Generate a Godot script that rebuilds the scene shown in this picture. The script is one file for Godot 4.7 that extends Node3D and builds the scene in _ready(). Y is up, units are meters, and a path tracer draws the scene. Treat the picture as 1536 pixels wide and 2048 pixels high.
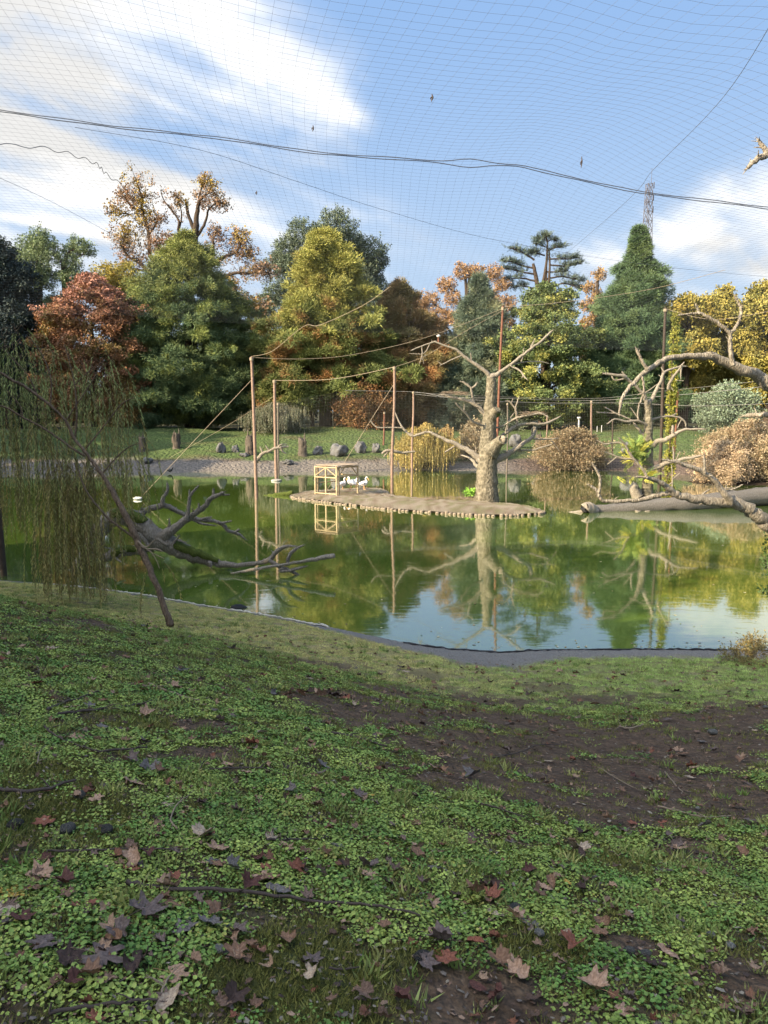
extends Node3D

const TAUF := 6.2831853
var rng := RandomNumberGenerator.new()
var lump := FastNoiseLite.new()
var fine := FastNoiseLite.new()
var taken := {}
var mats := {}
var shore_line: Array = [Vector2(-23.985, 24.403), Vector2(-16.43, 22.942), Vector2(-10.994, 21.306), Vector2(-9.364, 20.852), Vector2(-7.734, 20.236), Vector2(-6.126, 19.43), Vector2(-4.589, 18.481), Vector2(-3.079, 17.664), Vector2(-1.927, 16.957), Vector2(-0.744, 16.146), Vector2(0.334, 15.371), Vector2(1.336, 14.893), Vector2(2.319, 14.697), Vector2(3.354, 14.86), Vector2(5.386, 14.893), Vector2(7.742, 14.827), Vector2(12.289, 14.665), Vector2(20.058, 14.506)]
var bank_profile: Array = [Vector2(0, 0), Vector2(0.5, 0.08), Vector2(1.5, 0.22), Vector2(3, 0.45), Vector2(5, 0.85), Vector2(8, 1.65), Vector2(11, 2.4), Vector2(13, 2.85), Vector2(16, 3.18), Vector2(20, 3.4), Vector2(30, 3.8), Vector2(60, 4.2)]
var far_shore: Array = [Vector2(-60, 60), Vector2(-34, 61.5), Vector2(-18, 62), Vector2(-8, 62.5), Vector2(0, 63.5), Vector2(8, 64.5), Vector2(16, 65), Vector2(22, 63), Vector2(27, 57), Vector2(34, 54), Vector2(60, 50)]
var far_profile: Array = [Vector2(0, 0), Vector2(0.6, 0.1), Vector2(4, 0.62), Vector2(7, 0.95), Vector2(11, 1.55), Vector2(16, 2.35), Vector2(21, 2.75), Vector2(28, 2.9), Vector2(60, 3.2), Vector2(200, 5), Vector2(900, 9)]


func _ready() -> void:
	rng.seed = 4711
	lump.seed = 11
	lump.frequency = 1.0
	lump.fractal_octaves = 2
	fine.seed = 23
	fine.frequency = 1.0
	fine.fractal_octaves = 3

	# camera
	var cam := Camera3D.new()
	cam.name = "camera"
	cam.fov = 68.0
	cam.near = 0.05
	cam.far = 3000.0
	cam.position = Vector3(0, 4.7, 0)
	cam.rotation_degrees = Vector3(-7.283, 0, 0)
	cam.current = true
	add_child(cam)

	# sky, sun, exposure
	var env := Environment.new()
	env.background_mode = Environment.BG_SKY
	var sky := Sky.new()
	var pano := PanoramaSkyMaterial.new()
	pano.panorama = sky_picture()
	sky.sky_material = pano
	env.sky = sky
	env.tonemap_mode = Environment.TONE_MAPPER_LINEAR
	env.tonemap_exposure = 4.9
	env.sdfgi_enabled = true
	env.ssao_enabled = true
	env.ssil_enabled = true
	var we := WorldEnvironment.new()
	we.name = "environment"
	we.environment = env
	add_child(we)
	var sun := DirectionalLight3D.new()
	sun.name = "sun"
	sun.light_energy = 0.92
	sun.light_angular_distance = 0.5
	sun.light_color = Color(1.0, 0.91, 0.76)
	sun.shadow_enabled = true
	var to_sun := Vector3(-0.88, 0.0, 0.50).normalized() * cos(deg_to_rad(29)) + Vector3(0, sin(deg_to_rad(29)), 0)
	sun.look_at_from_position(Vector3.ZERO, -to_sun)
	add_child(sun)

	make_materials()
	build_ground()
	build_water()
	build_island()
	build_far_trees()
	build_shrubs()
	build_bank_stones()
	build_poles()
	build_net()
	build_island_things()
	build_pond_trees()
	build_willow()
	build_cover()
	build_litter()
	build_shade_trees()


# ---------------------------------------------------------------- names and metas
func numbered(called: String) -> String:
	var k: int = taken.get(called, 0)
	taken[called] = k + 1
	return called if k == 0 else "%s_%03d" % [called, k]


func tag(o: Node, label: String, category: String, group := "") -> Node:
	o.set_meta("label", label)
	o.set_meta("category", category)
	if group != "":
		o.set_meta("group", group)
	return o


func thing(called: String, label: String, category: String, where: Vector3, turn := 0.0, group := "") -> Node3D:
	var o := Node3D.new()
	o.name = numbered(called)
	add_child(o)
	o.position = where
	o.rotation.y = turn
	tag(o, label, category, group)
	return o


func part(called: String, mesh: Mesh, mat: Material, parent: Node) -> MeshInstance3D:
	var o := MeshInstance3D.new()
	o.mesh = mesh
	o.material_override = mat
	o.name = called
	parent.add_child(o, true)
	return o


func lone(called: String, mesh: Mesh, mat: Material, label: String, category: String, group := "") -> MeshInstance3D:
	var o := part(numbered(called), mesh, mat, self)
	tag(o, label, category, group)
	return o


func struct(called: String, mesh: Mesh, mat: Material, label := "", kind := "structure") -> MeshInstance3D:
	var o := part(numbered(called), mesh, mat, self)
	o.set_meta("kind", kind)
	if label != "":
		o.set_meta("label", label)
	return o


func copies(called: String, mesh: Mesh, mat: Material, where: Array, tint: PackedColorArray, parent: Node) -> MultiMeshInstance3D:
	var m := MultiMesh.new()
	m.transform_format = MultiMesh.TRANSFORM_3D
	m.use_colors = true
	m.mesh = mesh
	m.instance_count = where.size()
	for i in where.size():
		m.set_instance_transform(i, where[i])
		m.set_instance_color(i, tint[i])
	var o := MultiMeshInstance3D.new()
	o.multimesh = m
	o.material_override = mat
	o.name = called
	o.set_meta("kind", "stuff")
	parent.add_child(o, true)
	return o


# ---------------------------------------------------------------- mesh helper
class Geo:
	var v := PackedVector3Array()
	var n := PackedVector3Array()
	var uv := PackedVector2Array()
	var c := PackedColorArray()
	var ix := PackedInt32Array()

	func vert(p: Vector3, nn: Vector3, u: Vector2, col: Color) -> int:
		v.append(p)
		n.append(nn)
		uv.append(u)
		c.append(col)
		return v.size() - 1

	func tri(a: int, b: int, d: int) -> void:
		var g := (v[b] - v[a]).cross(v[d] - v[a])
		if g.dot(n[a] + n[b] + n[d]) > 0.0:
			ix.append_array([a, d, b])
		else:
			ix.append_array([a, b, d])

	func flat_tri(p: Vector3, q: Vector3, r: Vector3, col: Color) -> void:
		var nn := (q - p).cross(r - p).normalized()
		var a := vert(p, nn, Vector2(0, 0), col)
		vert(q, nn, Vector2(1, 0), col)
		vert(r, nn, Vector2(0, 1), col)
		tri(a, a + 1, a + 2)

	func flat_quad(p: Vector3, q: Vector3, r: Vector3, s: Vector3, col: Color) -> void:
		var nn := (r - p).cross(s - q).normalized()
		var a := vert(p, nn, Vector2(0, 0), col)
		vert(q, nn, Vector2(1, 0), col)
		vert(r, nn, Vector2(1, 1), col)
		vert(s, nn, Vector2(0, 1), col)
		tri(a, a + 1, a + 2)
		tri(a, a + 2, a + 3)

	func box(t: Transform3D, size: Vector3, col: Color) -> void:
		var h := size * 0.5
		for k in 3:
			for sg: float in [-1.0, 1.0]:
				var nn := Vector3.ZERO
				nn[k] = sg
				var e := Vector3.ZERO
				var f := Vector3.ZERO
				e[(k + 1) % 3] = h[(k + 1) % 3]
				f[(k + 2) % 3] = h[(k + 2) % 3]
				var m := nn * h[k]
				var wn := (t.basis * nn).normalized()
				var a := vert(t * (m - e - f), wn, Vector2(0, 0), col)
				vert(t * (m + e - f), wn, Vector2(1, 0), col)
				vert(t * (m + e + f), wn, Vector2(1, 1), col)
				vert(t * (m - e + f), wn, Vector2(0, 1), col)
				tri(a, a + 1, a + 2)
				tri(a, a + 2, a + 3)

	# a swept tube; the points carry the radius in w
	func tube(p: Array, sides: int, col: Color, rough := 0.0, seed_at := 0.0, flare := 1.0) -> void:
		if p.size() < 2:
			return
		var side := Vector3.ZERO
		var first := v.size()
		var along := 0.0
		for i in p.size():
			var here := Vector3(p[i].x, p[i].y, p[i].z)
			var a: Vector4 = p[max(i - 1, 0)]
			var b: Vector4 = p[min(i + 1, p.size() - 1)]
			var t := Vector3(b.x - a.x, b.y - a.y, b.z - a.z).normalized()
			if i == 0:
				side = t.cross(Vector3(0.31, 0.2, 0.93)).normalized()
			else:
				along += here.distance_to(Vector3(a.x, a.y, a.z))
				side = (side - t * side.dot(t)).normalized()
			var other := t.cross(side)
			var slope := 0.0
			var gap := Vector3(b.x - a.x, b.y - a.y, b.z - a.z).length()
			if gap > 0.0001:
				slope = (a.w - b.w) / gap
			for k in sides + 1:
				var an := TAU * k / sides
				var out := side * cos(an) + other * sin(an)
				var rr: float = p[i].w
				if rough > 0.0:
					var kk := k % sides
					rr *= 1.0 + rough * (sin(kk * 2.4 + along * 3.1 + seed_at) * 0.5 + sin(kk * 5.3 - along * 7.7 + seed_at * 2.0) * 0.35 + sin(along * 13.0 + kk * 1.9) * 0.25)
				vert(here + out * rr, (out + t * slope).normalized(), Vector2(float(k) / sides, along), col)
		for i in p.size() - 1:
			for k in sides:
				var a := first + i * (sides + 1) + k
				tri(a, a + 1, a + sides + 2)
				tri(a, a + sides + 2, a + sides + 1)
		for e in 2:
			var at: int = 0 if e == 0 else p.size() - 1
			var q: Vector4 = p[at]
			if q.w < 0.004:
				continue
			var o: Vector4 = p[1] if e == 0 else p[p.size() - 2]
			var nn := Vector3(q.x - o.x, q.y - o.y, q.z - o.z).normalized()
			var mid := vert(Vector3(q.x, q.y, q.z) + nn * q.w * 0.25, nn, Vector2(0.5, 0.5), col)
			var ring := v.size()
			for k in sides:
				vert(v[first + at * (sides + 1) + k], nn, Vector2(0, 0), col)
			for k in sides:
				tri(mid, ring + k, ring + (k + 1) % sides)

	# height field over given coordinates
	func sheet(xs: PackedFloat32Array, zs: PackedFloat32Array, height: Callable, colour: Callable, skip := Rect2()) -> void:
		var first := v.size()
		var w := xs.size()
		for z in zs:
			for x in xs:
				vert(Vector3(x, height.call(x, z), z), Vector3.UP, Vector2(x, z), Color.WHITE)
		for j in zs.size():
			for i in w:
				var a := first + j * w + i
				var l: Vector3 = v[first + j * w + max(i - 1, 0)]
				var r: Vector3 = v[first + j * w + min(i + 1, w - 1)]
				var u: Vector3 = v[first + max(j - 1, 0) * w + i]
				var d: Vector3 = v[first + min(j + 1, zs.size() - 1) * w + i]
				var nn := (d - u).cross(r - l).normalized()
				n[a] = nn if nn.y > 0.0 else -nn
				c[a] = colour.call(v[a], n[a])
		for j in zs.size() - 1:
			for i in w - 1:
				if skip.size.x > 0.0 and skip.grow(0.001).encloses(Rect2(xs[i], zs[j], xs[i + 1] - xs[i], zs[j + 1] - zs[j])):
					continue
				var a := first + j * w + i
				tri(a, a + 1, a + w + 1)
				tri(a, a + w + 1, a + w)

	func ball(mid: Vector3, rad: Vector3, rings: int, col: Color, shape: Callable) -> void:
		var first := v.size()
		var segs := rings * 2
		for i in rings + 1:
			for k in segs + 1:
				var th := PI * i / rings
				var ph := TAU * (k % segs) / segs
				var d := Vector3(sin(th) * cos(ph), cos(th), sin(th) * sin(ph))
				var f: float = shape.call(d)
				vert(mid + d * rad * f, (d / rad).normalized(), Vector2(float(k) / segs, float(i) / rings), col)
		for i in rings:
			for k in segs:
				var a := first + i * (segs + 1) + k
				tri(a, a + 1, a + segs + 2)
				tri(a, a + segs + 2, a + segs + 1)
		# true normals
		var acc := PackedVector3Array()
		acc.resize(v.size() - first)
		for i in rings + 1:
			for k in segs + 1:
				var u0: Vector3 = v[first + max(i - 1, 0) * (segs + 1) + k]
				var u1: Vector3 = v[first + min(i + 1, rings) * (segs + 1) + k]
				var w0: Vector3 = v[first + i * (segs + 1) + (k + segs - 1) % segs]
				var w1: Vector3 = v[first + i * (segs + 1) + (k + 1) % segs]
				var nn := (u1 - u0).cross(w1 - w0).normalized()
				var at := first + i * (segs + 1) + k
				if nn.length() > 0.5:
					acc[at - first] = nn if nn.dot(v[at] - mid) > 0.0 else -nn
				else:
					acc[at - first] = n[at]
		for i in acc.size():
			n[first + i] = acc[i]

	func done() -> ArrayMesh:
		var a := []
		a.resize(Mesh.ARRAY_MAX)
		a[Mesh.ARRAY_VERTEX] = v
		a[Mesh.ARRAY_NORMAL] = n
		a[Mesh.ARRAY_TEX_UV] = uv
		a[Mesh.ARRAY_COLOR] = c
		a[Mesh.ARRAY_INDEX] = ix
		var m := ArrayMesh.new()
		m.add_surface_from_arrays(Mesh.PRIMITIVE_TRIANGLES, a)
		return m


func smooth(p: Array, per: int) -> Array:
	var out := []
	for i in p.size() - 1:
		var a: Vector4 = p[max(i - 1, 0)]
		var b: Vector4 = p[i]
		var c: Vector4 = p[i + 1]
		var d: Vector4 = p[min(i + 2, p.size() - 1)]
		for k in per:
			out.append(b.cubic_interpolate(c, a, d, float(k) / per))
	out.append(p[p.size() - 1])
	return out


func limb(g: Geo, p: Array, sides := 7, rough := 0.12, per := 4) -> void:
	var q := smooth(p, per)
	for i in range(1, q.size() - 1):
		# crooked, not rubbery
		if rough > 0.0:
			var j: float = minf(q[i].w * 0.26, 0.03)
			q[i] += Vector4(rnd(-j, j), rnd(-j, j), rnd(-j, j), 0)
	for i in q.size():
		q[i].w = max(q[i].w, 0.003) * (rnd(0.93, 1.07) if q[i].w < 0.1 else rnd(0.975, 1.025))
	g.tube(q, sides, Color.WHITE, rough, rng.randf() * 9.0)


func table(t: Array, x: float) -> float:
	if x <= t[0].x:
		return t[0].y
	for i in t.size() - 1:
		if x <= t[i + 1].x:
			return lerpf(t[i].y, t[i + 1].y, (x - t[i].x) / (t[i + 1].x - t[i].x))
	return t[t.size() - 1].y


func rnd(a: float, b: float) -> float:
	return rng.randf_range(a, b)


func ball_dir() -> Vector3:
	var y := rnd(-1, 1)
	var a := rnd(0, TAUF)
	var s := sqrt(1.0 - y * y)
	return Vector3(s * cos(a), y, s * sin(a))


# a basis whose y axis points along d, turned at random round it
func towards(d: Vector3, size: Vector3) -> Basis:
	var y := d.normalized()
	var x := y.cross(ball_dir()).normalized()
	var z := x.cross(y)
	return Basis(x * size.x, y * size.y, z * size.z)


# ---------------------------------------------------------------- sky
func sky_picture() -> ImageTexture:
	var w := 2048
	var h := 1024
	var im := Image.create(w, h, false, Image.FORMAT_RGBF)
	var n1 := FastNoiseLite.new()
	n1.seed = 5
	n1.frequency = 0.9
	n1.fractal_octaves = 5
	n1.domain_warp_enabled = true
	n1.domain_warp_amplitude = 0.35
	n1.domain_warp_frequency = 0.8
	# thicker and thinner places of the cloud field: degrees of azimuth and height, their spreads, the amount
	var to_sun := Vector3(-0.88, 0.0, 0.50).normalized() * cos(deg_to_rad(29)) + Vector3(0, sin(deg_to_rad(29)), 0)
	var banks: Array = [Vector3(-25, 25, 0), Vector3(7.5, 5.5, 1.0), Vector3(-13, 26.0, 0), Vector3(5.5, 2.4, 0.7), Vector3(-7.0, 21.6, 0), Vector3(5.0, 2.4, 0.9), Vector3(-2.8, 19.6, 0), Vector3(2.5, 1.4, 0.5), Vector3(-25, 17.5, 0), Vector3(5, 2.2, 0.7), Vector3(-13.5, 14.6, 0), Vector3(8, 1.8, 0.7), Vector3(-8, 17.3, 0), Vector3(3.5, 0.8, 0.4), Vector3(24, 12.0, 0), Vector3(8, 3.0, 1.1), Vector3(27, 15.4, 0), Vector3(4, 2.4, 0.7), Vector3(18, 17.4, 0), Vector3(2.2, 0.8, 0.3), Vector3(-20, 11, 0), Vector3(14, 2.6, 0.6), Vector3(12, 24, 0), Vector3(12, 7, -0.75), Vector3(11, 16.5, 0), Vector3(9, 3.0, -0.4), Vector3(1, 28, 0), Vector3(3, 1.5, 0.3), Vector3(19, 20.5, 0), Vector3(8, 3.5, -0.5), Vector3(-17, 20, 0), Vector3(4, 3, 0.3), Vector3(1, 15.5, 0), Vector3(5, 1.6, 0.34), Vector3(-3, 22.5, 0), Vector3(3.5, 1.6, 0.45), Vector3(-4, 12.5, 0), Vector3(8, 1.6, 0.3)]
	for j in h:
		var el := PI * 0.5 - PI * (j + 0.5) / h
		if el < -0.02:
			im.fill_rect(Rect2i(0, j, w, h - j), Color(0.16, 0.16, 0.15))
			break
		var sy := sin(el)
		var cy := cos(el)
		var e := maxf(sy, 0.0)
		var t := 1.0 - pow(1.0 - clampf(e, 0, 1), 3.2)
		var blue := Color(0.158, 0.188, 0.21).lerp(Color(0.049, 0.093, 0.175), t)
		for i in w:
			var az := wrapf((i + 0.5) / w * TAU, -PI, PI)
			var dir := Vector3(sin(az) * cy, sy, -cos(az) * cy)
			var q := dir / (maxf(sy, 0.0) + 0.16)
			var a := n1.get_noise_3d(q.x * 0.9 + q.z * 0.35, 0.0, q.z * 0.8) * 1.2
			var b := n1.get_noise_3d((q.x + q.z) * 3.2, 7.0, (q.z - q.x) * 1.1) * 0.5
			var d := 0.24 + a + b * 0.6
			var deg := rad_to_deg(az)
			var up := rad_to_deg(el)
			if absf(deg) < 75.0 and up < 65.0:
				var extra := 0.0
				for k in range(0, banks.size(), 2):
					var m: Vector3 = banks[k]
					var s: Vector3 = banks[k + 1]
					var u := (deg - m.x) / s.x
					var v := (up - m.y) / s.y
					extra += s.z * exp(-0.5 * (u * u + v * v))
				d = (d - 0.24 - b * 0.6) * 0.16 + extra * 1.05 + b * 1.9 * (0.35 + minf(extra, 0.7)) - 0.06
			var cover := pow(smoothstep(-0.15, 1.3, d), 1.7)
			var grey := 1.0 - 0.30 * smoothstep(-0.25, 0.45, n1.get_noise_3d(q.x * 1.6 + 9.0, 3.0, q.z * 1.6))
			var white := Color(1.0, 0.985, 0.955) * grey * (0.262 + 8.5 * pow(smoothstep(0.12, 0.95, dir.dot(to_sun)), 1.4))  # added glow on the sunward clouds, mostly out of view, lifts the shade
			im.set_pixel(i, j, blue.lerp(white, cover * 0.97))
	return ImageTexture.create_from_image(im)


# ---------------------------------------------------------------- materials
func noise_map(freq: float, octaves: int, dark: Color, light: Color, kind := FastNoiseLite.TYPE_SIMPLEX_SMOOTH, size := 512, sd := 1) -> NoiseTexture2D:
	var t := NoiseTexture2D.new()
	t.width = size
	t.height = size
	t.seamless = true
	var n := FastNoiseLite.new()
	n.noise_type = kind
	n.seed = sd
	n.frequency = freq
	n.fractal_octaves = octaves
	t.noise = n
	var g := Gradient.new()
	g.set_color(0, dark)
	g.set_color(1, light)
	t.color_ramp = g
	return t


func mat(called: String, col: Color, rough := 0.85) -> StandardMaterial3D:
	var m := StandardMaterial3D.new()
	m.resource_name = called
	m.albedo_color = col.linear_to_srgb()
	m.roughness = rough
	m.metallic_specular = 0.3
	mats[called] = m
	return m


func make_materials() -> void:
	var soft := noise_map(0.012, 4, Color(0.78, 0.78, 0.78), Color(1, 1, 1))
	var speck := noise_map(0.06, 4, Color(0.62, 0.62, 0.62), Color(1, 1, 1), FastNoiseLite.TYPE_SIMPLEX_SMOOTH, 512, 3)
	var bump := noise_map(0.05, 4, Color.BLACK, Color.WHITE, FastNoiseLite.TYPE_SIMPLEX_SMOOTH, 512, 9)
	var cells := noise_map(0.045, 2, Color.BLACK, Color.WHITE, FastNoiseLite.TYPE_CELLULAR, 512, 4)

	var m := mat("ground", Color.WHITE, 0.95)
	m.vertex_color_use_as_albedo = true
	m.albedo_texture = speck
	m.uv1_triplanar = true
	m.uv1_world_triplanar = true
	m.uv1_scale = Vector3(0.7, 0.7, 0.7)
	m.heightmap_enabled = true
	m.heightmap_texture = bump
	m.heightmap_scale = 3.0

	m = mat("far_ground", Color.WHITE, 0.95)
	m.vertex_color_use_as_albedo = true
	m.albedo_texture = speck
	m.uv1_triplanar = true
	m.uv1_world_triplanar = true
	m.uv1_scale = Vector3(0.09, 0.09, 0.09)
	m.heightmap_enabled = true
	m.heightmap_texture = bump
	m.heightmap_scale = 25.0

	m = mat("water", Color(0.066, 0.108, 0.017), 0.04)
	m.metallic_specular = 0.62
	m.clearcoat_enabled = true
	m.clearcoat = 1.0
	m.clearcoat_roughness = 0.03
	m.normal_enabled = true
	var wave := NoiseTexture2D.new()
	wave.width = 512
	wave.height = 512
	wave.seamless = true
	wave.as_normal_map = true
	wave.bump_strength = 6.0
	var wn := FastNoiseLite.new()
	wn.noise_type = FastNoiseLite.TYPE_SIMPLEX_SMOOTH
	wn.frequency = 0.014
	wn.fractal_octaves = 3
	wn.seed = 77
	wave.noise = wn
	m.normal_texture = wave
	m.normal_scale = 0.05
	m.uv1_scale = Vector3(0.11, 0.34, 1)

	var streaks := noise_map(0.035, 5, Color(0.52, 0.50, 0.48), Color(1, 1, 1), FastNoiseLite.TYPE_SIMPLEX_SMOOTH, 512, 31)
	# bark of the dead, weathered trees
	for d: Array in [["dead_wood", Color(0.35, 0.315, 0.26)], ["mossy_wood", Color(0.29, 0.26, 0.22)], ["bark", Color(0.10, 0.075, 0.055)], ["grey_bark", Color(0.22, 0.19, 0.16)], ["willow_bark", Color(0.19, 0.14, 0.10)], ["near_wood", Color(0.37, 0.335, 0.275)], ["log_wood", Color(0.21, 0.20, 0.185)]]:
		m = mat(d[0], d[1] * 1.15, 0.9)
		m.albedo_texture = streaks
		m.uv1_triplanar = true
		m.uv1_scale = Vector3(1.3, 0.4, 1.3)
		m.heightmap_enabled = true
		m.heightmap_texture = bump
		m.heightmap_scale = 4.0
	m = mat("trunk_bark", Color(0.31, 0.275, 0.205), 0.95)
	m.albedo_texture = noise_map(0.03, 3, Color(0.38, 0.38, 0.36), Color(1, 1, 1), FastNoiseLite.TYPE_CELLULAR, 512, 6)
	m.uv1_triplanar = true
	m.uv1_scale = Vector3(0.45, 0.3, 0.45)
	m.heightmap_enabled = true
	m.heightmap_texture = cells
	m.heightmap_scale = 5.0
	m = mat("moss", Color(0.11, 0.14, 0.03), 1.0)
	m.albedo_texture = speck
	m.uv1_triplanar = true
	m.uv1_scale = Vector3(0.8, 0.8, 0.8)
	m.heightmap_enabled = true
	m.heightmap_texture = bump
	m.heightmap_scale = 5.0

	for d: Array in [["island", Color(0.39, 0.345, 0.285)], ["stake", Color(0.39, 0.33, 0.26)], ["stone", Color(0.20, 0.20, 0.20)], ["pale_stone", Color(0.5, 0.48, 0.43)], ["stump", Color(0.15, 0.125, 0.10)]]:
		m = mat(d[0], d[1], 0.95)
		m.vertex_color_use_as_albedo = true
		m.albedo_texture = speck
		m.uv1_triplanar = true
		m.uv1_scale = Vector3(0.6, 0.6, 0.6)
		m.heightmap_enabled = true
		m.heightmap_texture = bump
		m.heightmap_scale = 6.0

	for d: Array in [["pole", Color(0.27, 0.185, 0.14)], ["rust", Color(0.19, 0.085, 0.055)], ["dark_pole", Color(0.06, 0.045, 0.035)], ["bamboo", Color(0.46, 0.36, 0.22)], ["plank", Color(0.42, 0.33, 0.24)]]:
		m = mat(d[0], d[1], 0.7)
		m.albedo_texture = soft
		m.uv1_triplanar = true
		m.uv1_scale = Vector3(1, 0.5, 1)
	mat("rope", Color(0.24, 0.195, 0.14), 0.9)
	mat("dark_rope", Color(0.06, 0.07, 0.095), 0.8)
	mat("net", Color(0.085, 0.095, 0.115), 0.8)
	mat("pale_net", Color(0.17, 0.165, 0.155), 0.9)
	mat("steel", Color(0.10, 0.092, 0.10), 0.7)
	mat("white_paint", Color(0.42, 0.42, 0.40), 0.6)
	mat("black", Color(0.02, 0.02, 0.02), 0.6)
	mat("liner", Color(0.42, 0.39, 0.33), 0.7)
	mat("dark_liner", Color(0.03, 0.03, 0.035), 0.45)
	mat("feather", Color(0.72, 0.69, 0.66), 0.9)
	mat("wing", Color(0.64, 0.62, 0.60), 0.9)
	mat("beak", Color(0.75, 0.45, 0.22), 0.5)
	mat("cut_wood", Color(0.26, 0.22, 0.165), 0.9)
	mat("twig", Color(0.06, 0.045, 0.038), 0.8)
	mat("pale_twig", Color(0.20, 0.155, 0.11), 0.8)
	# leaves: the colour comes with each copy
	for d: Array in [["leaf", 0.65, Color(0.35, 0.38, 0.08)], ["needle", 0.75, Color(0.12, 0.14, 0.04)], ["cover_leaf", 0.5, Color(0.3, 0.4, 0.08)]]:
		m = mat(d[0], Color.WHITE, d[1])
		m.vertex_color_use_as_albedo = true
		m.backlight_enabled = true
		m.backlight = d[2]
		m.cull_mode = BaseMaterial3D.CULL_DISABLED
	m = mat("dry_leaf", Color.WHITE, 0.75)
	m.vertex_color_use_as_albedo = true
	m.albedo_texture = noise_map(0.03, 3, Color(0.74, 0.70, 0.68), Color(1, 1, 1), FastNoiseLite.TYPE_SIMPLEX_SMOOTH, 256, 8)
	m.uv1_scale = Vector3(1, 1, 1)
	m.cull_mode = BaseMaterial3D.CULL_DISABLED
	m = mat("pebble", Color.WHITE, 0.8)
	m.vertex_color_use_as_albedo = true


# ---------------------------------------------------------------- ground
func bank_height(x: float, z: float) -> float:
	var r := -z
	var h := table(bank_profile, table(shore_line, x) - r)
	h += 0.38 * exp(-((x + 6.2) ** 2 + (r - 9.8) ** 2) / 9.0)
	h -= 0.10 * exp(-((x - 2.6) ** 2 + (r - 6.0) ** 2) / 3.0)
	return h


func ground_height(x: float, z: float) -> float:
	var r := -z
	var near := table(shore_line, x) - r
	var h := -0.7
	if near > 0.0:
		var bumps := clampf(near * 0.5, 0.0, 1.0)
		h = bank_height(x, z) + bumps * (0.035 * fine.get_noise_2d(x * 0.9, z * 0.9) + 0.020 * fine.get_noise_2d(x * 4.0, z * 4.0) + 0.016 * absf(fine.get_noise_2d(x * 11.0, z * 11.0)))
		if near > 0.0 and near < 5.0:
			h += 0.03 * fine.get_noise_2d(x * 1.7, z * 2.3) * smoothstep(0.0, 0.6, near)
		return h
	var edge := 2.2 * lump.get_noise_2d(x * 0.11, 3.0) + 0.8 * lump.get_noise_2d(x * 0.4, 9.0)
	var far := r - table(far_shore, x) - edge
	var west := -39.0 - x + 3.0 * lump.get_noise_2d(r * 0.06, 1.0)
	var east := x - 44.0 + 3.0 * lump.get_noise_2d(r * 0.06, 7.0)
	far = maxf(far, maxf(west, east))
	if far > 0.0:
		h = table(far_profile, far) + 0.25 * lump.get_noise_2d(x * 0.12, z * 0.12) * smoothstep(0.0, 8.0, far) + 0.10 * lump.get_noise_2d(x * 0.5, z * 0.5) * smoothstep(0.0, 2.0, far)
		h += 1.6 * exp(-((x - 29.5) ** 2 / 18.0 + (r - 98.0) ** 2 / 40.0))
		h += 0.7 * exp(-((x + 29.0) ** 2 / 60.0 + (r - 86.0) ** 2 / 40.0))
		h += 0.5 * exp(-((x + 3.0) ** 2 / 60.0 + (r - 86.0) ** 2 / 60.0))
		return h
	return -0.7 * smoothstep(0.0, 2.5, minf(-far, -near))


# places on the near bank: x, z, radius
var soil_spots: Array = []
var moss_spots: Array = []


func spot(list: Array, x: float, z: float) -> float:
	var s := 0.0
	for q: Vector3 in list:
		var d := ((x - q.x) ** 2 + (z - q.y) ** 2) / (q.z * q.z)
		if d < 6.0:
			s = maxf(s, exp(-d * 0.9))
	return s


# bare soil, moss and shore shares of a place on the near bank
func bank_mix(x: float, z: float) -> Vector3:
	var near := table(shore_line, x) + z
	var wob := lump.get_noise_2d(x * 0.9, z * 0.9) * 0.5 + fine.get_noise_2d(x * 3.5, z * 3.5) * 0.45
	var soil := spot(soil_spots, x, z)
	soil = smoothstep(0.22, 0.80, soil + wob * 0.62)
	soil = maxf(soil, smoothstep(0.26, 0.62, wob + 0.06) * 0.8)
	var moss := smoothstep(0.3, 0.7, spot(moss_spots, x, z) + wob * 0.45)
	var flat := smoothstep(6.5, 3.6, near + wob * 1.6)
	return Vector3(soil, moss, flat)


func mud_width(x: float) -> float:
	return lerpf(0.3, 1.3, smoothstep(-3.0, 1.5, x)) + 1.1 * exp(-(x - 2.0) ** 2 / 0.8)


func bank_colour(p: Vector3, _n: Vector3) -> Color:
	var near := table(shore_line, p.x) + p.z
	var q := bank_mix(p.x, p.z)
	var w := fine.get_noise_2d(p.x * 5.0, p.z * 5.0)
	var col := Color(0.075, 0.072, 0.030).lerp(Color(0.095, 0.066, 0.042), clampf(0.5 + w, 0, 1))
	col = col.lerp(Color(0.075, 0.088, 0.020), q.y * 0.8)
	var right := smoothstep(-1.0, 4.0, p.x)
	var flat_col := Color(0.42, 0.36, 0.15).lerp(Color(0.27, 0.29, 0.10), right)  # dry yellowish growth, made paler to carry the stronger light near the shore
	flat_col = flat_col.lerp(Color(0.26, 0.205, 0.13), clampf(lump.get_noise_2d(p.x * 1.3, p.z * 1.9) * 0.9 + 0.1, 0, 0.7))
	col = col.lerp(flat_col, q.z)
	col = col.lerp(Color(0.155, 0.105, 0.068).lerp(Color(0.09, 0.06, 0.041), clampf(0.5 + w, 0, 1)), q.x * (1.0 - 0.5 * q.z))
	var wide := mud_width(p.x)
	var mud := smoothstep(wide, wide * 0.55, near + 0.25 * lump.get_noise_2d(p.x * 2.0, p.z * 2.0))
	col = col.lerp(Color(0.25, 0.235, 0.215), mud)
	return col


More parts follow.
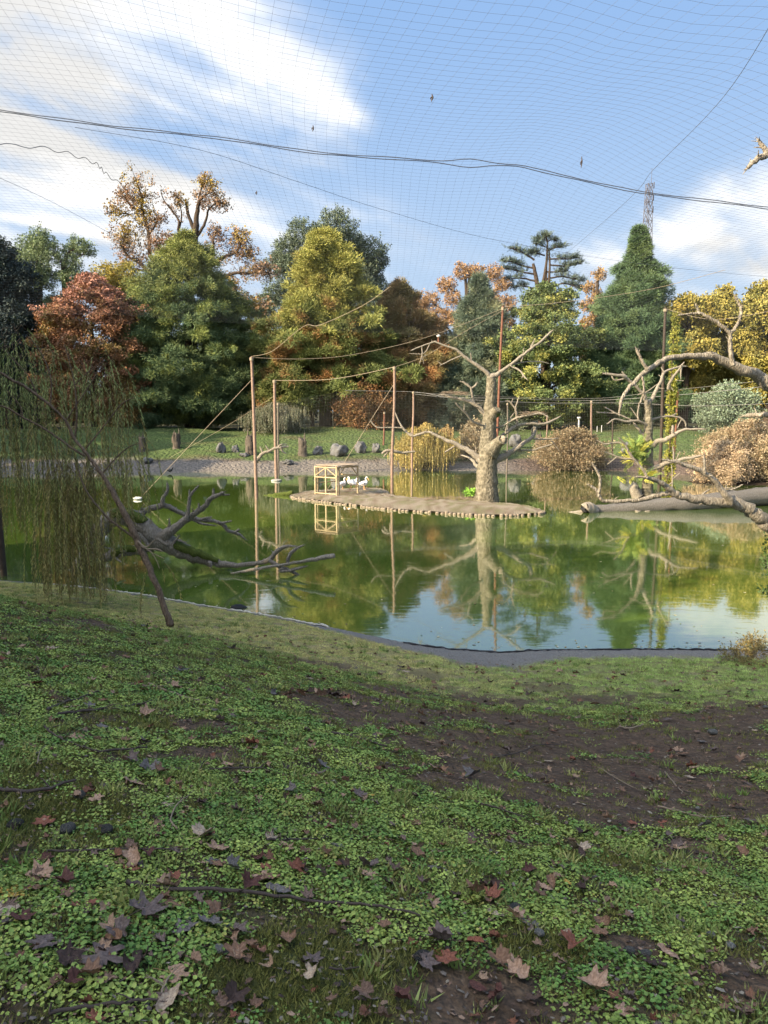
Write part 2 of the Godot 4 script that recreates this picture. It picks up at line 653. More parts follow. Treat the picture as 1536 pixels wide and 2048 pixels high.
func far_colour(p: Vector3, _n: Vector3) -> Color:
	var r := -p.z
	if table(shore_line, p.x) - r > -3.0:
		return bank_colour(p, _n)
	var edge := 2.2 * lump.get_noise_2d(p.x * 0.11, 3.0) + 0.8 * lump.get_noise_2d(p.x * 0.4, 9.0)
	var far := r - table(far_shore, p.x) - edge
	far = maxf(far, maxf(-39.0 - p.x, p.x - 44.0))
	var w := lump.get_noise_2d(p.x * 0.5, p.z * 0.5)
	var grass := Color(0.078, 0.118, 0.038).lerp(Color(0.10, 0.142, 0.045), clampf(0.5 + w, 0, 1))
	grass = grass.lerp(Color(0.12, 0.10, 0.05), 0.55 * smoothstep(0.1, 0.7, lump.get_noise_2d(p.x * 0.2, p.z * 0.35)))
	var shore_col := Color(0.205, 0.182, 0.16)
	var brown := smoothstep(9.0, 13.0, p.x)
	shore_col = shore_col.lerp(Color(0.13, 0.095, 0.075), brown)
	var beach := lerpf(5.2, 3.4, smoothstep(-4.0, 6.0, p.x)) + brown * 2.5
	var g := smoothstep(beach - 0.5, beach + 0.5, far + w * 0.9)
	var col := shore_col.lerp(grass, g)
	var earth := smoothstep(1.6, 0.2, absf(far - beach)) * smoothstep(0.0, 0.35, lump.get_noise_2d(p.x * 0.35, p.z * 0.2))
	col = col.lerp(Color(0.10, 0.075, 0.055), earth * 0.85)
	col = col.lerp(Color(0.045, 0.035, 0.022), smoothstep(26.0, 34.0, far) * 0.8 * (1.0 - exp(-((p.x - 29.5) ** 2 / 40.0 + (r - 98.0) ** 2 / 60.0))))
	return col


func steps(a: float, b: float, d: float) -> PackedFloat32Array:
	var out := PackedFloat32Array()
	var n := int(round((b - a) / d))
	for i in n + 1:
		out.append(a + (b - a) * i / n)
	return out


func build_ground() -> void:
	for q: Array in [[Vector2(2.188, -5.593), 1.0], [Vector2(1.46, -5.494), 0.8], [Vector2(1.068, -6.38), 0.7], [Vector2(1.47, -4.354), 0.45], [Vector2(3.185, -6.751), 1.1], [Vector2(4.523, -8.994), 1.0], [Vector2(2.982, -10.066), 0.55], [Vector2(2.471, -11.215), 0.6], [Vector2(1.31, -9.951), 0.7], [Vector2(0.498, -11.76), 0.6], [Vector2(-0.263, -7.982), 0.5], [Vector2(0.556, -4.935), 0.4], [Vector2(2.368, -4.97), 0.5], [Vector2(1.615, -3.876), 0.25], [Vector2(-0.994, -11.394), 0.5], [Vector2(-1.259, -5.248), 0.3], [Vector2(-1.087, -4.509), 0.25], [Vector2(0.356, -2.115), 0.3], [Vector2(0.162, -2.197), 0.16], [Vector2(0.948, -2.582), 0.14], [Vector2(1.288, -2.44), 0.2], [Vector2(-4.018, -9.929), 0.5], [Vector2(1.03, -3.736), 0.12], [Vector2(1.835, -8.024), 0.7], [Vector2(2.688, -7.316), 0.8], [Vector2(0.609, -7.904), 0.6], [Vector2(2.052, -6.268), 0.6], [Vector2(0.959, -4.879), 0.5], [Vector2(2.543, -5.602), 0.6], [Vector2(0.956, -10.575), 0.5], [Vector2(3.694, -8.232), 0.8], [Vector2(-0.308, -6.585), 0.6], [Vector2(-0.743, -7.319), 0.5], [Vector2(0.548, -5.999), 0.6], [Vector2(1.301, -8.146), 0.7], [Vector2(1.784, -6.751), 0.7], [Vector2(-0.052, -9.41), 0.6], [Vector2(0.111, -7.367), 0.6], [Vector2(0.299, -6.014), 0.5], [Vector2(0.713, -5.351), 0.5], [Vector2(1.349, -4.687), 0.45], [Vector2(1.854, -4.993), 0.5], [Vector2(2.604, -5.097), 0.5]]:
		soil_spots.append(Vector3(q[0].x, q[0].y, q[1]))
	for q: Array in [[Vector2(-0.33, -2.202), 0.30], [Vector2(-0.106, -2.16), 0.26], [Vector2(-0.473, -2.054), 0.2], [Vector2(-0.223, -2.439), 0.16], [Vector2(0.104, -2.336), 0.16], [Vector2(-1.614, -3.258), 0.35], [Vector2(-1.287, -3.235), 0.25], [Vector2(-1.694, -3.647), 0.3], [Vector2(-1.631, -5.059), 0.3], [Vector2(0.561, -2.508), 0.18], [Vector2(1.076, -3.53), 0.22]]:
		moss_spots.append(Vector3(q[0].x, q[0].y, q[1]))
	var g := Geo.new()
	var near_x := steps(-13, -6.1, 0.1)
	near_x.append_array(steps(-6, 6, 0.05))
	near_x.append_array(steps(6.1, 13, 0.1))
	var near_z := steps(-24, -9.6, 0.1)
	near_z.append_array(steps(-9.5, -1.2, 0.05))
	near_z.append_array(steps(-1.1, 2, 0.1))
	g.sheet(near_x, near_z, ground_height, bank_colour)
	struct("ground", g.done(), mats.ground, "near bank of moss, bare soil and low green plants sloping to the pond")
	# everything beyond, growing coarser with distance
	var xs := PackedFloat32Array()
	var zs := PackedFloat32Array()
	for d: float in [-900, -600, -400, -280, -200, -150, -120, -100]:
		xs.append(d)
		zs.append(d)
	zs.clear()
	for d: float in [-1200, -800, -500, -350, -260, -200, -170, -150]:
		zs.append(d)
	xs.append_array(steps(-90, -14, 1.0))
	xs.append_array(steps(-13, 13, 0.65))
	xs.append_array(steps(14, 90, 1.0))
	zs.append_array(steps(-140, -102, 2.0))
	zs.append_array(steps(-100, -50, 0.65))
	zs.append_array(steps(-49, -25, 1.0))
	zs.append_array(steps(-24, 2, 1.0))
	zs.append_array(steps(3, 60, 3.0))
	for d: float in [100, 120, 150, 200, 280, 400, 600, 900]:
		xs.append(d)
	for d: float in [80, 120, 200, 400, 900]:
		zs.append(d)
	g = Geo.new()
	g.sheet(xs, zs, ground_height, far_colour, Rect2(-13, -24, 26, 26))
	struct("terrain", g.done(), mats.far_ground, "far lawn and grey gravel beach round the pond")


func build_water() -> void:
	var g := Geo.new()
	g.sheet(steps(-70, 70, 10), steps(-90, -10, 10), func(_x: float, _z: float) -> float: return 0.0, func(_p: Vector3, _n: Vector3) -> Color: return Color.WHITE)
	struct("water", g.done(), mats.water, "calm green pond water mirroring trees and sky")
	# bits of leaf and scum afloat, thickest along the edges
	var bit := Geo.new()
	bit.flat_quad(Vector3(-0.5, 0, -0.3), Vector3(0.5, 0.04, -0.25), Vector3(0.45, 0, 0.3), Vector3(-0.4, 0.05, 0.25), Color.WHITE)
	var afloat := []
	var dye := PackedColorArray()
	for i in 900:
		var fx := rnd(-14, 12)
		var off := 0.15 + 7.0 * pow(rng.randf(), 3.0) if i < 650 else rnd(5, 40)
		var fz := -table(shore_line, fx) - off
		if i >= 650:
			fx = rnd(-0.5, 0.5) * -fz
		if lump.get_noise_2d(fx * 0.5, fz * 0.8) < -0.05 or fz < -36.0:
			continue
		var s := rnd(0.02, 0.07) * (1.0 + off * 0.02)
		afloat.append(Transform3D(Basis(Vector3.UP, rnd(0, 6)).scaled(Vector3(s, s, s)), Vector3(fx, 0.006, fz)))
		dye.append([Color(0.30, 0.22, 0.12), Color(0.42, 0.38, 0.26), Color(0.14, 0.18, 0.06), Color(0.12, 0.08, 0.05)][i % 4])
	var drift := copies("floating_debris", bit.done(), mats.pebble, afloat, dye, self)
	drift.set_meta("label", "bits of leaf and scum floating on the pond, thickest by the near edge")
	# the rubber sheet that lines the pond shows as a crinkled edge
	for k in 2:
		g = Geo.new()
		var x0: float = -9.2 if k == 0 else 0.4
		var x1: float = -1.2 if k == 0 else 8.0
		var p := []
		var x := x0
		while x < x1:
			var crinkle := 0.04 * fine.get_noise_1d(x * 9.0) + 0.05 * fine.get_noise_1d(x * 2.0)
			var z := -table(shore_line, x) + 0.12 + crinkle * 1.6
			p.append(Vector4(x, ground_height(x, z) + 0.015 + absf(crinkle) * 0.5, z, (0.022 if k == 0 else 0.016) * rnd(0.5, 1.5)))
			x += 0.06
		g.tube(p, 5, Color.WHITE, 0.3)
		lone("pond_liner", g.done(), mats.liner if k == 0 else mats.dark_liner, ["pale crinkled liner edge along the waterline behind the leaning willow", "dark crinkled liner edge along the waterline by the grey mud"][k], "pond liner", "pond liner edges")


# ---------------------------------------------------------------- the island
func build_island() -> void:
	var rim: Array = [Vector3(-5.345, 0, -43.614), Vector3(-4.71, 0, -42.305), Vector3(-3.486, 0, -41.072), Vector3(-2.053, 0, -39.683), Vector3(-0.713, 0, -38.384), Vector3(0.79, 0, -37.166), Vector3(2.224, 0, -36.395), Vector3(3.601, 0, -35.655), Vector3(4.948, 0, -35.119), Vector3(6.38, 0, -35.296), Vector3(7.381, 0, -35.837), Vector3(7.736, 0, -36.395), Vector3(7.492, 0, -37.363), Vector3(6.929, 0, -38.384), Vector3(5.78, 0, -39.241), Vector3(4.553, 0, -39.908), Vector3(3.554, 0, -40.599), Vector3(2.52, 0, -41.313), Vector3(1.318, 0, -42.305), Vector3(0.351, 0, -44.159), Vector3(0.123, 0, -46.485), Vector3(-0.413, 0, -48.065), Vector3(-1.685, 0, -48.065), Vector3(-3.075, 0, -47.42), Vector3(-4.371, 0, -46.181), Vector3(-5.064, 0, -44.719)]
	var fine_rim := []
	for i in rim.size():
		for k in 6:
			var a: Vector3 = rim[(i + rim.size() - 1) % rim.size()]
			var q: Vector3 = rim[i].cubic_interpolate(rim[(i + 1) % rim.size()], a, rim[(i + 2) % rim.size()], k / 6.0)
			fine_rim.append(q)
	var mid := Vector3.ZERO
	var g := Geo.new()
	var n := fine_rim.size()
	# rows from the rim in to the spine: each rim point is paired with the spine point across from it
	var rows := 7
	for j in rows + 1:
		for i in n:
			var q: Vector3 = fine_rim[i]
			var sx := clampf(q.x, fine_rim[0].x + 1.2, rim[11].x - 1.0)
			var t: float = (sx - rim[0].x) / (rim[11].x - rim[0].x)
			var spine := Vector3(sx, 0, lerpf(-44.6, -37.6, clampf(t * 1.1, 0, 1)))
			var f := float(j) / rows
			var p := q.lerp(spine, f)
			p.y = -0.35 if j == 0 else 0.10 + 0.16 * smoothstep(0.0, 0.6, f) + 0.07 * lump.get_noise_2d(p.x * 1.4, p.z * 1.4)
			if j == 1:
				p = q
				p.y = 0.10
			var c := lump.get_noise_2d(p.x * 0.8, p.z * 1.8)
			var col := Color(1.0, 0.95, 0.86).lerp(Color(0.50, 0.58, 0.28), clampf(c * 1.6 + 0.1, 0, 0.8))
			col = col.lerp(Color(0.52, 0.40, 0.31), clampf(0.1 + lump.get_noise_2d(p.x * 1.1 + 40, p.z * 2.8) * 1.4, 0, 0.8))
			g.vert(p, Vector3.UP, Vector2(p.x, p.z), col)
	for j in rows:
		for i in n:
			var a := j * n + i
			var b := j * n + (i + 1) % n
			g.tri(a, b, b + n)
			g.tri(a, b + n, a + n)
	var isl := struct("island", g.done(), mats.island, "flat tongue of pale bare earth in the pond")
	# the rim is held by a row of short round stakes
	var walk := 0.0
	var next := 0.0
	var meshes := []
	for k in 3:
		g = Geo.new()
		g.tube([Vector4(0, -0.3, 0, 0.105), Vector4(0, 0.05 + 0.015 * k, 0, 0.105), Vector4(0, 0.085 + 0.015 * k, 0, 0.075)], 7, Color(0.95, 0.92, 0.86))
		meshes.append(g.done())
	for i in n:
		var a: Vector3 = fine_rim[i]
		var b: Vector3 = fine_rim[(i + 1) % n]
		var l := a.distance_to(b)
		while next < walk + l:
			var s := part("stake", meshes[rng.randi() % 3], mats.stake, isl)
			s.position = a.lerp(b, (next - walk) / l) + Vector3(rnd(-0.03, 0.03), rnd(-0.045, 0.02), rnd(-0.03, 0.03))
			s.rotation = Vector3(rnd(-0.14, 0.14), rnd(0, 6), rnd(-0.14, 0.14))
			next += 0.205 * (rnd(0.9, 1.15) if rng.randf() < 0.93 else 1.9)
		walk += l


# ---------------------------------------------------------------- leaf sprays
func leaf_pair(g: Geo, at: Vector3, d: Vector3, nn: Vector3, length: float, width: float, col: Color) -> void:
	var s := d.cross(nn).normalized() * width * 0.5
	var m := at + d * length * 0.45 + nn * width * 0.12
	g.flat_tri(at, m + s, at + d * length, col)
	g.flat_tri(at, at + d * length, m - s, col)


func tone(a := 0.72, b := 1.2) -> Color:
	var k := rnd(a, b)
	return Color(k * rnd(0.92, 1.08), k, k * rnd(0.9, 1.1))


# a loose ball of leaves, radius 0.5
func leaf_cluster(count: int, length: float, width: float) -> ArrayMesh:
	var g := Geo.new()
	for i in count:
		var p := ball_dir() * 0.5 * pow(rng.randf(), 0.45)
		p.y *= 0.8
		var d := (ball_dir() + p * 1.2 + Vector3(0, -0.25, 0)).normalized()
		var nn := (ball_dir() * 0.7 + Vector3(0, 0.8, 0) + p).normalized()
		nn = (nn - d * nn.dot(d)).normalized()
		leaf_pair(g, p, d, nn, length * rnd(0.7, 1.25), width * rnd(0.75, 1.2), tone())
	return g.done()


# a flat feathery spray along y, one unit long, drooping towards -z
func feather(twigs: int, fan: float, leaf: float, droop: float) -> ArrayMesh:
	var g := Geo.new()
	for i in twigs:
		var f := (i + 0.5) / twigs
		for sg: float in [-1.0, 1.0]:
			var at := Vector3(0, f, -droop * f * f)
			var d := Vector3(sg * fan * rnd(0.7, 1.2), 1.0 - fan * 0.3, -droop * rnd(0.2, 1.2)).normalized()
			var length := leaf * (1.15 - f * 0.6) * rnd(0.8, 1.2)
			leaf_pair(g, at, d, Vector3(rnd(-0.3, 0.3), 0.3, 1).normalized(), length, length * 0.30, tone())
			leaf_pair(g, at + d * length * 0.5, (d + Vector3(0, 0.6, rnd(-0.5, 0.5))).normalized(), Vector3(rnd(-0.4, 0.4), 0.2, 1).normalized(), length * 0.7, length * 0.22, tone())
	leaf_pair(g, Vector3(0, 0.85, -droop * 0.7), Vector3(0, 1, -droop).normalized(), Vector3(0, 0, 1), leaf * 0.7, leaf * 0.2, tone())
	return g.done()


# a tuft of needles or fine leaves that opens along y, one unit long
func plume(count: int, spread: float, length: float, width: float) -> ArrayMesh:
	var g := Geo.new()
	for i in count:
		var side := ball_dir() * spread
		var d := (Vector3(0, 1, 0) + side).normalized()
		var p := d * rnd(0.0, 0.62)
		var e := (d + ball_dir() * 0.75).normalized()
		var nn := ball_dir()
		nn = (nn - e * nn.dot(e)).normalized()
		leaf_pair(g, p, e, nn, length * rnd(0.7, 1.3), width * rnd(0.7, 1.3), tone(0.75, 1.22))
	return g.done()


# thin twigs with a few small leaves, for wintry shrubs
func twiggy(count: int, leafy: float) -> ArrayMesh:
	var g := Geo.new()
	for i in count:
		var d := (ball_dir() * 0.8 + Vector3(0, 0.7, 0)).normalized()
		var p := ball_dir() * 0.2
		var e := p + d * rnd(0.4, 0.7)
		var s := d.cross(ball_dir()).normalized() * 0.010
		g.flat_tri(p - s, p + s, e, Color(0.8, 0.7, 0.62))
		for k in 3:
			if rng.randf() < leafy:
				leaf_pair(g, p.lerp(e, rnd(0.3, 1)), ball_dir(), ball_dir(), 0.17, 0.09, tone())
	return g.done()


# hanging twig of a weeping tree, one unit long down -y
func hanging(pairs: int, length: float, width: float, wood: Color) -> ArrayMesh:
	var g := Geo.new()
	var s := Vector3(width * 0.09, 0, 0)
	g.flat_quad(-s, s, s * 0.6 + Vector3(0, -1, 0), -s * 0.6 + Vector3(0, -1, 0), wood)
	g.flat_quad(Vector3(0, 0, -s.x), Vector3(0, 0, s.x), Vector3(0, -1, s.x), Vector3(0, -1, -s.x), wood)
	for i in pairs:
		var a := rnd(0, TAUF)
		var d := Vector3(cos(a) * 0.42, -1, sin(a) * 0.42).normalized()
		var nn := Vector3(cos(a), 0.4, sin(a)).normalized()
		nn = (nn + ball_dir() * 0.4).normalized()
		leaf_pair(g, Vector3(0, -(i + rng.randf()) / pairs, 0), d, (nn - d * nn.dot(d)).normalized(), length * rnd(0.7, 1.2), width * rnd(0.8, 1.2), tone())
	return g.done()


# ---------------------------------------------------------------- trees
func base_of(x: float, r: float) -> Vector3:
	return Vector3(x, ground_height(x, -r), -r)


func spray_basis(d: Vector3, up: Vector3, size: float) -> Basis:
	var y := d.normalized()
	var x := y.cross(up)
	x = x.normalized() if x.length() > 0.05 else y.cross(Vector3(0.3, 0.1, 0.9)).normalized()
	var z := x.cross(y)
	return Basis(x * size, y * size, z * size)


# colour of a leaf spray: two tones, patches of a third and a fourth that grows towards the top
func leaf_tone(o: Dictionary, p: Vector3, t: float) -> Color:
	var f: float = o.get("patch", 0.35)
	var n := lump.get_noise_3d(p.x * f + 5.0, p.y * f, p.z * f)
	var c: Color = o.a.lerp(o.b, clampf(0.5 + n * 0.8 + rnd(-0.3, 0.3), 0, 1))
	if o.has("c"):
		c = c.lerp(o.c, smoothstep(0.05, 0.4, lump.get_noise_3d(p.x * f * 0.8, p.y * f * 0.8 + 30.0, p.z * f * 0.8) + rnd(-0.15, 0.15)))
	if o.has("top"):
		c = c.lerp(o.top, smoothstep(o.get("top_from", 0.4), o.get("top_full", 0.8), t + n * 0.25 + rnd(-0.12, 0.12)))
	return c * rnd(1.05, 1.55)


# a crown that fills a turned outline (height, radius), lumpy, with gaps where the lumps are thin
func crown(tree: Node3D, spray: Mesh, material: Material, outline: Array, count: int, o: Dictionary) -> void:
	var where := []
	var tint := PackedColorArray()
	var low: float = outline[0].x
	var high: float = outline[outline.size() - 1].x
	var widest := 0.0
	for q: Vector2 in outline:
		widest = maxf(widest, q.y)
	var amp: float = o.get("lumps", 0.35)
	var f: float = o.get("lump_size", 0.55)
	var size: float = o.get("size", 1.0)
	var tiers: float = o.get("tiers", 0.0)
	var droop: float = o.get("droop", 0.0)
	var thick: float = o.get("shell", 0.5)
	var shift := tree.position
	# branch heads on the outline; most sprays gather round them, the rest fill the inside
	var heads := []
	var head_size: float = o.get("head", 0.95)
	var tries := 0
	var wanted := int(count / float(o.get("per_head", 30.0)))
	while heads.size() < wanted and tries < wanted * 12:
		tries += 1
		var h := rnd(low, high)
		var rad := table(outline, h)
		if rng.randf() > (rad + 0.35) / (widest + 0.35):
			continue
		var az := rnd(0, TAUF)
		if tiers > 0.0:
			h = (floorf(h / tiers) + 0.5 + 0.2 * rnd(-1, 1)) * tiers + lump.get_noise_2d(az * 0.7, h * 0.3) * tiers
			rad = table(outline, h)
		var d := Vector3(cos(az), 0, sin(az))
		var l := lump.get_noise_3d(d.x * rad * f + shift.x, h * f * 0.9, d.z * rad * f + shift.z)
		if l < -0.2 and rng.randf() < o.get("gaps", 0.6):
			continue
		var hr := head_size * rnd(0.65, 1.3) * clampf(rad / 2.4, 0.3, 1.0)
		var rr := maxf(rad * (1.0 + amp * l * 1.7) * rnd(0.74, 1.04) - hr * 0.5, 0.0)
		heads.append([d * rr + Vector3(0, h - droop * rr, 0), hr, d, rnd(0.82, 1.18)])
	tries = 0
	while where.size() < count and tries < count * 6 and heads.size() > 0:
		tries += 1
		var p: Vector3
		var d: Vector3
		var out: Vector3
		var k := 1.0
		if rng.randf() < o.get("gather", 0.87):
			var q: Array = heads[rng.randi() % heads.size()]
			d = q[2]
			out = ball_dir()
			out.y = out.y * 0.8 + 0.15
			var off: Vector3 = out * float(q[1]) * pow(rng.randf(), 0.42)
			off += d * off.dot(d) * 0.35
			off.y *= o.get("flat", 0.62)
			off.y -= droop * maxf(off.dot(d), 0.0)
			p = q[0] + off
			out = (out + d * 0.6).normalized()
			k = q[3]
		else:
			var h := rnd(low, high)
			var rad := table(outline, h)
			var az := rnd(0, TAUF)
			d = Vector3(cos(az), 0, sin(az))
			p = d * rad * lerpf(thick * 0.6, 0.86, rng.randf()) + Vector3(0, h - droop * rad * 0.7, 0)
			out = (d + ball_dir() * 0.5).normalized()
			k = 0.95
		var b: Basis
		var s := size * rnd(0.7, 1.25)
		if o.get("hang", false):
			b = Basis(Vector3.UP, rnd(0, TAUF)).scaled(Vector3(s, s * rnd(0.6, 1.4), s))
		elif o.get("ball", false):
			b = towards(ball_dir() + Vector3(0, 0.5, 0) + out * 0.5, Vector3(s, s, s))
		else:
			b = towards(out + Vector3(0, o.get("tilt", 0.2), 0) + ball_dir() * 0.4, Vector3(s, s, s))
		where.append(Transform3D(b, p))
		tint.append(leaf_tone(o, p + shift, (p.y - low) / (high - low)) * k)
	copies("crown", spray, material, where, tint, tree)


func trunk_part(tree: Node3D, height: float, thick: float, material: Material, lean := Vector3.ZERO, called := "trunk") -> void:
	var g := Geo.new()
	limb(g, [Vector4(0, -0.5, 0, thick * 1.5), Vector4(0, 0.4, 0, thick * 1.12), Vector4(lean.x * 0.3, height * 0.3, lean.z * 0.3, thick * 0.9), Vector4(lean.x * 0.6, height * 0.65, lean.z * 0.6, thick * 0.6), Vector4(lean.x, height, lean.z, thick * 0.2)], 8, 0.1)
	part(called, g.done(), material, tree)


func inner_limbs(tree: Node3D, outline: Array, n: int, thick: float, rise: float, material: Material) -> void:
	var g := Geo.new()
	var low: float = outline[0].x
	var high: float = outline[outline.size() - 1].x
	for i in n:
		var h := lerpf(low, high, (i + 0.5) / n * 0.92)
		var rad := table(outline, h) * rnd(0.75, 0.98)
		var az := i * 2.4 + rnd(-0.4, 0.4)
		var d := Vector3(cos(az), 0, sin(az)) * rad
		var y0 := maxf(h - rise * rad, 0.5)
		var w := thick * (1.05 - 0.8 * (h - low) / (high - low))
		limb(g, [Vector4(0, y0, 0, w), Vector4(d.x * 0.5 + rnd(-0.3, 0.3), lerpf(y0, h, 0.6), d.z * 0.5 + rnd(-0.3, 0.3), w * 0.6), Vector4(d.x, h, d.z, w * 0.15)], 5, 0.1, 3)
	part("limbs", g.done(), material, tree.get_node("trunk")).set_meta("kind", "stuff")


# a crown of separate leaf masses: each lobe is a centre and a radius, joined to the trunk by its limb
func lobed(tree: Node3D, lobes: Array, spray: Mesh, material: Material, per_area: float, wood: Material, thick: float, o: Dictionary) -> void:
	var where := []
	var tint := PackedColorArray()
	var g := Geo.new()
	var low := 1e9
	var high := -1e9
	for q: Vector4 in lobes:
		low = minf(low, q.y - q.w)
		high = maxf(high, q.y + q.w)
	for q: Vector4 in lobes:
		var c := Vector3(q.x, q.y, q.z) - tree.position
		var n := int(per_area * q.w * q.w)
		for i in n:
			var d := ball_dir()
			d.y = d.y * 0.9 + 0.1
			var l := lump.get_noise_3d(d.x * 1.3 + q.x, d.y * 1.3 + q.y, d.z * 1.3 + q.z)
			if l < -0.15 and rng.randf() < o.get("gaps", 0.5):
				continue
			var p := c + d * q.w * (0.35 + 0.65 * pow(rng.randf(), 0.45)) * (1.0 + 0.6 * l)
			var s: float = o.get("size", 1.0) * rnd(0.7, 1.25)
			where.append(Transform3D(towards(ball_dir() + d * 0.5 + Vector3(0, 0.4, 0), Vector3(s, s, s)), p))
			tint.append(leaf_tone(o, p + tree.position, (c.y + d.y * q.w + tree.position.y - low) / (high - low)))
		var from := clampf(c.y - Vector2(c.x, c.z).length() * 0.9, 1.0, c.y)
		limb(g, [Vector4(0, from * 0.85, 0, thick * 0.55), Vector4(c.x * 0.35, lerpf(from, c.y, 0.45), c.z * 0.35, thick * 0.38), Vector4(c.x * 0.8, lerpf(from, c.y, 0.85), c.z * 0.8, thick * 0.2), Vector4(c.x, c.y + q.w * 0.4, c.z, 0.03)], 5, 0.12, 4)
		for k in 4:
			var e := c + ball_dir() * q.w * 0.9
			limb(g, [Vector4(c.x * 0.85, lerpf(from, c.y, 0.85), c.z * 0.85, thick * 0.12), Vector4(lerpf(c.x, e.x, 0.5), lerpf(c.y, e.y, 0.6), lerpf(c.z, e.z, 0.5), thick * 0.07), Vector4(e.x, e.y, e.z, 0.02)], 4, 0.1, 2)
	part("limbs", g.done(), wood, tree.get_node("trunk")).set_meta("kind", "stuff")
	copies("crown", spray, material, where, tint, tree)


# leaves set loosely along traced limbs (world points), denser towards their ends
func leafy_limbs(tree: Node3D, limbs: Array, spray: Mesh, material: Material, o: Dictionary, wood: Material) -> void:
	var where := []
	var tint := PackedColorArray()
	var g := Geo.new()
	for l: Array in limbs:
		var q := []
		for p: Vector4 in l[0]:
			q.append(Vector4(p.x - tree.position.x, p.y - tree.position.y, p.z - tree.position.z, p.w))
		limb(g, q, 6, 0.1, 4)
		var s := smooth(q, 6)
		for i in int(l[1] * 1.15):
			var f := lerpf(l[3] if l.size() > 3 else 0.35, 1.0, pow(rng.randf(), 0.7))
			var at: Vector4 = s[int(f * (s.size() - 1))]
			var off := ball_dir() * float(l[2]) * pow(rng.randf(), 0.6)
			off.y = off.y * o.get("flat", 0.8) + l[2] * 0.15
			var p := Vector3(at.x, at.y, at.z) + off
			var size: float = o.get("size", 1.0) * rnd(0.6, 1.3)
			where.append(Transform3D(towards(ball_dir() + Vector3(0, 0.5, 0), Vector3(size, size, size)), p))
			tint.append(leaf_tone(o, p + tree.position, 0.5))
			if i % 3 == 0:
				limb(g, [Vector4(at.x, at.y, at.z, 0.05), Vector4(lerpf(at.x, p.x, 0.5), lerpf(at.y, p.y, 0.4), lerpf(at.z, p.z, 0.5), 0.035), Vector4(p.x, p.y, p.z, 0.015)], 3, 0.0, 2)
	part("limbs", g.done(), wood, tree.get_node("trunk")).set_meta("kind", "stuff")
	copies("crown", spray, material, where, tint, tree)


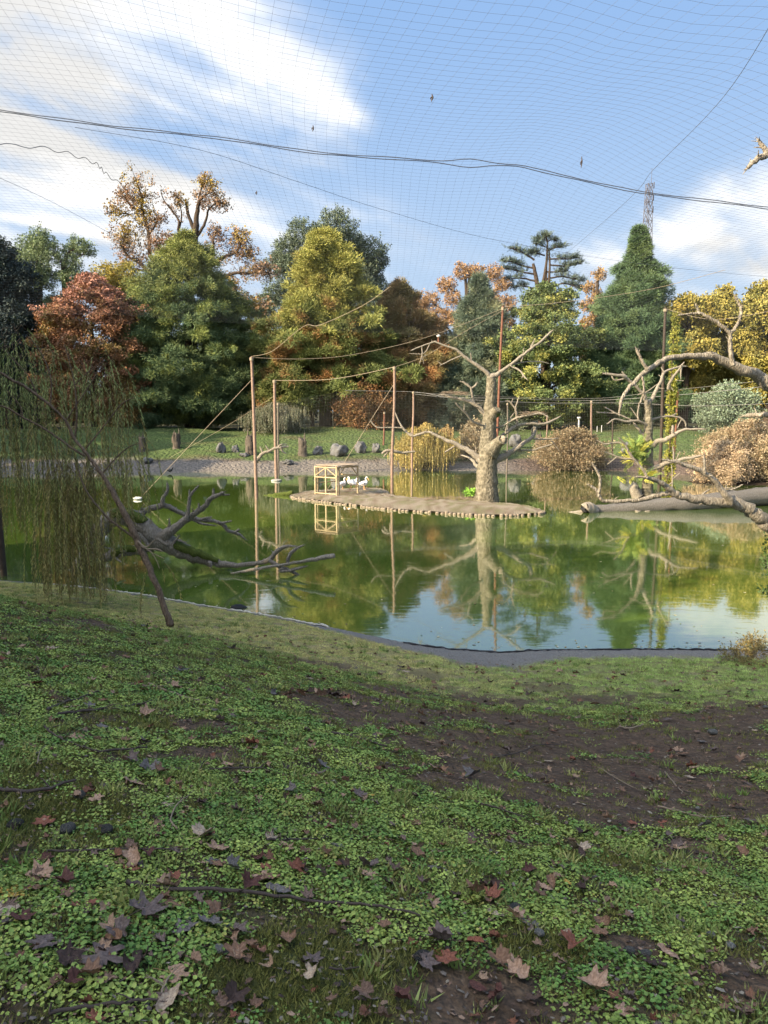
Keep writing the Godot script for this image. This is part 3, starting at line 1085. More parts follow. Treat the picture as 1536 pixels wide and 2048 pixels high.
func build_far_trees() -> void:
	var broad := leaf_cluster(18, 0.34, 0.20)
	var small := leaf_cluster(16, 0.24, 0.13)
	var tufts := plume(44, 0.8, 0.36, 0.058)
	var spiky := plume(38, 0.65, 0.34, 0.05)
	var pads := feather(7, 1.1, 0.3, 0.05)
	var leaf: Material = mats.leaf
	var needle: Material = mats.needle
	var far_group := "trees beyond the pond"
	var t: Node3D

	# the big green conifer in the middle left, skirts to the ground
	t = thing("cypress_tree", "tall dense dark green conifer with pale green top, behind the fallen stones", "tree", base_of(-23.145, 92), 0, far_group)
	t.scale.y = 0.94
	var line: Array = [Vector2(1.0, 2.727), Vector2(2.2, 5.758), Vector2(5.5, 6.788), Vector2(9.5, 6.788), Vector2(12.5, 6.061), Vector2(15.0, 5.091), Vector2(17.0, 5.212), Vector2(19.5, 4), Vector2(21.5, 2.727), Vector2(23.0, 1.091), Vector2(23.6, 0.2)]
	trunk_part(t, 21, 0.75, mats.bark)
	inner_limbs(t, line, 26, 0.2, 0.2, mats.bark)
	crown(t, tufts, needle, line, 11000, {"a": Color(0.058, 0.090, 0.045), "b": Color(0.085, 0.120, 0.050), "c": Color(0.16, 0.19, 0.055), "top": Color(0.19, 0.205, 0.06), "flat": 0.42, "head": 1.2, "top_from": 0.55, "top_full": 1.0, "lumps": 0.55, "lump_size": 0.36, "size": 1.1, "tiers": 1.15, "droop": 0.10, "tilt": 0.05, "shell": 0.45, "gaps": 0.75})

	# olive and ochre one
	t = thing("cypress_tree", "broad conifer turning olive yellow and rust, trunks showing at its foot", "tree", base_of(-6.898, 91), 0, far_group)
	t.scale.y = 0.925
	line = [Vector2(2.6, 3.597), Vector2(4.0, 6.294), Vector2(7.0, 7.314), Vector2(10.0, 7.074), Vector2(12.5, 5.875), Vector2(14.3, 5.155), Vector2(15.8, 3.477), Vector2(17.3, 4.196), Vector2(19.2, 2.877), Vector2(20.6, 3.477), Vector2(22.3, 2.518), Vector2(23.6, 1.199), Vector2(24.2, 0.2)]
	trunk_part(t, 21, 0.7, mats.grey_bark)
	inner_limbs(t, line, 26, 0.2, 0.2, mats.bark)
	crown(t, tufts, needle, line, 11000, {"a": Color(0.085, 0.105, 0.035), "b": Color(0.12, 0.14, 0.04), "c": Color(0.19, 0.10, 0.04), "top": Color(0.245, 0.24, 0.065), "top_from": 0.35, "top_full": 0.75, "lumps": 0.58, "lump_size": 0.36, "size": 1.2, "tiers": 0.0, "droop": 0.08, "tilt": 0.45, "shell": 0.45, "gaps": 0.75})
	for k: Array in [[-1.9, 0.35, -0.5], [1.4, 0.3, 1.8], [2.6, 0.22, 0.4]]:
		var g := Geo.new()
		limb(g, [Vector4(k[0], -0.3, k[2], k[1] * 1.4), Vector4(k[0] * 0.9, 2.2, k[2], k[1]), Vector4(k[0] * 0.6, 6.0, k[2] * 0.7, k[1] * 0.8)], 7)
		part("trunk", g.done(), mats.grey_bark, t)

	# brown one beside it
	t = thing("cypress_tree", "rusty brown conifer with thin bare top between olive conifer and dark spruce", "tree", base_of(2.007, 96), 0, far_group)
	t.scale.y = 0.95
	line = [Vector2(0.8, 4.427), Vector2(3.5, 5.565), Vector2(8.0, 5.818), Vector2(11.0, 4.933), Vector2(14.0, 3.289), Vector2(16.0, 2.277), Vector2(17.6, 1.138), Vector2(18.8, 0.2)]
	trunk_part(t, 17, 0.55, mats.grey_bark)
	inner_limbs(t, line, 30, 0.16, 0.35, mats.grey_bark)
	crown(t, tufts, needle, line, 6500, {"a": Color(0.19, 0.125, 0.06), "b": Color(0.15, 0.135, 0.055), "c": Color(0.27, 0.15, 0.065), "lumps": 0.45, "lump_size": 0.4, "size": 1.15, "tiers": 0.0, "droop": 0.1, "tilt": 0.3, "shell": 0.4, "gaps": 0.85})

	# red broadleaf
	t = thing("red_tree", "broad round tree in red and orange autumn leaf behind the willow", "tree", base_of(-33.122, 88), 0, far_group)
	t.scale.y = 0.91
	line = [Vector2(1.0, 4.058), Vector2(3.5, 5.913), Vector2(8.0, 6.029), Vector2(11.5, 5.449), Vector2(14.0, 4.87), Vector2(16.0, 3.768), Vector2(17.5, 2.203), Vector2(18.6, 0.3)]
	trunk_part(t, 14, 0.5, mats.bark)
	inner_limbs(t, line, 24, 0.18, 0.6, mats.bark)
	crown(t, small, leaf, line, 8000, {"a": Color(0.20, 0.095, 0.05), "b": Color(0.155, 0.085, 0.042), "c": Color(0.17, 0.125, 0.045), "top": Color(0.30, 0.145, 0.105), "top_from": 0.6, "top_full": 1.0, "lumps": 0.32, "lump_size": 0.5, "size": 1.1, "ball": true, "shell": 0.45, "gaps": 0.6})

	# tall plane tree whose bare limbs stand over the green conifer
	t = thing("plane_tree", "very tall half bare plane tree with yellow brown leaves above the green conifer", "tree", base_of(-25.688, 104), 0, far_group)
	trunk_part(t, 25, 0.8, mats.grey_bark)
	var planes: Array = [
		[[Vector4(-25.966, 21.379, -104, 0.4746), Vector4(-24.922, 28.357, -104, 0.4407), Vector4(-24.7, 30.24, -104, 0.3390), Vector4(-24.312, 32.268, -104, 0.2373), Vector4(-23.884, 32.968, -104, 0.1864), Vector4(-22.971, 33.667, -104, 0.1356), Vector4(-22.292, 34.751, -104, 0.0678)], 55, 1.6, 0.5],
		[[Vector4(-25.004, 28.357, -104, 0.3051), Vector4(-24.202, 33.201, -104, 0.1356), Vector4(-23.398, 35.678, -104, 0.0508)], 30, 1.4, 0.6],
		[[Vector4(-24.912, 28.672, -104, 0.2712), Vector4(-25.667, 30.552, -104, 0.2203), Vector4(-26.012, 32.424, -104, 0.1695)], 4, 0.5],
		[[Vector4(-24.769, 28.043, -104, 0.2373), Vector4(-23.919, 29.143, -104, 0.1864), Vector4(-23.307, 30.552, -104, 0.1525), Vector4(-23.035, 31.489, -104, 0.1186), Vector4(-21.708, 32.424, -104, 0.0847), Vector4(-20.425, 31.801, -104, 0.0508)], 60, 1.6, 0.5],
		[[Vector4(-26.413, 27.728, -104, 0.2373), Vector4(-27.115, 28.672, -104, 0.1864), Vector4(-26.991, 29.927, -104, 0.1525), Vector4(-27.604, 31.021, -104, 0.1186), Vector4(-28.848, 32.58, -104, 0.0847), Vector4(-29.283, 33.977, -104, 0.0508)], 14, 1.0],
		[[Vector4(-27.115, 28.672, -104, 0.1525), Vector4(-26.644, 30.552, -104, 0.1017), Vector4(-26.824, 32.424, -104, 0.0678), Vector4(-26.889, 32.891, -104, 0.0508)], 34, 1.2, 0.3],
		[[Vector4(-27.557, 22.976, -104, 0.4407), Vector4(-30.115, 24.883, -104, 0.3390), Vector4(-30.986, 25.676, -104, 0.2712), Vector4(-30.987, 27.728, -104, 0.2542), Vector4(-31.17, 29.3, -104, 0.2203), Vector4(-31.746, 31.177, -104, 0.1864), Vector4(-31.827, 33.201, -104, 0.1356), Vector4(-32.467, 35.369, -104, 0.0678)], 150, 2.2, 0.45],
		[[Vector4(-31.746, 31.177, -104, 0.1525), Vector4(-33.259, 31.957, -104, 0.1186), Vector4(-34.173, 33.357, -104, 0.0678)], 70, 2.0, 0.2],
		[[Vector4(-33.305, 30.865, -104, 0.1186), Vector4(-34.6, 31.021, -104, 0.0847), Vector4(-36.064, 31.021, -104, 0.0508)], 40, 1.5, 0.2],
		[[Vector4(-30.962, 28.357, -104, 0.1525), Vector4(-29.929, 29.77, -104, 0.1017), Vector4(-29.574, 30.552, -104, 0.0678)], 40, 1.5, 0.3],
		[[Vector4(-28.907, 22.018, -104, 0.4068), Vector4(-31.312, 23.613, -104, 0.2881), Vector4(-32.417, 24.725, -104, 0.2373), Vector4(-34.016, 25.676, -104, 0.1864), Vector4(-34.431, 27.413, -104, 0.1186), Vector4(-33.384, 28.986, -104, 0.0678)], 170, 2.3, 0.35],
		[[Vector4(-31.312, 23.613, -104, 0.1695), Vector4(-33.595, 24.01, -104, 0.1356), Vector4(-34.391, 24.566, -104, 0.0847)], 14, 1.0],
		[[Vector4(-31.261, 20.738, -104, 0.2203), Vector4(-32.566, 21.059, -104, 0.1864), Vector4(-34.564, 20.578, -104, 0.1695), Vector4(-35.353, 21.379, -104, 0.1017), Vector4(-36.433, 22.976, -104, 0.0508)], 120, 2.2, 0.3],
		[[Vector4(-29.799, 24.566, -104, 0.1695), Vector4(-29.739, 26.15, -104, 0.1356), Vector4(-30.333, 27.728, -104, 0.0678)], 80, 2.0, 0.2],
		[[Vector4(-22.582, 24.566, -104, 0.3390), Vector4(-21.246, 25.438, -104, 0.2203), Vector4(-19.758, 25.992, -104, 0.1695), Vector4(-18.913, 27.098, -104, 0.1186), Vector4(-19.535, 28.357, -104, 0.0508)], 110, 2.2, 0.3],
		[[Vector4(-19.758, 25.992, -104, 0.1356), Vector4(-18.295, 25.517, -104, 0.1017), Vector4(-17.462, 26.15, -104, 0.0508)], 50, 1.6, 0.2],
		[[Vector4(-22.654, 22.018, -104, 0.3051), Vector4(-20.153, 23.294, -104, 0.2034), Vector4(-17.852, 23.374, -104, 0.1864), Vector4(-16.365, 23.772, -104, 0.1356), Vector4(-15.228, 23.135, -104, 0.0678)], 120, 2.0, 0.3],
		[[Vector4(-22.546, 25.834, -104, 0.1695), Vector4(-22.492, 27.728, -104, 0.1186), Vector4(-21.971, 28.829, -104, 0.0508)], 60, 1.7, 0.2],
		[[Vector4(-27.48, 25.201, -104, 0.1695), Vector4(-28.091, 26.466, -104, 0.1186), Vector4(-28.221, 27.413, -104, 0.0508)], 50, 1.5, 0.2],
		[[Vector4(-20.983, 22.976, -104, 0.1695), Vector4(-19.865, 21.699, -104, 0.1356), Vector4(-19.575, 20.097, -104, 0.0678)], 60, 1.7, 0.2],
		[[Vector4(-20.275, 18.488, -104, 0.2203), Vector4(-18.112, 19.132, -104, 0.1864), Vector4(-17.304, 18.327, -104, 0.1356), Vector4(-15.79, 19.615, -104, 0.0678)], 110, 1.9, 0.2]]
	leafy_limbs(t, planes, small, leaf, {"a": Color(0.235, 0.14, 0.085), "b": Color(0.19, 0.13, 0.075), "c": Color(0.28, 0.20, 0.04), "patch": 0.22, "size": 1.05}, mats.bark)

	# airy round-headed trees at the far left
	var spots: Array = [
		["evergreen_tree", "very dark blue green evergreen at the picture's edge behind the willow", 98, -48.028, [Vector4(-47.2, 23.899, -98, 2.1950), Vector4(-45.618, 21.172, -98, 2.4532), Vector4(-47.947, 19.037, -98, 3.3570), Vector4(-45.582, 16.582, -98, 2.7115), Vector4(-47.668, 13.491, -98, 3.5507), Vector4(-44.874, 12.559, -98, 2.3241), Vector4(-46.987, 9.121, -98, 3.5507), Vector4(-50.611, 21.476, -98, 3.5507), Vector4(-51.024, 15.349, -98, 4.1963), Vector4(-44.177, 8.178, -98, 2.5823), Vector4(-48.541, 4.7, -98, 3.5507)], Color(0.025, 0.038, 0.038), Color(0.038, 0.052, 0.046), 0.25],
		["umbrella_pine_tree", "tall airy green tree with rounded tufts beside the dark evergreen", 112, -49.474, [Vector4(-50.773, 28.363, -112, 2.2134), Vector4(-48.609, 28.844, -112, 1.9183), Vector4(-47.322, 27.675, -112, 1.3281), Vector4(-51.651, 25.605, -112, 2.3610), Vector4(-49.314, 25.259, -112, 2.3610), Vector4(-47.962, 23.872, -112, 1.7708), Vector4(-50.744, 22.829, -112, 1.6232), Vector4(-46.897, 21.085, -112, 1.3281), Vector4(-48.732, 20.385, -112, 1.4756), Vector4(-46.113, 18.279, -112, 1.7708)], Color(0.11, 0.145, 0.07), Color(0.16, 0.20, 0.09), 0.7],
		["umbrella_pine_tree", "slender tree with flat light green head above the red tree", 112, -45.961, [Vector4(-45.094, 28.019, -112, 1.2543), Vector4(-43.431, 28.5, -112, 1.2543), Vector4(-42.031, 28.019, -112, 0.9592), Vector4(-45.685, 26.296, -112, 1.1067), Vector4(-44.132, 25.951, -112, 1.1805), Vector4(-44.955, 23.872, -112, 1.3281), Vector4(-43.148, 24.219, -112, 1.0329), Vector4(-42.519, 22.481, -112, 0.8854)], Color(0.11, 0.145, 0.07), Color(0.16, 0.20, 0.09), 0.7],
		["yellow_tree", "yellow green bushy tree between the red tree and the green conifer", 100, -34.502, [Vector4(-35.522, 22.128, -100, 1.5810), Vector4(-33.706, 22.747, -100, 1.7128), Vector4(-32.367, 21.197, -100, 1.3175), Vector4(-34.584, 20.264, -100, 1.9763), Vector4(-32.895, 19.329, -100, 1.7128), Vector4(-31.587, 19.953, -100, 1.1858), Vector4(-34.233, 18.079, -100, 2.2398), Vector4(-32.385, 16.196, -100, 1.9763)], Color(0.18, 0.17, 0.04), Color(0.32, 0.24, 0.04), 0.6],
		["eucalyptus_tree", "big grey green eucalyptus with rounded leaf masses behind the olive conifer", 122, -9.407, [Vector4(-12.771, 32.493, -122, 2.4111), Vector4(-15.365, 30.101, -122, 2.4111), Vector4(-16.802, 27.848, -122, 2.0896), Vector4(-14.63, 27.471, -122, 2.2503), Vector4(-9.909, 32.343, -122, 2.0896), Vector4(-7.121, 32.493, -122, 2.8933), Vector4(-5.272, 30.85, -122, 2.4111), Vector4(-8.772, 29.726, -122, 3.2148), Vector4(-3.731, 28.6, -122, 2.4111), Vector4(-1.786, 29.726, -122, 2.0896), Vector4(-0.622, 28.224, -122, 1.4466), Vector4(-2.025, 26.717, -122, 2.0896), Vector4(-4.133, 25.584, -122, 2.7325), Vector4(-1.014, 25.584, -122, 1.1252), Vector4(-6.097, 23.309, -122, 3.2148), Vector4(-2.582, 22.548, -122, 2.4111), Vector4(-13.902, 24.068, -122, 2.7325), Vector4(-16.649, 23.309, -122, 2.0896), Vector4(-18.634, 21.786, -122, 2.0896), Vector4(-19.48, 18.725, -122, 2.4111), Vector4(-20.191, 14.871, -122, 2.7325), Vector4(-13.186, 19.492, -122, 3.2148), Vector4(-17.968, 15.644, -122, 2.7325), Vector4(-0.234, 23.689, -122, 1.2859), Vector4(0.94, 21.786, -122, 1.7681)], Color(0.075, 0.10, 0.065), Color(0.115, 0.14, 0.09), 0.55],
		["orange_tree", "thin orange brown tree with bare boughs behind the dark spruce", 118, 12.491, [Vector4(5.302, 21.078, -118, 1.5547), Vector4(7.113, 21.963, -118, 1.3992), Vector4(6.225, 19.007, -118, 1.7101), Vector4(8.878, 19.377, -118, 1.7101), Vector4(9.586, 24.167, -118, 1.3992), Vector4(10.366, 21.963, -118, 1.2437), Vector4(11.827, 25.995, -118, 1.2437), Vector4(11.159, 19.007, -118, 1.3992), Vector4(13.71, 25.995, -118, 1.1660), Vector4(14.858, 24.899, -118, 1.0883), Vector4(16.353, 25.63, -118, 1.2437), Vector4(17.519, 23.8, -118, 1.2437), Vector4(16.419, 21.963, -118, 1.0883), Vector4(18.477, 21.225, -118, 1.2437), Vector4(18.75, 19.007, -118, 1.3992), Vector4(8.139, 17.15, -118, 1.7101)], Color(0.29, 0.175, 0.085), Color(0.24, 0.155, 0.085), 0.55],
		["orange_tree", "narrow orange brown tree between the broadleaf and the tall right conifer", 112, 30.592, [Vector4(30.475, 24.427, -112, 0.8854), Vector4(29.744, 22.829, -112, 0.9592), Vector4(30.869, 21.434, -112, 0.8854), Vector4(29.469, 20.385, -112, 1.1067), Vector4(30.754, 18.631, -112, 1.1067), Vector4(29.133, 17.575, -112, 1.1805), Vector4(30.493, 15.81, -112, 1.1805), Vector4(29.868, 12.97, -112, 1.3281), Vector4(30.706, 9.752, -112, 1.3281)], Color(0.27, 0.17, 0.08), Color(0.24, 0.16, 0.06), 0.55],
		["yellow_tree", "golden yellow tree with dark green patches behind the ivied pole", 94, 36.854, [Vector4(34.864, 16.687, -94, 1.3623), Vector4(36.21, 17.57, -94, 1.4862), Vector4(37.861, 17.158, -94, 1.3623), Vector4(35.267, 14.618, -94, 1.7339), Vector4(37.372, 14.914, -94, 1.8577), Vector4(38.734, 15.506, -94, 1.3623), Vector4(35.093, 11.939, -94, 1.7339), Vector4(37.206, 12.238, -94, 2.1054), Vector4(38.758, 11.641, -94, 1.7339), Vector4(36.153, 8.94, -94, 2.1054), Vector4(38.322, 8.338, -94, 2.1054), Vector4(35.66, 6.523, -94, 1.7339)], Color(0.25, 0.195, 0.04), Color(0.16, 0.15, 0.045), 0.45],
		["yellow_tree", "golden green tree behind the high forked dead branch", 100, 44.238, [Vector4(42.595, 19.017, -100, 1.4493), Vector4(44.017, 19.953, -100, 1.1858), Vector4(41.945, 16.824, -100, 1.7128), Vector4(43.857, 17.138, -100, 1.9763), Vector4(45.419, 16.824, -100, 1.4493), Vector4(42.762, 13.67, -100, 2.1080), Vector4(45.023, 13.67, -100, 2.1080), Vector4(43.911, 10.49, -100, 2.3715), Vector4(46.143, 11.128, -100, 1.9763), Vector4(42.429, 7.928, -100, 2.3715), Vector4(45.72, 7.284, -100, 2.3715)], Color(0.235, 0.195, 0.045), Color(0.145, 0.14, 0.04), 0.45],
		["yellow_tree", "yellow green tree reaching out of the picture above the near dead limb", 92, 46.11, [Vector4(44.64, 18.446, -92, 1.3333), Vector4(45.782, 19.019, -92, 1.5758), Vector4(43.998, 16.432, -92, 1.5758), Vector4(45.691, 15.855, -92, 2.0606), Vector4(44.059, 13.535, -92, 1.8182), Vector4(46.213, 12.37, -92, 2.1818), Vector4(44.557, 10.321, -92, 1.9394), Vector4(46.913, 15.276, -92, 2.4242), Vector4(45.62, 7.669, -92, 2.4242), Vector4(44.196, 6.485, -92, 2.0606), Vector4(47.637, 8.85, -92, 2.7273)], Color(0.24, 0.195, 0.045), Color(0.145, 0.14, 0.04), 0.45]]
	for s: Array in spots:
		t = thing(s[0], s[1], "tree", base_of(s[3], s[2]), 0, far_group)
		var top := 0.0
		for q: Vector4 in s[4]:
			top = maxf(top, q.y)
		for i in s[4].size():
			s[4][i].z += rnd(-1.0, 1.0) * s[4][i].w * 1.2
		trunk_part(t, (top - t.position.y) * 0.9, 0.5, mats.bark)
		lobed(t, s[4], small if s[7] > 0.5 else broad, leaf, 80.0, mats.bark, 0.5, {"a": s[5], "b": s[6], "size": 0.95, "gaps": s[7], "patch": 0.3})

	# dark spruce
	t = thing("spruce_tree", "dark blue green spruce with pointed top behind the island's dead tree", "tree", base_of(11.608, 95), 0, far_group)
	t.scale.y = 0.925
	line = [Vector2(0.4, 5.319), Vector2(3.0, 6.008), Vector2(6.0, 5.632), Vector2(9.0, 5.007), Vector2(12.0, 3.755), Vector2(15.0, 2.628), Vector2(17.5, 1.252), Vector2(19.8, 0.25)]
	trunk_part(t, 18.5, 0.5, mats.bark)
	inner_limbs(t, line, 30, 0.12, 0.0, mats.bark)
	crown(t, spiky, needle, line, 10000, {"a": Color(0.070, 0.098, 0.070), "b": Color(0.11, 0.14, 0.09), "c": Color(0.20, 0.21, 0.12), "lumps": 0.3, "lump_size": 0.6, "size": 1.15, "tiers": 0.0, "droop": 0.22, "tilt": -0.15, "shell": 0.5, "gaps": 0.6})

	# broadleaf with yellowing clumps
	t = thing("lime_tree", "large mid green broadleaf tree with yellowing clumps behind the rusty pole", "tree", base_of(19.69, 93), 0, far_group)
	t.scale.y = 0.905
	line = [Vector2(0.8, 4.289), Vector2(4.0, 5.391), Vector2(8.0, 5.391), Vector2(12.0, 4.901), Vector2(15.0, 4.166), Vector2(17.0, 2.941), Vector2(18.3, 1.348), Vector2(18.9, 0.2)]
	trunk_part(t, 15, 0.55, mats.bark)
	inner_limbs(t, line, 20, 0.2, 0.6, mats.bark)
	crown(t, small, leaf, line, 9000, {"a": Color(0.075, 0.105, 0.04), "b": Color(0.11, 0.14, 0.05), "c": Color(0.23, 0.23, 0.06), "lumps": 0.58, "lump_size": 0.36, "size": 1.0, "ball": true, "shell": 0.5, "gaps": 0.65, "patch": 0.4})

	# the tall tree at the right, before the mast
	t = thing("sequoia_tree", "tall deep green conifer with narrow top standing before the mast", "tree", base_of(31.115, 96), 0, far_group)
	t.scale.y = 0.925
	line = [Vector2(0.6, 3.794), Vector2(3.0, 5.059), Vector2(7.0, 5.186), Vector2(11.0, 4.68), Vector2(14.0, 3.921), Vector2(17.0, 3.162), Vector2(18.8, 2.15), Vector2(20.5, 1.328), Vector2(22.5, 0.759), Vector2(24.6, 0.2)]
	trunk_part(t, 23.5, 0.8, mats.bark, Vector3(1.2, 0, 0))
	inner_limbs(t, line, 30, 0.16, 0.1, mats.bark)
	crown(t, tufts, needle, line, 11000, {"a": Color(0.052, 0.090, 0.045), "b": Color(0.075, 0.118, 0.055), "c": Color(0.11, 0.155, 0.065), "lumps": 0.5, "lump_size": 0.45, "size": 1.1, "tiers": 0.0, "droop": 0.12, "tilt": 0.25, "shell": 0.5, "gaps": 0.75})

	# cedar: bare stems with flat layers of needles
	t = thing("cedar_tree", "tall cedar with flat dark tiers and several bare stems above the broadleaf", "tree", base_of(24.443, 118), 0, far_group)
	trunk_part(t, 24.899, 0.55, mats.bark)
	var tiers: Array = [
		[[Vector4(23.456, 21.961, -118, 0.3644), Vector4(22.832, 25.572, -118, 0.3280), Vector4(22.436, 27.282, -118, 0.2186)], 0, 0.5],
		[[Vector4(23.624, 22.307, -118, 0.2915), Vector4(24.385, 26.94, -118, 0.2186), Vector4(24.469, 30.342, -118, 0.1458), Vector4(24.085, 31.527, -118, 0.0729)], 60, 0.7, 0.75],
		[[Vector4(24.874, 21.961, -118, 0.2551), Vector4(24.919, 26.77, -118, 0.1822), Vector4(24.756, 29.494, -118, 0.1093)], 10, 0.6, 0.8],
		[[Vector4(24.284, 30.681, -118, 0.0911), Vector4(23.225, 30.851, -118, 0.0729), Vector4(22.966, 30.681, -118, 0.0547)], 40, 0.7, 0.2], [[Vector4(24.464, 30.512, -118, 0.0911), Vector4(25.335, 30.766, -118, 0.0729), Vector4(25.96, 30.427, -118, 0.0547)], 40, 0.7, 0.2],
		[[Vector4(24.399, 29.664, -118, 0.1093), Vector4(23.245, 30.088, -118, 0.0911), Vector4(22.806, 30.088, -118, 0.0547)], 50, 0.8, 0.2], [[Vector4(24.677, 29.155, -118, 0.1275), Vector4(25.894, 29.664, -118, 0.0911), Vector4(26.949, 29.664, -118, 0.0547)], 60, 0.8, 0.2],
		[[Vector4(24.167, 28.475, -118, 0.1458), Vector4(22.75, 28.815, -118, 0.1093), Vector4(21.87, 28.815, -118, 0.0729)], 70, 0.9, 0.2], [[Vector4(22.6, 27.793, -118, 0.1640), Vector4(20.99, 28.815, -118, 0.1275), Vector4(19.038, 29.579, -118, 0.0729)], 90, 1.0, 0.25],
		[[Vector4(24.71, 27.964, -118, 0.1458), Vector4(26.648, 27.964, -118, 0.1093), Vector4(28.057, 27.964, -118, 0.0911), Vector4(29.282, 28.219, -118, 0.0547)], 100, 0.9, 0.2],
		[[Vector4(24.909, 27.111, -118, 0.1458), Vector4(27.031, 26.94, -118, 0.1093), Vector4(28.26, 27.111, -118, 0.0911), Vector4(29.665, 27.282, -118, 0.0547)], 90, 0.8, 0.25],
		[[Vector4(22.63, 26.599, -118, 0.1640), Vector4(20.679, 27.026, -118, 0.1275), Vector4(19.257, 27.538, -118, 0.0911), Vector4(17.669, 27.623, -118, 0.0547)], 110, 1.0, 0.2], [[Vector4(22.651, 25.744, -118, 0.1640), Vector4(20.701, 26.086, -118, 0.1275), Vector4(19.281, 26.428, -118, 0.0911), Vector4(17.689, 26.599, -118, 0.0547)], 80, 0.8, 0.2],
		[[Vector4(24.585, 26.086, -118, 0.1458), Vector4(26.35, 26.086, -118, 0.1093), Vector4(27.757, 26.257, -118, 0.0729)], 60, 0.8, 0.3], [[Vector4(22.854, 24.715, -118, 0.1640), Vector4(20.899, 25.144, -118, 0.1275), Vector4(19.133, 25.058, -118, 0.0911), Vector4(17.553, 24.544, -118, 0.0547)], 90, 0.9, 0.3],
		[[Vector4(24.613, 25.058, -118, 0.1458), Vector4(26.724, 25.401, -118, 0.1093), Vector4(28.678, 25.058, -118, 0.0911), Vector4(30.28, 24.715, -118, 0.0547)], 90, 0.8, 0.2], [[Vector4(24.645, 23.856, -118, 0.1458), Vector4(26.931, 24.372, -118, 0.1093), Vector4(28.711, 24.028, -118, 0.0911), Vector4(30.149, 23.34, -118, 0.0547)], 80, 0.9, 0.3],
		[[Vector4(22.526, 23.685, -118, 0.1458), Vector4(20.748, 24.028, -118, 0.1093), Vector4(18.985, 23.685, -118, 0.0729)], 70, 0.9, 0.3]]
	leafy_limbs(t, tiers, pads, needle, {"a": Color(0.05, 0.072, 0.055), "b": Color(0.08, 0.10, 0.07), "size": 0.8, "flat": 0.22}, mats.bark)

	# dark trees that close the gaps low down behind the rest
	var gaps: Array = [[120, 660, 60], [300, 640, 55], [470, 640, 60], [520, 720, 55], [580, 660, 60], [760, 690, 60], [865, 720, 55], [1010, 700, 55], [1175, 720, 50], [1320, 740, 45], [1480, 730, 60], [1560, 720, 60], [30, 700, 60], [1405, 740, 60], [1250, 760, 50]]
	var where_text: Array = ["behind the red tree", "behind the green conifer's flank", "between green conifer and eucalyptus", "behind the grey willow shrub", "behind the olive conifer", "behind the rusty brown conifer", "beside the dark spruce", "between spruce and broadleaf", "below the narrow orange tree", "beside the tall right conifer", "below the golden trees", "behind the twiggy bush by the frame", "behind the dark evergreen", "behind the pale grey green bush", "behind the lamp post's mound"]
	for i in gaps.size():
		var q: Array = gaps[i]
		var r := 128.0 + (i % 3) * 4.0
		var x: float = (q[0] - 768.0) / 1505.0 * r
		t = thing("dark_tree", "dark evergreen tree filling the gap " + where_text[i], "tree", base_of(x, r), 0, "dark evergreens closing the tree line")
		var high: float = 4.7 + (830.0 - q[1]) / 1515.0 * r - t.position.y
		var wide: float = q[2] * r / 1515.0
		line = [Vector2(0.3, wide * 0.9), Vector2(high * 0.3, wide * 1.1), Vector2(high * 0.65, wide), Vector2(high * 0.88, wide * 0.6), Vector2(high, 0.3)]
		trunk_part(t, high * 0.9, 0.5, mats.bark)
		crown(t, broad, leaf, line, 2200, {"a": Color(0.035, 0.058, 0.030), "b": Color(0.055, 0.078, 0.036), "lumps": 0.35, "lump_size": 0.4, "size": 1.25, "ball": true, "shell": 0.55, "gaps": 0.4})

	# lattice mast
	var r := 230.0
	t = thing("lattice_mast", "slender red and grey lattice mast rising behind the tall right conifer", "mast", Vector3(76.8, 6, -230), 0.3)
	var top := 71.036 - 6.0
	var g := Geo.new()
	for k in 4:
		var sx := 1.0 if k % 2 == 0 else -1.0
		var sz := 1.0 if k < 2 else -1.0
		g = Geo.new()
		g.tube([Vector4(sx * 2.0, 0, sz * 2.0, 0.11), Vector4(sx * 0.7, top, sz * 0.7, 0.08)], 5, Color.WHITE)
		part("leg", g.done(), mats.steel, t)
	var levels := 22
	g = Geo.new()
	for i in levels:
		var f0 := pow(float(i) / levels, 0.85)
		var f1 := pow(float(i + 1) / levels, 0.85)
		var w0 := lerpf(2.0, 0.7, f0)
		var w1 := lerpf(2.0, 0.7, f1)
		for k in 4:
			var d0 := Vector3(1, 0, 1).rotated(Vector3.UP, k * PI / 2)
			var d1 := Vector3(1, 0, 1).rotated(Vector3.UP, (k + 1) * PI / 2)
			for pair: Array in [[d0 * w0 + Vector3(0, top * f0, 0), d1 * w1 + Vector3(0, top * f1, 0)], [d1 * w0 + Vector3(0, top * f0, 0), d0 * w1 + Vector3(0, top * f1, 0)], [d0 * w1 + Vector3(0, top * f1, 0), d1 * w1 + Vector3(0, top * f1, 0)]]:
				g.tube([Vector4(pair[0].x, pair[0].y, pair[0].z, 0.07), Vector4(pair[1].x, pair[1].y, pair[1].z, 0.07)], 4, Color.WHITE)
	part("lattice", g.done(), mats.steel, t)
	for k in 5:
		g = Geo.new()
		var y := top - 0.4 - k * 1.7
		var s := 1.0 if k % 2 == 0 else -1.0
		g.tube([Vector4(s * 1.2, y - 0.9, 0.6, 0.13), Vector4(s * 1.2, y + 0.9, 0.6, 0.13)], 6, Color.WHITE)
		part("antenna", g.done(), mats.steel, t)
	g = Geo.new()
	g.tube([Vector4(0.7, top, 0, 0.07), Vector4(0.7, top + 4.5, 0, 0.04)], 5, Color.WHITE)
	part("antenna", g.done(), mats.steel, t)


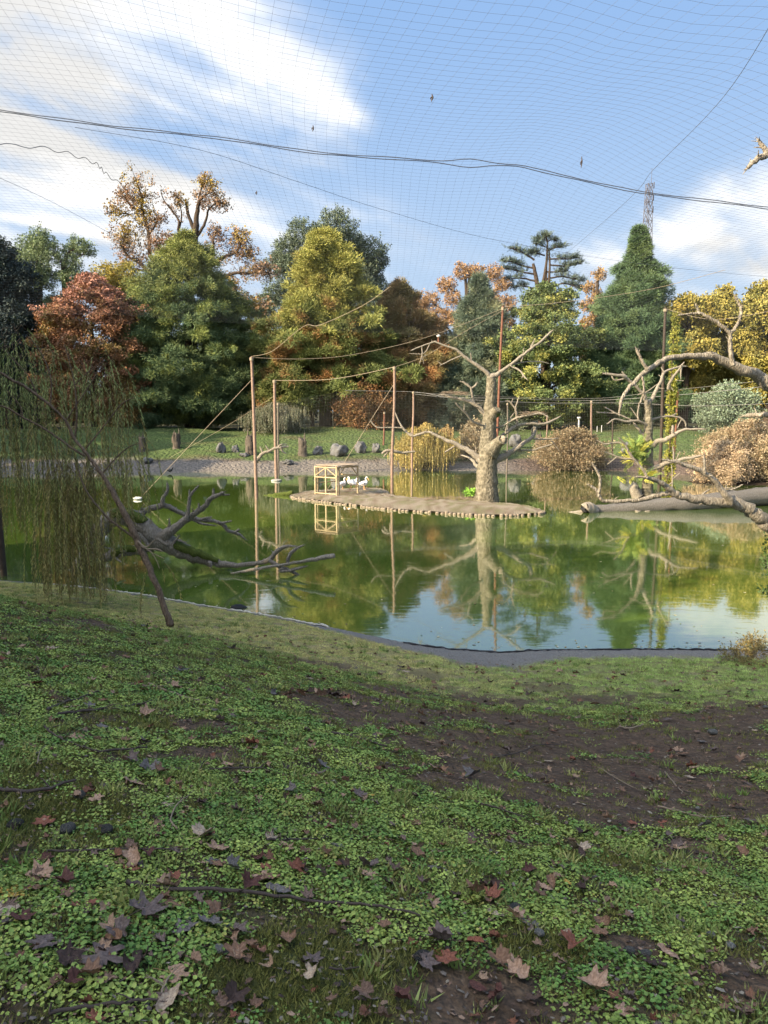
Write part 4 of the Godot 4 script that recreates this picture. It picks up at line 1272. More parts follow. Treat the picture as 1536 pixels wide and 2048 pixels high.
# ---------------------------------------------------------------- shrubs round the pond
func build_shrubs() -> void:
	var twigs := twiggy(10, 0.4)
	var twigs_leafy := twiggy(7, 0.9)
	var strand := hanging(14, 0.16, 0.06, Color(0.9, 0.75, 0.5))
	var list: Array = [
		["golden_willow_shrub", "golden weeping willow shrub on the far shore behind the round-topped pole", 850, 66, 55, 92, strand, "hang", Color(0.30, 0.235, 0.085), Color(0.22, 0.185, 0.065), 2600, 0.9],
		["golden_willow_shrub", "smaller golden weeping willow tuft beside the larger golden willow", 893, 68, 22, 75, strand, "hang", Color(0.30, 0.22, 0.10), Color(0.24, 0.17, 0.08), 900, 0.8],
		["grey_willow_shrub", "grey green weeping shrub on the far bank behind the thin pole pair", 556, 82, 55, 62, strand, "hang", Color(0.14, 0.135, 0.10), Color(0.11, 0.12, 0.075), 2600, 0.9],
		["bare_shrub", "brown grey bare shrub behind the island tree's trunk", 948, 70, 34, 66, twigs, "ball", Color(0.20, 0.165, 0.105), Color(0.16, 0.13, 0.085), 1300, 1.0],
		["bare_shrub", "wide brown bare shrub hanging over the far brown shore", 1142, 66, 58, 72, twigs, "ball", Color(0.17, 0.135, 0.085), Color(0.20, 0.155, 0.095), 2400, 1.0],
		["twiggy_bush", "large tan twiggy bush on the right shore near the picture's edge", 1490, 55, 85, 112, twigs, "ball", Color(0.26, 0.20, 0.135), Color(0.20, 0.165, 0.10), 3800, 0.8],
		["twiggy_bush", "pinkish tan leafy bush in front of the large twiggy bush", 1440, 52, 42, 78, twigs_leafy, "ball", Color(0.34, 0.26, 0.175), Color(0.28, 0.215, 0.145), 2200, 0.6],
		["grey_green_bush", "pale grey green bush above the twiggy bushes at the right", 1440, 78, 50, 92, twigs_leafy, "ball", Color(0.15, 0.19, 0.13), Color(0.12, 0.155, 0.10), 1800, 1.3],
		["rusty_shrub", "low rusty orange shrub under the olive conifer", 725, 86, 45, 80, twigs_leafy, "ball", Color(0.19, 0.09, 0.04), Color(0.14, 0.10, 0.045), 2000, 1.3],
		["rusty_shrub", "low yellow brown shrub beside the red tree's foot", 262, 86, 50, 90, twigs_leafy, "ball", Color(0.17, 0.10, 0.035), Color(0.12, 0.09, 0.03), 2000, 1.3],
		["clipped_shrub", "small dark layered shrub on the sunlit lawn by the conifer's foot", 300, 84, 26, 22, twigs_leafy, "ball", Color(0.04, 0.06, 0.03), Color(0.03, 0.05, 0.02), 500, 0.8],
		["bright_shrub", "bright yellow green shrub beside the sunlit far mound", 1185, 94, 22, 50, twigs_leafy, "ball", Color(0.13, 0.20, 0.03), Color(0.10, 0.16, 0.03), 700, 1.2]]
	for s: Array in list:
		var r: float = s[3]
		var x: float = (s[2] - 768.0) / 1506.0 * r
		var w: float = s[4] * r / 1510.0
		var h: float = s[5] * r / 1510.0
		var t := thing(s[0], s[1], "shrub", base_of(x, r), 0, "shrubs on the far bank")
		if t.position.y < -0.05:
			t.position.y = 0.0
		var line: Array
		if s[7] == "hang":
			line = [Vector2(h * 0.3, w), Vector2(h * 0.55, w * 0.98), Vector2(h * 0.8, w * 0.72), Vector2(h, 0.15)]
		else:
			line = [Vector2(0.05, w * 0.8), Vector2(h * 0.3, w), Vector2(h * 0.65, w * 0.85), Vector2(h * 0.88, w * 0.5), Vector2(h, 0.1)]
		var g := Geo.new()
		for k in 7:
			var a := k * 2.4
			var d := Vector3(cos(a), 0, sin(a)) * w * rnd(0.4, 0.8)
			limb(g, [Vector4(d.x * 0.06, -0.2, d.z * 0.06, 0.07), Vector4(d.x * 0.35, h * 0.45, d.z * 0.35, 0.05), Vector4(d.x, h * 0.85, d.z, 0.015)], 5, 0.1, 3)
		part("stems", g.done(), mats.bark, t)
		crown(t, s[6], mats.leaf, line, s[10], {"a": s[8], "b": s[9], "lumps": 0.3, "lump_size": 0.9, "size": s[11], "ball": s[7] == "ball", "hang": s[7] == "hang", "shell": 0.4, "gaps": 0.6, "patch": 0.8})
	# the two low bushes at the right stand on a spit of earth
	var g := Geo.new()
	var c := Vector3(24.485, 0, -53)
	g.ball(c + Vector3(0, -0.15, 0), Vector3(3.6, 0.35, 2.2), 14, Color(0.33, 0.26, 0.2), func(d: Vector3) -> float: return 1.0 + 0.2 * lump.get_noise_3d(d.x * 2.0, d.y, d.z * 2.0))
	struct("spit", g.done(), mats.stump, "low spit of brown earth under the twiggy bushes")


# rocks and old stumps along the far bank
func build_bank_stones() -> void:
	var kinds := []
	for k in 4:
		var g := Geo.new()
		var o := k * 13.0
		g.ball(Vector3.ZERO, Vector3(0.5, 0.5, 0.42), 9, Color.WHITE, func(d: Vector3) -> float: return 1.0 + 0.35 * lump.get_noise_3d(d.x * 1.6 + o, d.y * 1.6, d.z * 1.6) + 0.35 * absf(fine.get_noise_3d(d.x * 2.2 + o, d.y * 2.2, d.z * 2.2)) + 0.2 * signf(lump.get_noise_3d(d.x * 1.1 + o, d.y * 1.1 + 5.0, d.z * 1.1)))
		kinds.append(g.done())
	var stumps := []
	for k in 2:
		var g := Geo.new()
		limb(g, [Vector4(0, -0.55, 0, 0.44), Vector4(0.02, -0.3, 0, 0.34), Vector4(-0.02, 0.2, 0, 0.30), Vector4(0.03, 0.5, 0, 0.29)], 11, 0.35, 4)
		for j in 4:
			var a := j * 1.7 + k
			limb(g, [Vector4(cos(a) * 0.2, -0.3, sin(a) * 0.2, 0.13), Vector4(cos(a) * 0.3, 0.2, sin(a) * 0.2, 0.10), Vector4(cos(a) * 0.27, 0.55 + 0.1 * j, sin(a) * 0.2, 0.03)], 6, 0.3, 3)
		stumps.append(g.done())
	# column, foot row, width and height in picture-sized units at that distance, label
	var list: Array = [
		[290, 903, 20, 34, true, "upright weathered stump half hidden by the hanging willow leaves"], [357, 896, 22, 32, true, "grey forked stump on the lawn below the green conifer's trunk"], [445, 904, 17, 23, false, "pointed grey stone alone on the lawn"], [473, 904, 15, 16, false, "small split pale stone between pointed stone and dark stump"],
		[503, 908, 24, 42, true, "tall dark hollow stump just behind the first thin pole"], [490, 912, 18, 8, false, "flat pale stone lying low in front of the hollow stump"], [607, 910, 26, 38, true, "big grey fluted stump in the middle of the lawn"], [637, 908, 20, 18, false, "blue grey stone beside the fluted stump"],
		[679, 909, 36, 24, false, "broadest grey boulder on the lawn above the wooden frame"], [721, 905, 20, 26, false, "wedge shaped grey stone near the lawn's bright end"], [752, 904, 16, 20, false, "dim grey stone behind the guy rope's pole"], [298, 925, 20, 12, false, "pale grey stone on the gravel edge by the willow leaves"],
		[1028, 893, 22, 26, false, "round grey boulder seen through the island tree's lower branches"], [1074, 893, 18, 28, true, "grey stump beside the round boulder across the pond"], [1255, 905, 30, 22, false, "pale blue grey boulder behind the right dead tree"], [578, 928, 20, 10, false, "dark earth-covered stone on the gravel beach between poles"]]
	for s: Array in list:
		var x := 0.0
		var r := 60.0
		# walk out along the column until the bank reaches the row of the stone's foot
		while r < 110.0:
			x = (s[0] - 768.0) / 1508.0 * r
			if ground_height(x, -r) > 4.7 - (s[1] - 830.0) / 1512.0 * r and ground_height(x, -r) > 0.05:
				break
			r += 0.2
		r = minf(r, 92.0)
		var o := lone("stump" if s[4] else "stone", stumps[rng.randi() % 2] if s[4] else kinds[rng.randi() % 4], mats.stump if s[4] else mats.stone, s[5], "stump" if s[4] else "stone", "stumps and stones on the far bank")
		o.position = base_of(x, r) + Vector3(0, s[3] * r / 1510.0 * 0.33, 0)
		o.rotation.y = rnd(0, 6)
		o.scale = Vector3(s[2], s[3], s[2]) * r / 1510.0


# ---------------------------------------------------------------- poles, ropes, netting
func pole(called: String, label: String, foot: Vector3, head: Vector3, thick_in: float, material: Material, group := "poles that carry the aviary net") -> Node3D:
	var thick := thick_in * 0.85
	var t := thing(called, label, "pole", foot, 0, group)
	var d := head - foot
	var g := Geo.new()
	var down := d.normalized() * -1.2
	g.tube(smooth([Vector4(down.x, down.y, down.z, thick * 1.1), Vector4(0, 0, 0, thick * 1.1), Vector4(d.x * 0.35 + rnd(-0.04, 0.04), d.y * 0.35, d.z * 0.35, thick), Vector4(d.x * 0.7 + rnd(-0.04, 0.04), d.y * 0.7, d.z * 0.7, thick * 0.95), Vector4(d.x, d.y, d.z, thick * 0.85)], 3), 8, Color.WHITE, 0.06)
	part("shaft", g.done(), material, t)
	g = Geo.new()
	var e := d * 0.985
	g.tube([Vector4(e.x, e.y - 0.08, e.z, thick * 1.25), Vector4(e.x, e.y + 0.08, e.z, thick * 1.25)], 8, Color.WHITE)
	part("collar", g.done(), mats.rope, t)
	return t


func rope(label: String, p: Array, thick: float, material: Material, called := "rope", group := "ropes and cables of the aviary") -> void:
	var q := []
	for a: Vector3 in p:
		q.append(Vector4(a.x, a.y, a.z, thick * 0.62))
	var g := Geo.new()
	g.tube(smooth(q, 8), 5, Color.WHITE)
	lone(called, g.done(), material, label, "rope" if called == "rope" else "cable", group)


func build_poles() -> void:
	pole("pole", "tallest thin brown pole in the open water, roped down to a white float", Vector3(-7.192, 0, -42.561), Vector3(-7.307, 7.873, -42.6), 0.105, mats.pole)
	pole("pole", "thin brown pole with a flat ring at the waterline, next to the tallest", Vector3(-7.718, 0, -54.332), Vector3(-7.726, 7.15, -54.3), 0.13, mats.pole)
	pole("pole", "faint grey pole close behind the pole with the waterline ring", Vector3(-8.331, 0, -59.825), Vector3(-8.268, 5.628, -59.8), 0.09, mats.grey_bark)
	pole("pole", "brown pole rising beyond the wooden frame and the pelicans", Vector3(0.489, 0, -46.181), Vector3(0.629, 7.582, -46.2), 0.105, mats.pole)
	pole("pole", "slim brown pole before the golden willow", Vector3(2.328, 0, -63.006), Vector3(2.419, 6.612, -63), 0.11, mats.pole)
	pole("pole", "rusty red steel pole rising behind the island's dead tree", Vector3(6.756, 0, -46.181), Vector3(7.058, 11.112, -46.2), 0.095, mats.rust)
	pole("pole", "dark pole wrapped in ivy behind the right dead tree", Vector3(17.973, 0, -49.407), Vector3(17.82, 11.45, -49.3), 0.12, mats.dark_pole)
	pole("pole", "thin reddish pole just beyond the ivied pole", Vector3(19.186, 0, -50.464), Vector3(19.244, 6.388, -50.3), 0.09, mats.rust)
	pole("pole", "thin grey pole seen between the island tree's lower boughs", Vector3(9.287, 0, -57.408), Vector3(9.214, 5.588, -57.2), 0.07, mats.grey_bark)
	pole("pole", "pale pole before the sunlit far mound", Vector3(17.876, 0, -65.319), Vector3(17.53, 5.915, -64.8), 0.10, mats.pole)
	pole("pole", "short dark pole at the far shore under the brown conifer", Vector3(-0.05, 1.431, -76), Vector3(0.05, 4.946, -76), 0.11, mats.rust)
	pole("pole", "short thin pole in the wide brown shrub", Vector3(15.386, 1.178, -72), Vector3(15.339, 4.653, -72), 0.09, mats.pole)
	pole("pole", "short dark pole behind the right dead tree's lowest twigs", Vector3(21.052, 0.816, -70), Vector3(20.921, 4.246, -70), 0.09, mats.dark_pole)
	pole("pole", "dark pole at the picture's edge under the willow's leaves", Vector3(-11.183, 0, -21.918), Vector3(-11.084, 7.331, -21.7), 0.10, mats.dark_pole)
	# waterline ring
	var g := Geo.new()
	g.tube([Vector4(0, 0, 0, 0.36), Vector4(0, 0.06, 0, 0.4), Vector4(0, 0.12, 0, 0.36)], 14, Color.WHITE)
	var ring := lone("ring_float", g.done(), mats.pale_stone, "flat grey ring floating round the foot of a brown pole", "float")
	ring.position = Vector3(-7.718, 0, -54.332) + Vector3(0, -0.02, 0)
	g = Geo.new()
	g.ball(Vector3(0, 0.06, 0), Vector3(0.28, 0.10, 0.2), 8, Color.WHITE, func(d: Vector3) -> float: return 1.0 + 0.15 * lump.get_noise_3d(d.x, d.y, d.z))
	var fl := lone("float", g.done(), mats.white_paint, "white float on the water where a slanting guy rope ends", "float")
	fl.position = Vector3(-13.794, 0, -42.305)

	rope("taut guy rope slanting from the tallest thin pole down to the white float", [Vector3(-7.278, 6.676, -42.6), Vector3(-10.541, 3.317, -42.5), Vector3(-13.792, 0, -42.561)], 0.022, mats.rope)
	rope("guy rope slanting from the pole beyond the pelicans down behind the wooden frame", [Vector3(0.601, 6.547, -46.2), Vector3(-0.998, 4.07, -46.2), Vector3(-3.569, 0, -46.485)], 0.024, mats.rope)
	rope("faint guy rope slanting from the ringed pole over the lawn", [Vector3(-7.746, 6.033, -54.3), Vector3(-12.032, 3.608, -56), Vector3(-16.336, 1.482, -58)], 0.016, mats.rope)
	rope("sagging rope from the tallest pole's top to the rusty red pole", [Vector3(-7.307, 7.845, -42.6), Vector3(-4.587, 7.807, -43.2), Vector3(-1.708, 8.117, -44), Vector3(2.439, 9.164, -45), Vector3(7.002, 10.939, -46.2)], 0.022, mats.rope)
	rope("sagging rope between the ringed pole's top and the pole beyond the pelicans", [Vector3(-7.726, 7.115, -54.3), Vector3(-4.324, 7.046, -52), Vector3(-2.025, 7.187, -49.5), Vector3(0.629, 7.552, -46.2)], 0.026, mats.rope)
	rope("rope rising from the pole beyond the pelicans to the rusty red pole", [Vector3(0.629, 7.552, -46.2), Vector3(2.441, 8.184, -46), Vector3(4.803, 9.611, -46), Vector3(6.989, 10.81, -46.1)], 0.018, mats.rope)
	rope("rope climbing from the tallest pole's top in two sweeps before the olive conifer", [Vector3(-7.306, 7.9, -42.6), Vector3(-6.056, 8.148, -42), Vector3(-4.147, 9.223, -40), Vector3(-3.132, 9.068, -38), Vector3(-1.017, 9.697, -36), Vector3(0.274, 10.083, -33)], 0.02, mats.rope)
	rope("rope running from the rusty red pole's top past the tall right conifer", [Vector3(7.059, 11.055, -46.2), Vector3(9.828, 11.228, -46), Vector3(13.324, 11.659, -46), Vector3(16.307, 12.174, -46), Vector3(19.584, 12.96, -45)], 0.02, mats.rope)
	rope("rope from the ivied pole's top to the picture's edge before the golden trees", [Vector3(17.823, 11.388, -49.3), Vector3(19.198, 10.701, -48), Vector3(20.618, 10.458, -47), Vector3(22.887, 10.777, -45)], 0.018, mats.rope)
	rope("upper edge rope of the far side netting", [Vector3(-3.147, 6.661, -62), Vector3(2.42, 6.571, -63), Vector3(5.246, 6.119, -61), Vector3(9.658, 5.98, -60), Vector3(16.773, 5.863, -62), Vector3(22.212, 6.199, -58), Vector3(27.808, 6.79, -54)], 0.03, mats.pale_net)
	rope("second edge rope close below the first on the far side netting", [Vector3(2.42, 6.409, -63), Vector3(7.237, 5.883, -61), Vector3(13.424, 5.663, -62), Vector3(19.175, 5.647, -61), Vector3(23.505, 5.364, -57), Vector3(27.891, 5.538, -54)], 0.026, mats.pale_net)
	rope("third slack edge rope of the far side netting", [Vector3(2.42, 6.531, -63), Vector3(7.754, 6.222, -62), Vector3(17.038, 6.044, -63), Vector3(21.558, 6.521, -60), Vector3(28.295, 7.252, -55)], 0.02, mats.pale_net)

	# dead boughs tied to the poles as perches
	for k in 2:
		var t := thing("perch", ["pale crooked dead bough tied between the two left pond poles", "pale dead bough tied to the pole beyond the pelicans"][k], "perch", [Vector3(-7.334, 2.029, -43.5), Vector3(0.489, 2.456, -46.5)][k], 0, "perch boughs on the poles")
		var o := t.position
		var paths: Array = [[[Vector4(-7.392, 1.972, -43.5, 0.1146), Vector4(-7.215, 2.229, -43.5, 0.1146), Vector4(-6.922, 2.544, -43.5, 0.1003), Vector4(-6.52, 2.658, -43.5, 0.0860), Vector4(-6.174, 2.829, -43.5, 0.0860), Vector4(-5.772, 2.886, -43.5, 0.0716), Vector4(-5.458, 2.914, -43.5, 0.0573)], [Vector4(-6.922, 2.544, -43.5, 0.0573), Vector4(-7.086, 2.914, -43.5, 0.0344)], [Vector4(-6.577, 2.658, -43.5, 0.0458), Vector4(-6.77, 3, -43.5, 0.0287)], [Vector4(-5.944, 2.857, -43.5, 0.0688), Vector4(-5.777, 2.629, -43.5, 0.0573), Vector4(-5.607, 2.515, -43.5, 0.0430)], [Vector4(-6.059, 2.829, -43.5, 0.0630), Vector4(-5.884, 3.028, -43.5, 0.0458), Vector4(-5.542, 3.028, -43.5, 0.0344)], [Vector4(-7.273, 2.201, -43.5, 0.0860), Vector4(-7.049, 1.972, -43.5, 0.0573)]], [[Vector4(1.895, 2.486, -46.5, 0.0613), Vector4(1.131, 2.425, -46.5, 0.0796), Vector4(0.55, 2.517, -46.5, 0.0919), Vector4(0.122, 2.517, -46.5, 0.0919), Vector4(-0.122, 2.334, -46.5, 0.0613)], [Vector4(0.245, 2.517, -46.5, 0.0735), Vector4(0, 2.15, -46.5, 0.0490)], [Vector4(0.428, 2.486, -46.5, 0.0735), Vector4(0.367, 1.906, -46.5, 0.0368)], [Vector4(1.162, 2.425, -46.5, 0.0490), Vector4(1.438, 2.242, -46.5, 0.0306)]]][k]
		g = Geo.new()
		for p: Array in paths:
			var q := []
			for a: Vector4 in p:
				q.append(Vector4(a.x - o.x, a.y - o.y, a.z - o.z, a.w))
			limb(g, q, 6, 0.2, 3)
		part("bough", g.done(), mats.dead_wood, t)


var cable_rise: Array = []


func net_rise(x: float, r: float) -> float:
	var f := table(cable_rise, x * lerpf(1.0, 12.5 / maxf(r, 4.0), 0.5))
	f *= table([Vector2(4, 1.02), Vector2(8, 1.0), Vector2(12.5, 1.0), Vector2(18, 0.93), Vector2(26, 0.86), Vector2(42, 0.76), Vector2(60, 0.7)], r)
	var ridge := 3.3 - (r - 8.0) * 0.21
	var d := x - ridge
	f += 0.16 * exp(-d * d / 0.7) * smoothstep(17.0, 11.0, r) - 0.13 * maxf(d, 0.0) * smoothstep(17.0, 9.0, r) * smoothstep(0.0, 1.5, d)
	f += 0.20 * exp(-((x + 3.9) ** 2) / 2.0) * exp(-((r - 8.6) ** 2) / 5.0)
	f -= 0.10 * (1.0 - cos((r - 12.5) * 0.55)) * smoothstep(6.0, 8.0, r)
	return f


func net_point(u: float, r: float) -> Vector4:
	var k := maxf(0.0, 13.0 - r)
	var x := u + 0.022 * k * k + 0.10 * sin(u * 0.5 + 1.0) * k * 0.4
	return Vector4(x, 4.7 + net_rise(x, r), -r - 0.10 * sin(x * 0.45) * 2.0, 0.0011)


func build_net() -> void:
	var along: Array = [Vector3(-7.512, 9.58, -12.5), Vector3(-5.972, 9.39, -12.5), Vector3(-4.194, 9.154, -12.5), Vector3(-2.639, 8.999, -12.5), Vector3(-1.002, 8.761, -12.5), Vector3(1.035, 8.627, -12.5), Vector3(2.134, 8.583, -12.5), Vector3(2.765, 8.433, -12.5), Vector3(4.033, 8.177, -12.5), Vector3(6.065, 7.943, -12.5), Vector3(7.764, 7.837, -12.5)]
	cable_rise.append(Vector2(-14, 4.75))
	for q: Vector3 in along:
		cable_rise.append(Vector2(q.x, q.y - 4.7))
	cable_rise.append(Vector2(14, 2.6))
	var g := Geo.new()
	var rows := PackedFloat32Array()
	var r := 5.4
	while r < 30.0:
		rows.append(r)
		r += lerpf(0.22, 0.9, clampf((r - 6.0) / 20.0, 0, 1))
	var u := -15.0
	while u < 15.0:
		var p := []
		for q in rows:
			p.append(net_point(u, q))
		g.tube(p, 3, Color.WHITE)
		u += 0.15
	r = 5.5
	while r < 30.0:
		var p := []
		u = -15.0
		while u < 15.01:
			p.append(net_point(u, r))
			u += 0.42
		g.tube(p, 3, Color.WHITE)
		r += 0.15 if r < 18.0 else 0.22
	lone("aviary_net", g.done(), mats.net, "fine dark square-meshed bird net spread overhead across the sky", "net")
	# its main cable: two strands that part for a stretch
	var two := Geo.new()
	for s: float in [-1.0, 1.0]:
		var p := []
		for i in 120:
			var x := lerpf(-8.5, 8.5, i / 119.0)
			var gap := 0.012 + 0.045 * exp(-((x - 1.35) ** 2) / 0.09)
			var twist := sin(x * 5.0 + s) * 0.006
			p.append(Vector4(x, 4.7 + table(cable_rise, x) + s * gap + twist, -12.5 + s * 0.005, 0.007))
		two.tube(p, 5, Color.WHITE)
	lone("net_cable", two.done(), mats.dark_rope, "dark two-stranded cable that carries the overhead net from edge to edge", "cable", "ropes and cables of the aviary")
	var thin: Material = mats.dark_rope
	rope("thin straight cable running under the net towards the far right shore", [Vector3(-4.857, 9.183, -12.6), Vector3(-3.11, 9.143, -13.5), Vector3(-1.586, 9.053, -15), Vector3(0, 9.069, -17), Vector3(2.947, 9.085, -20), Vector3(7.802, 9.064, -23), Vector3(12.651, 9.041, -25)], 0.006, mats.net, "net_cable")
	rope("thin cable dropping diagonally behind the mast's top", [Vector3(4.263, 9.126, -8.6), Vector3(4.444, 8.836, -10.5), Vector3(4.763, 9.007, -14), Vector3(5.2, 9.237, -19), Vector3(7.027, 11.085, -46)], 0.006, mats.net, "net_cable")
	rope("faint cable low in the sky by the airy far trees", [Vector3(-7.273, 9.057, -14), Vector3(-7.166, 9.255, -17), Vector3(-7.17, 9.433, -21)], 0.006, mats.net, "net_cable")
	var g2 := Geo.new()
	var wig := []
	var pts := smooth([Vector4(-7.6, 8.98, -12.8, 0), [Vector4(-6.135, 9.201, -12.8, 0.0000), Vector4(-5.67, 8.966, -12.8, 0.0000), Vector4(-5.196, 8.836, -12.8, 0.0000), Vector4(-4.72, 8.744, -12.8, 0.0000), Vector4(-4.448, 8.53, -12.8, 0.0000), Vector4(-4.177, 8.299, -12.8, 0.0000), Vector4(-3.979, 8.207, -12.8, 0.0000)][1], [Vector4(-5.196, 8.836, -12.8, 0.0000), Vector4(-4.72, 8.744, -12.8, 0.0000)][1], [Vector4(-4.448, 8.53, -12.8, 0.0000), Vector4(-4.177, 8.299, -12.8, 0.0000)][0], [Vector4(-4.177, 8.299, -12.8, 0.0000), Vector4(-3.956, 8.191, -12.8, 0.0000)][1]], 14)
	for i in pts.size():
		wig.append(Vector4(pts[i].x, pts[i].y + 0.028 * sin(i * 1.25), pts[i].z, 0.006))
	g2.tube(smooth(wig, 3), 5, Color.WHITE)
	lone("net_cable", g2.done(), mats.net, "wavy loose cord hanging under the net at the upper left", "cable", "ropes and cables of the aviary")
	# dead leaves and scraps caught in the meshes
	var scraps: Array = [[Vector3(-1.143, 9.274, -12.9), 0.05, "small dark dead leaf caught in the net just under the cable"], [Vector3(3.072, 8.596, -12.4), 0.09, "thin dark twig hanging from the net before the blue sky"], [Vector3(0.62, 8.761, -10.4), 0.05, "tiny curved dark scrap stuck in the net high in the blue"], [Vector3(-2.346, 8.753, -14.6), 0.04, "tiny brown scrap stuck in the net beside the tall plane tree"]]
	for s: Array in scraps:
		var gg := Geo.new()
		var h: float = s[1]
		limb(gg, [Vector4(0, h, 0, 0.004), Vector4(0.006, 0, 0, 0.012), Vector4(-0.008, -h, 0.01, 0.003)], 5, 0.4, 4)
		limb(gg, [Vector4(0, h * 0.3, 0, 0.006), Vector4(-0.02, -h * 0.1, 0.01, 0.006), Vector4(-0.015, -h * 0.4, 0.0, 0.003)], 4, 0.4, 3)
		var o := lone("caught_scrap", gg.done(), mats.twig, s[2], "twig", "scraps caught in the net")
		o.position = s[0]
	# netting that closes the far side, hanging from the edge ropes into the water
	g = Geo.new()
	var line: Array = [Vector3(-8.139, 5.632, -60), Vector3(-3.148, 6.542, -62), Vector3(2.42, 6.409, -63), Vector3(7.295, 5.933, -61.5), Vector3(9.743, 5.756, -60.5), Vector3(16.777, 5.743, -62), Vector3(22.23, 5.825, -58), Vector3(27.868, 5.887, -54), Vector3(31.978, 5.992, -50)]
	var tops := []
	for q: Vector3 in line:
		tops.append(Vector4(q.x, q.y, q.z, 0.0035))
	tops = smooth(tops, 24)
	for k in 30:
		var p := []
		for i in range(0, tops.size(), 4):
			var t: Vector4 = tops[i]
			p.append(Vector4(t.x, lerpf(t.y, 0.0, k / 30.0) - 0.12 * sin(i * 0.13) * sin(k * 0.1), t.z, 0.0024))
		g.tube(p, 3, Color.WHITE)
	for i in tops.size() - 1:
		for h: float in [0.0, 0.5]:
			var t: Vector4 = tops[i].lerp(tops[i + 1], h)
			g.tube([Vector4(t.x, t.y, t.z, 0.0024), Vector4(t.x + 0.05, t.y * 0.5, t.z - 0.1, 0.0024), Vector4(t.x, 0.0, t.z, 0.0024)], 3, Color.WHITE)
	lone("side_net", g.done(), mats.pale_net, "pale side netting hanging across the pond before the far shore", "net")


# ---------------------------------------------------------------- wooden frame, birds, log, small things
func beam(a: Vector3, b: Vector3, r: float) -> ArrayMesh:
	var g := Geo.new()
	g.tube(smooth([Vector4(a.x, a.y, a.z, r), Vector4(b.x, b.y, b.z, r * 0.95)], 3), 8, Color.WHITE, 0.05, rnd(0, 9))
	return g.done()


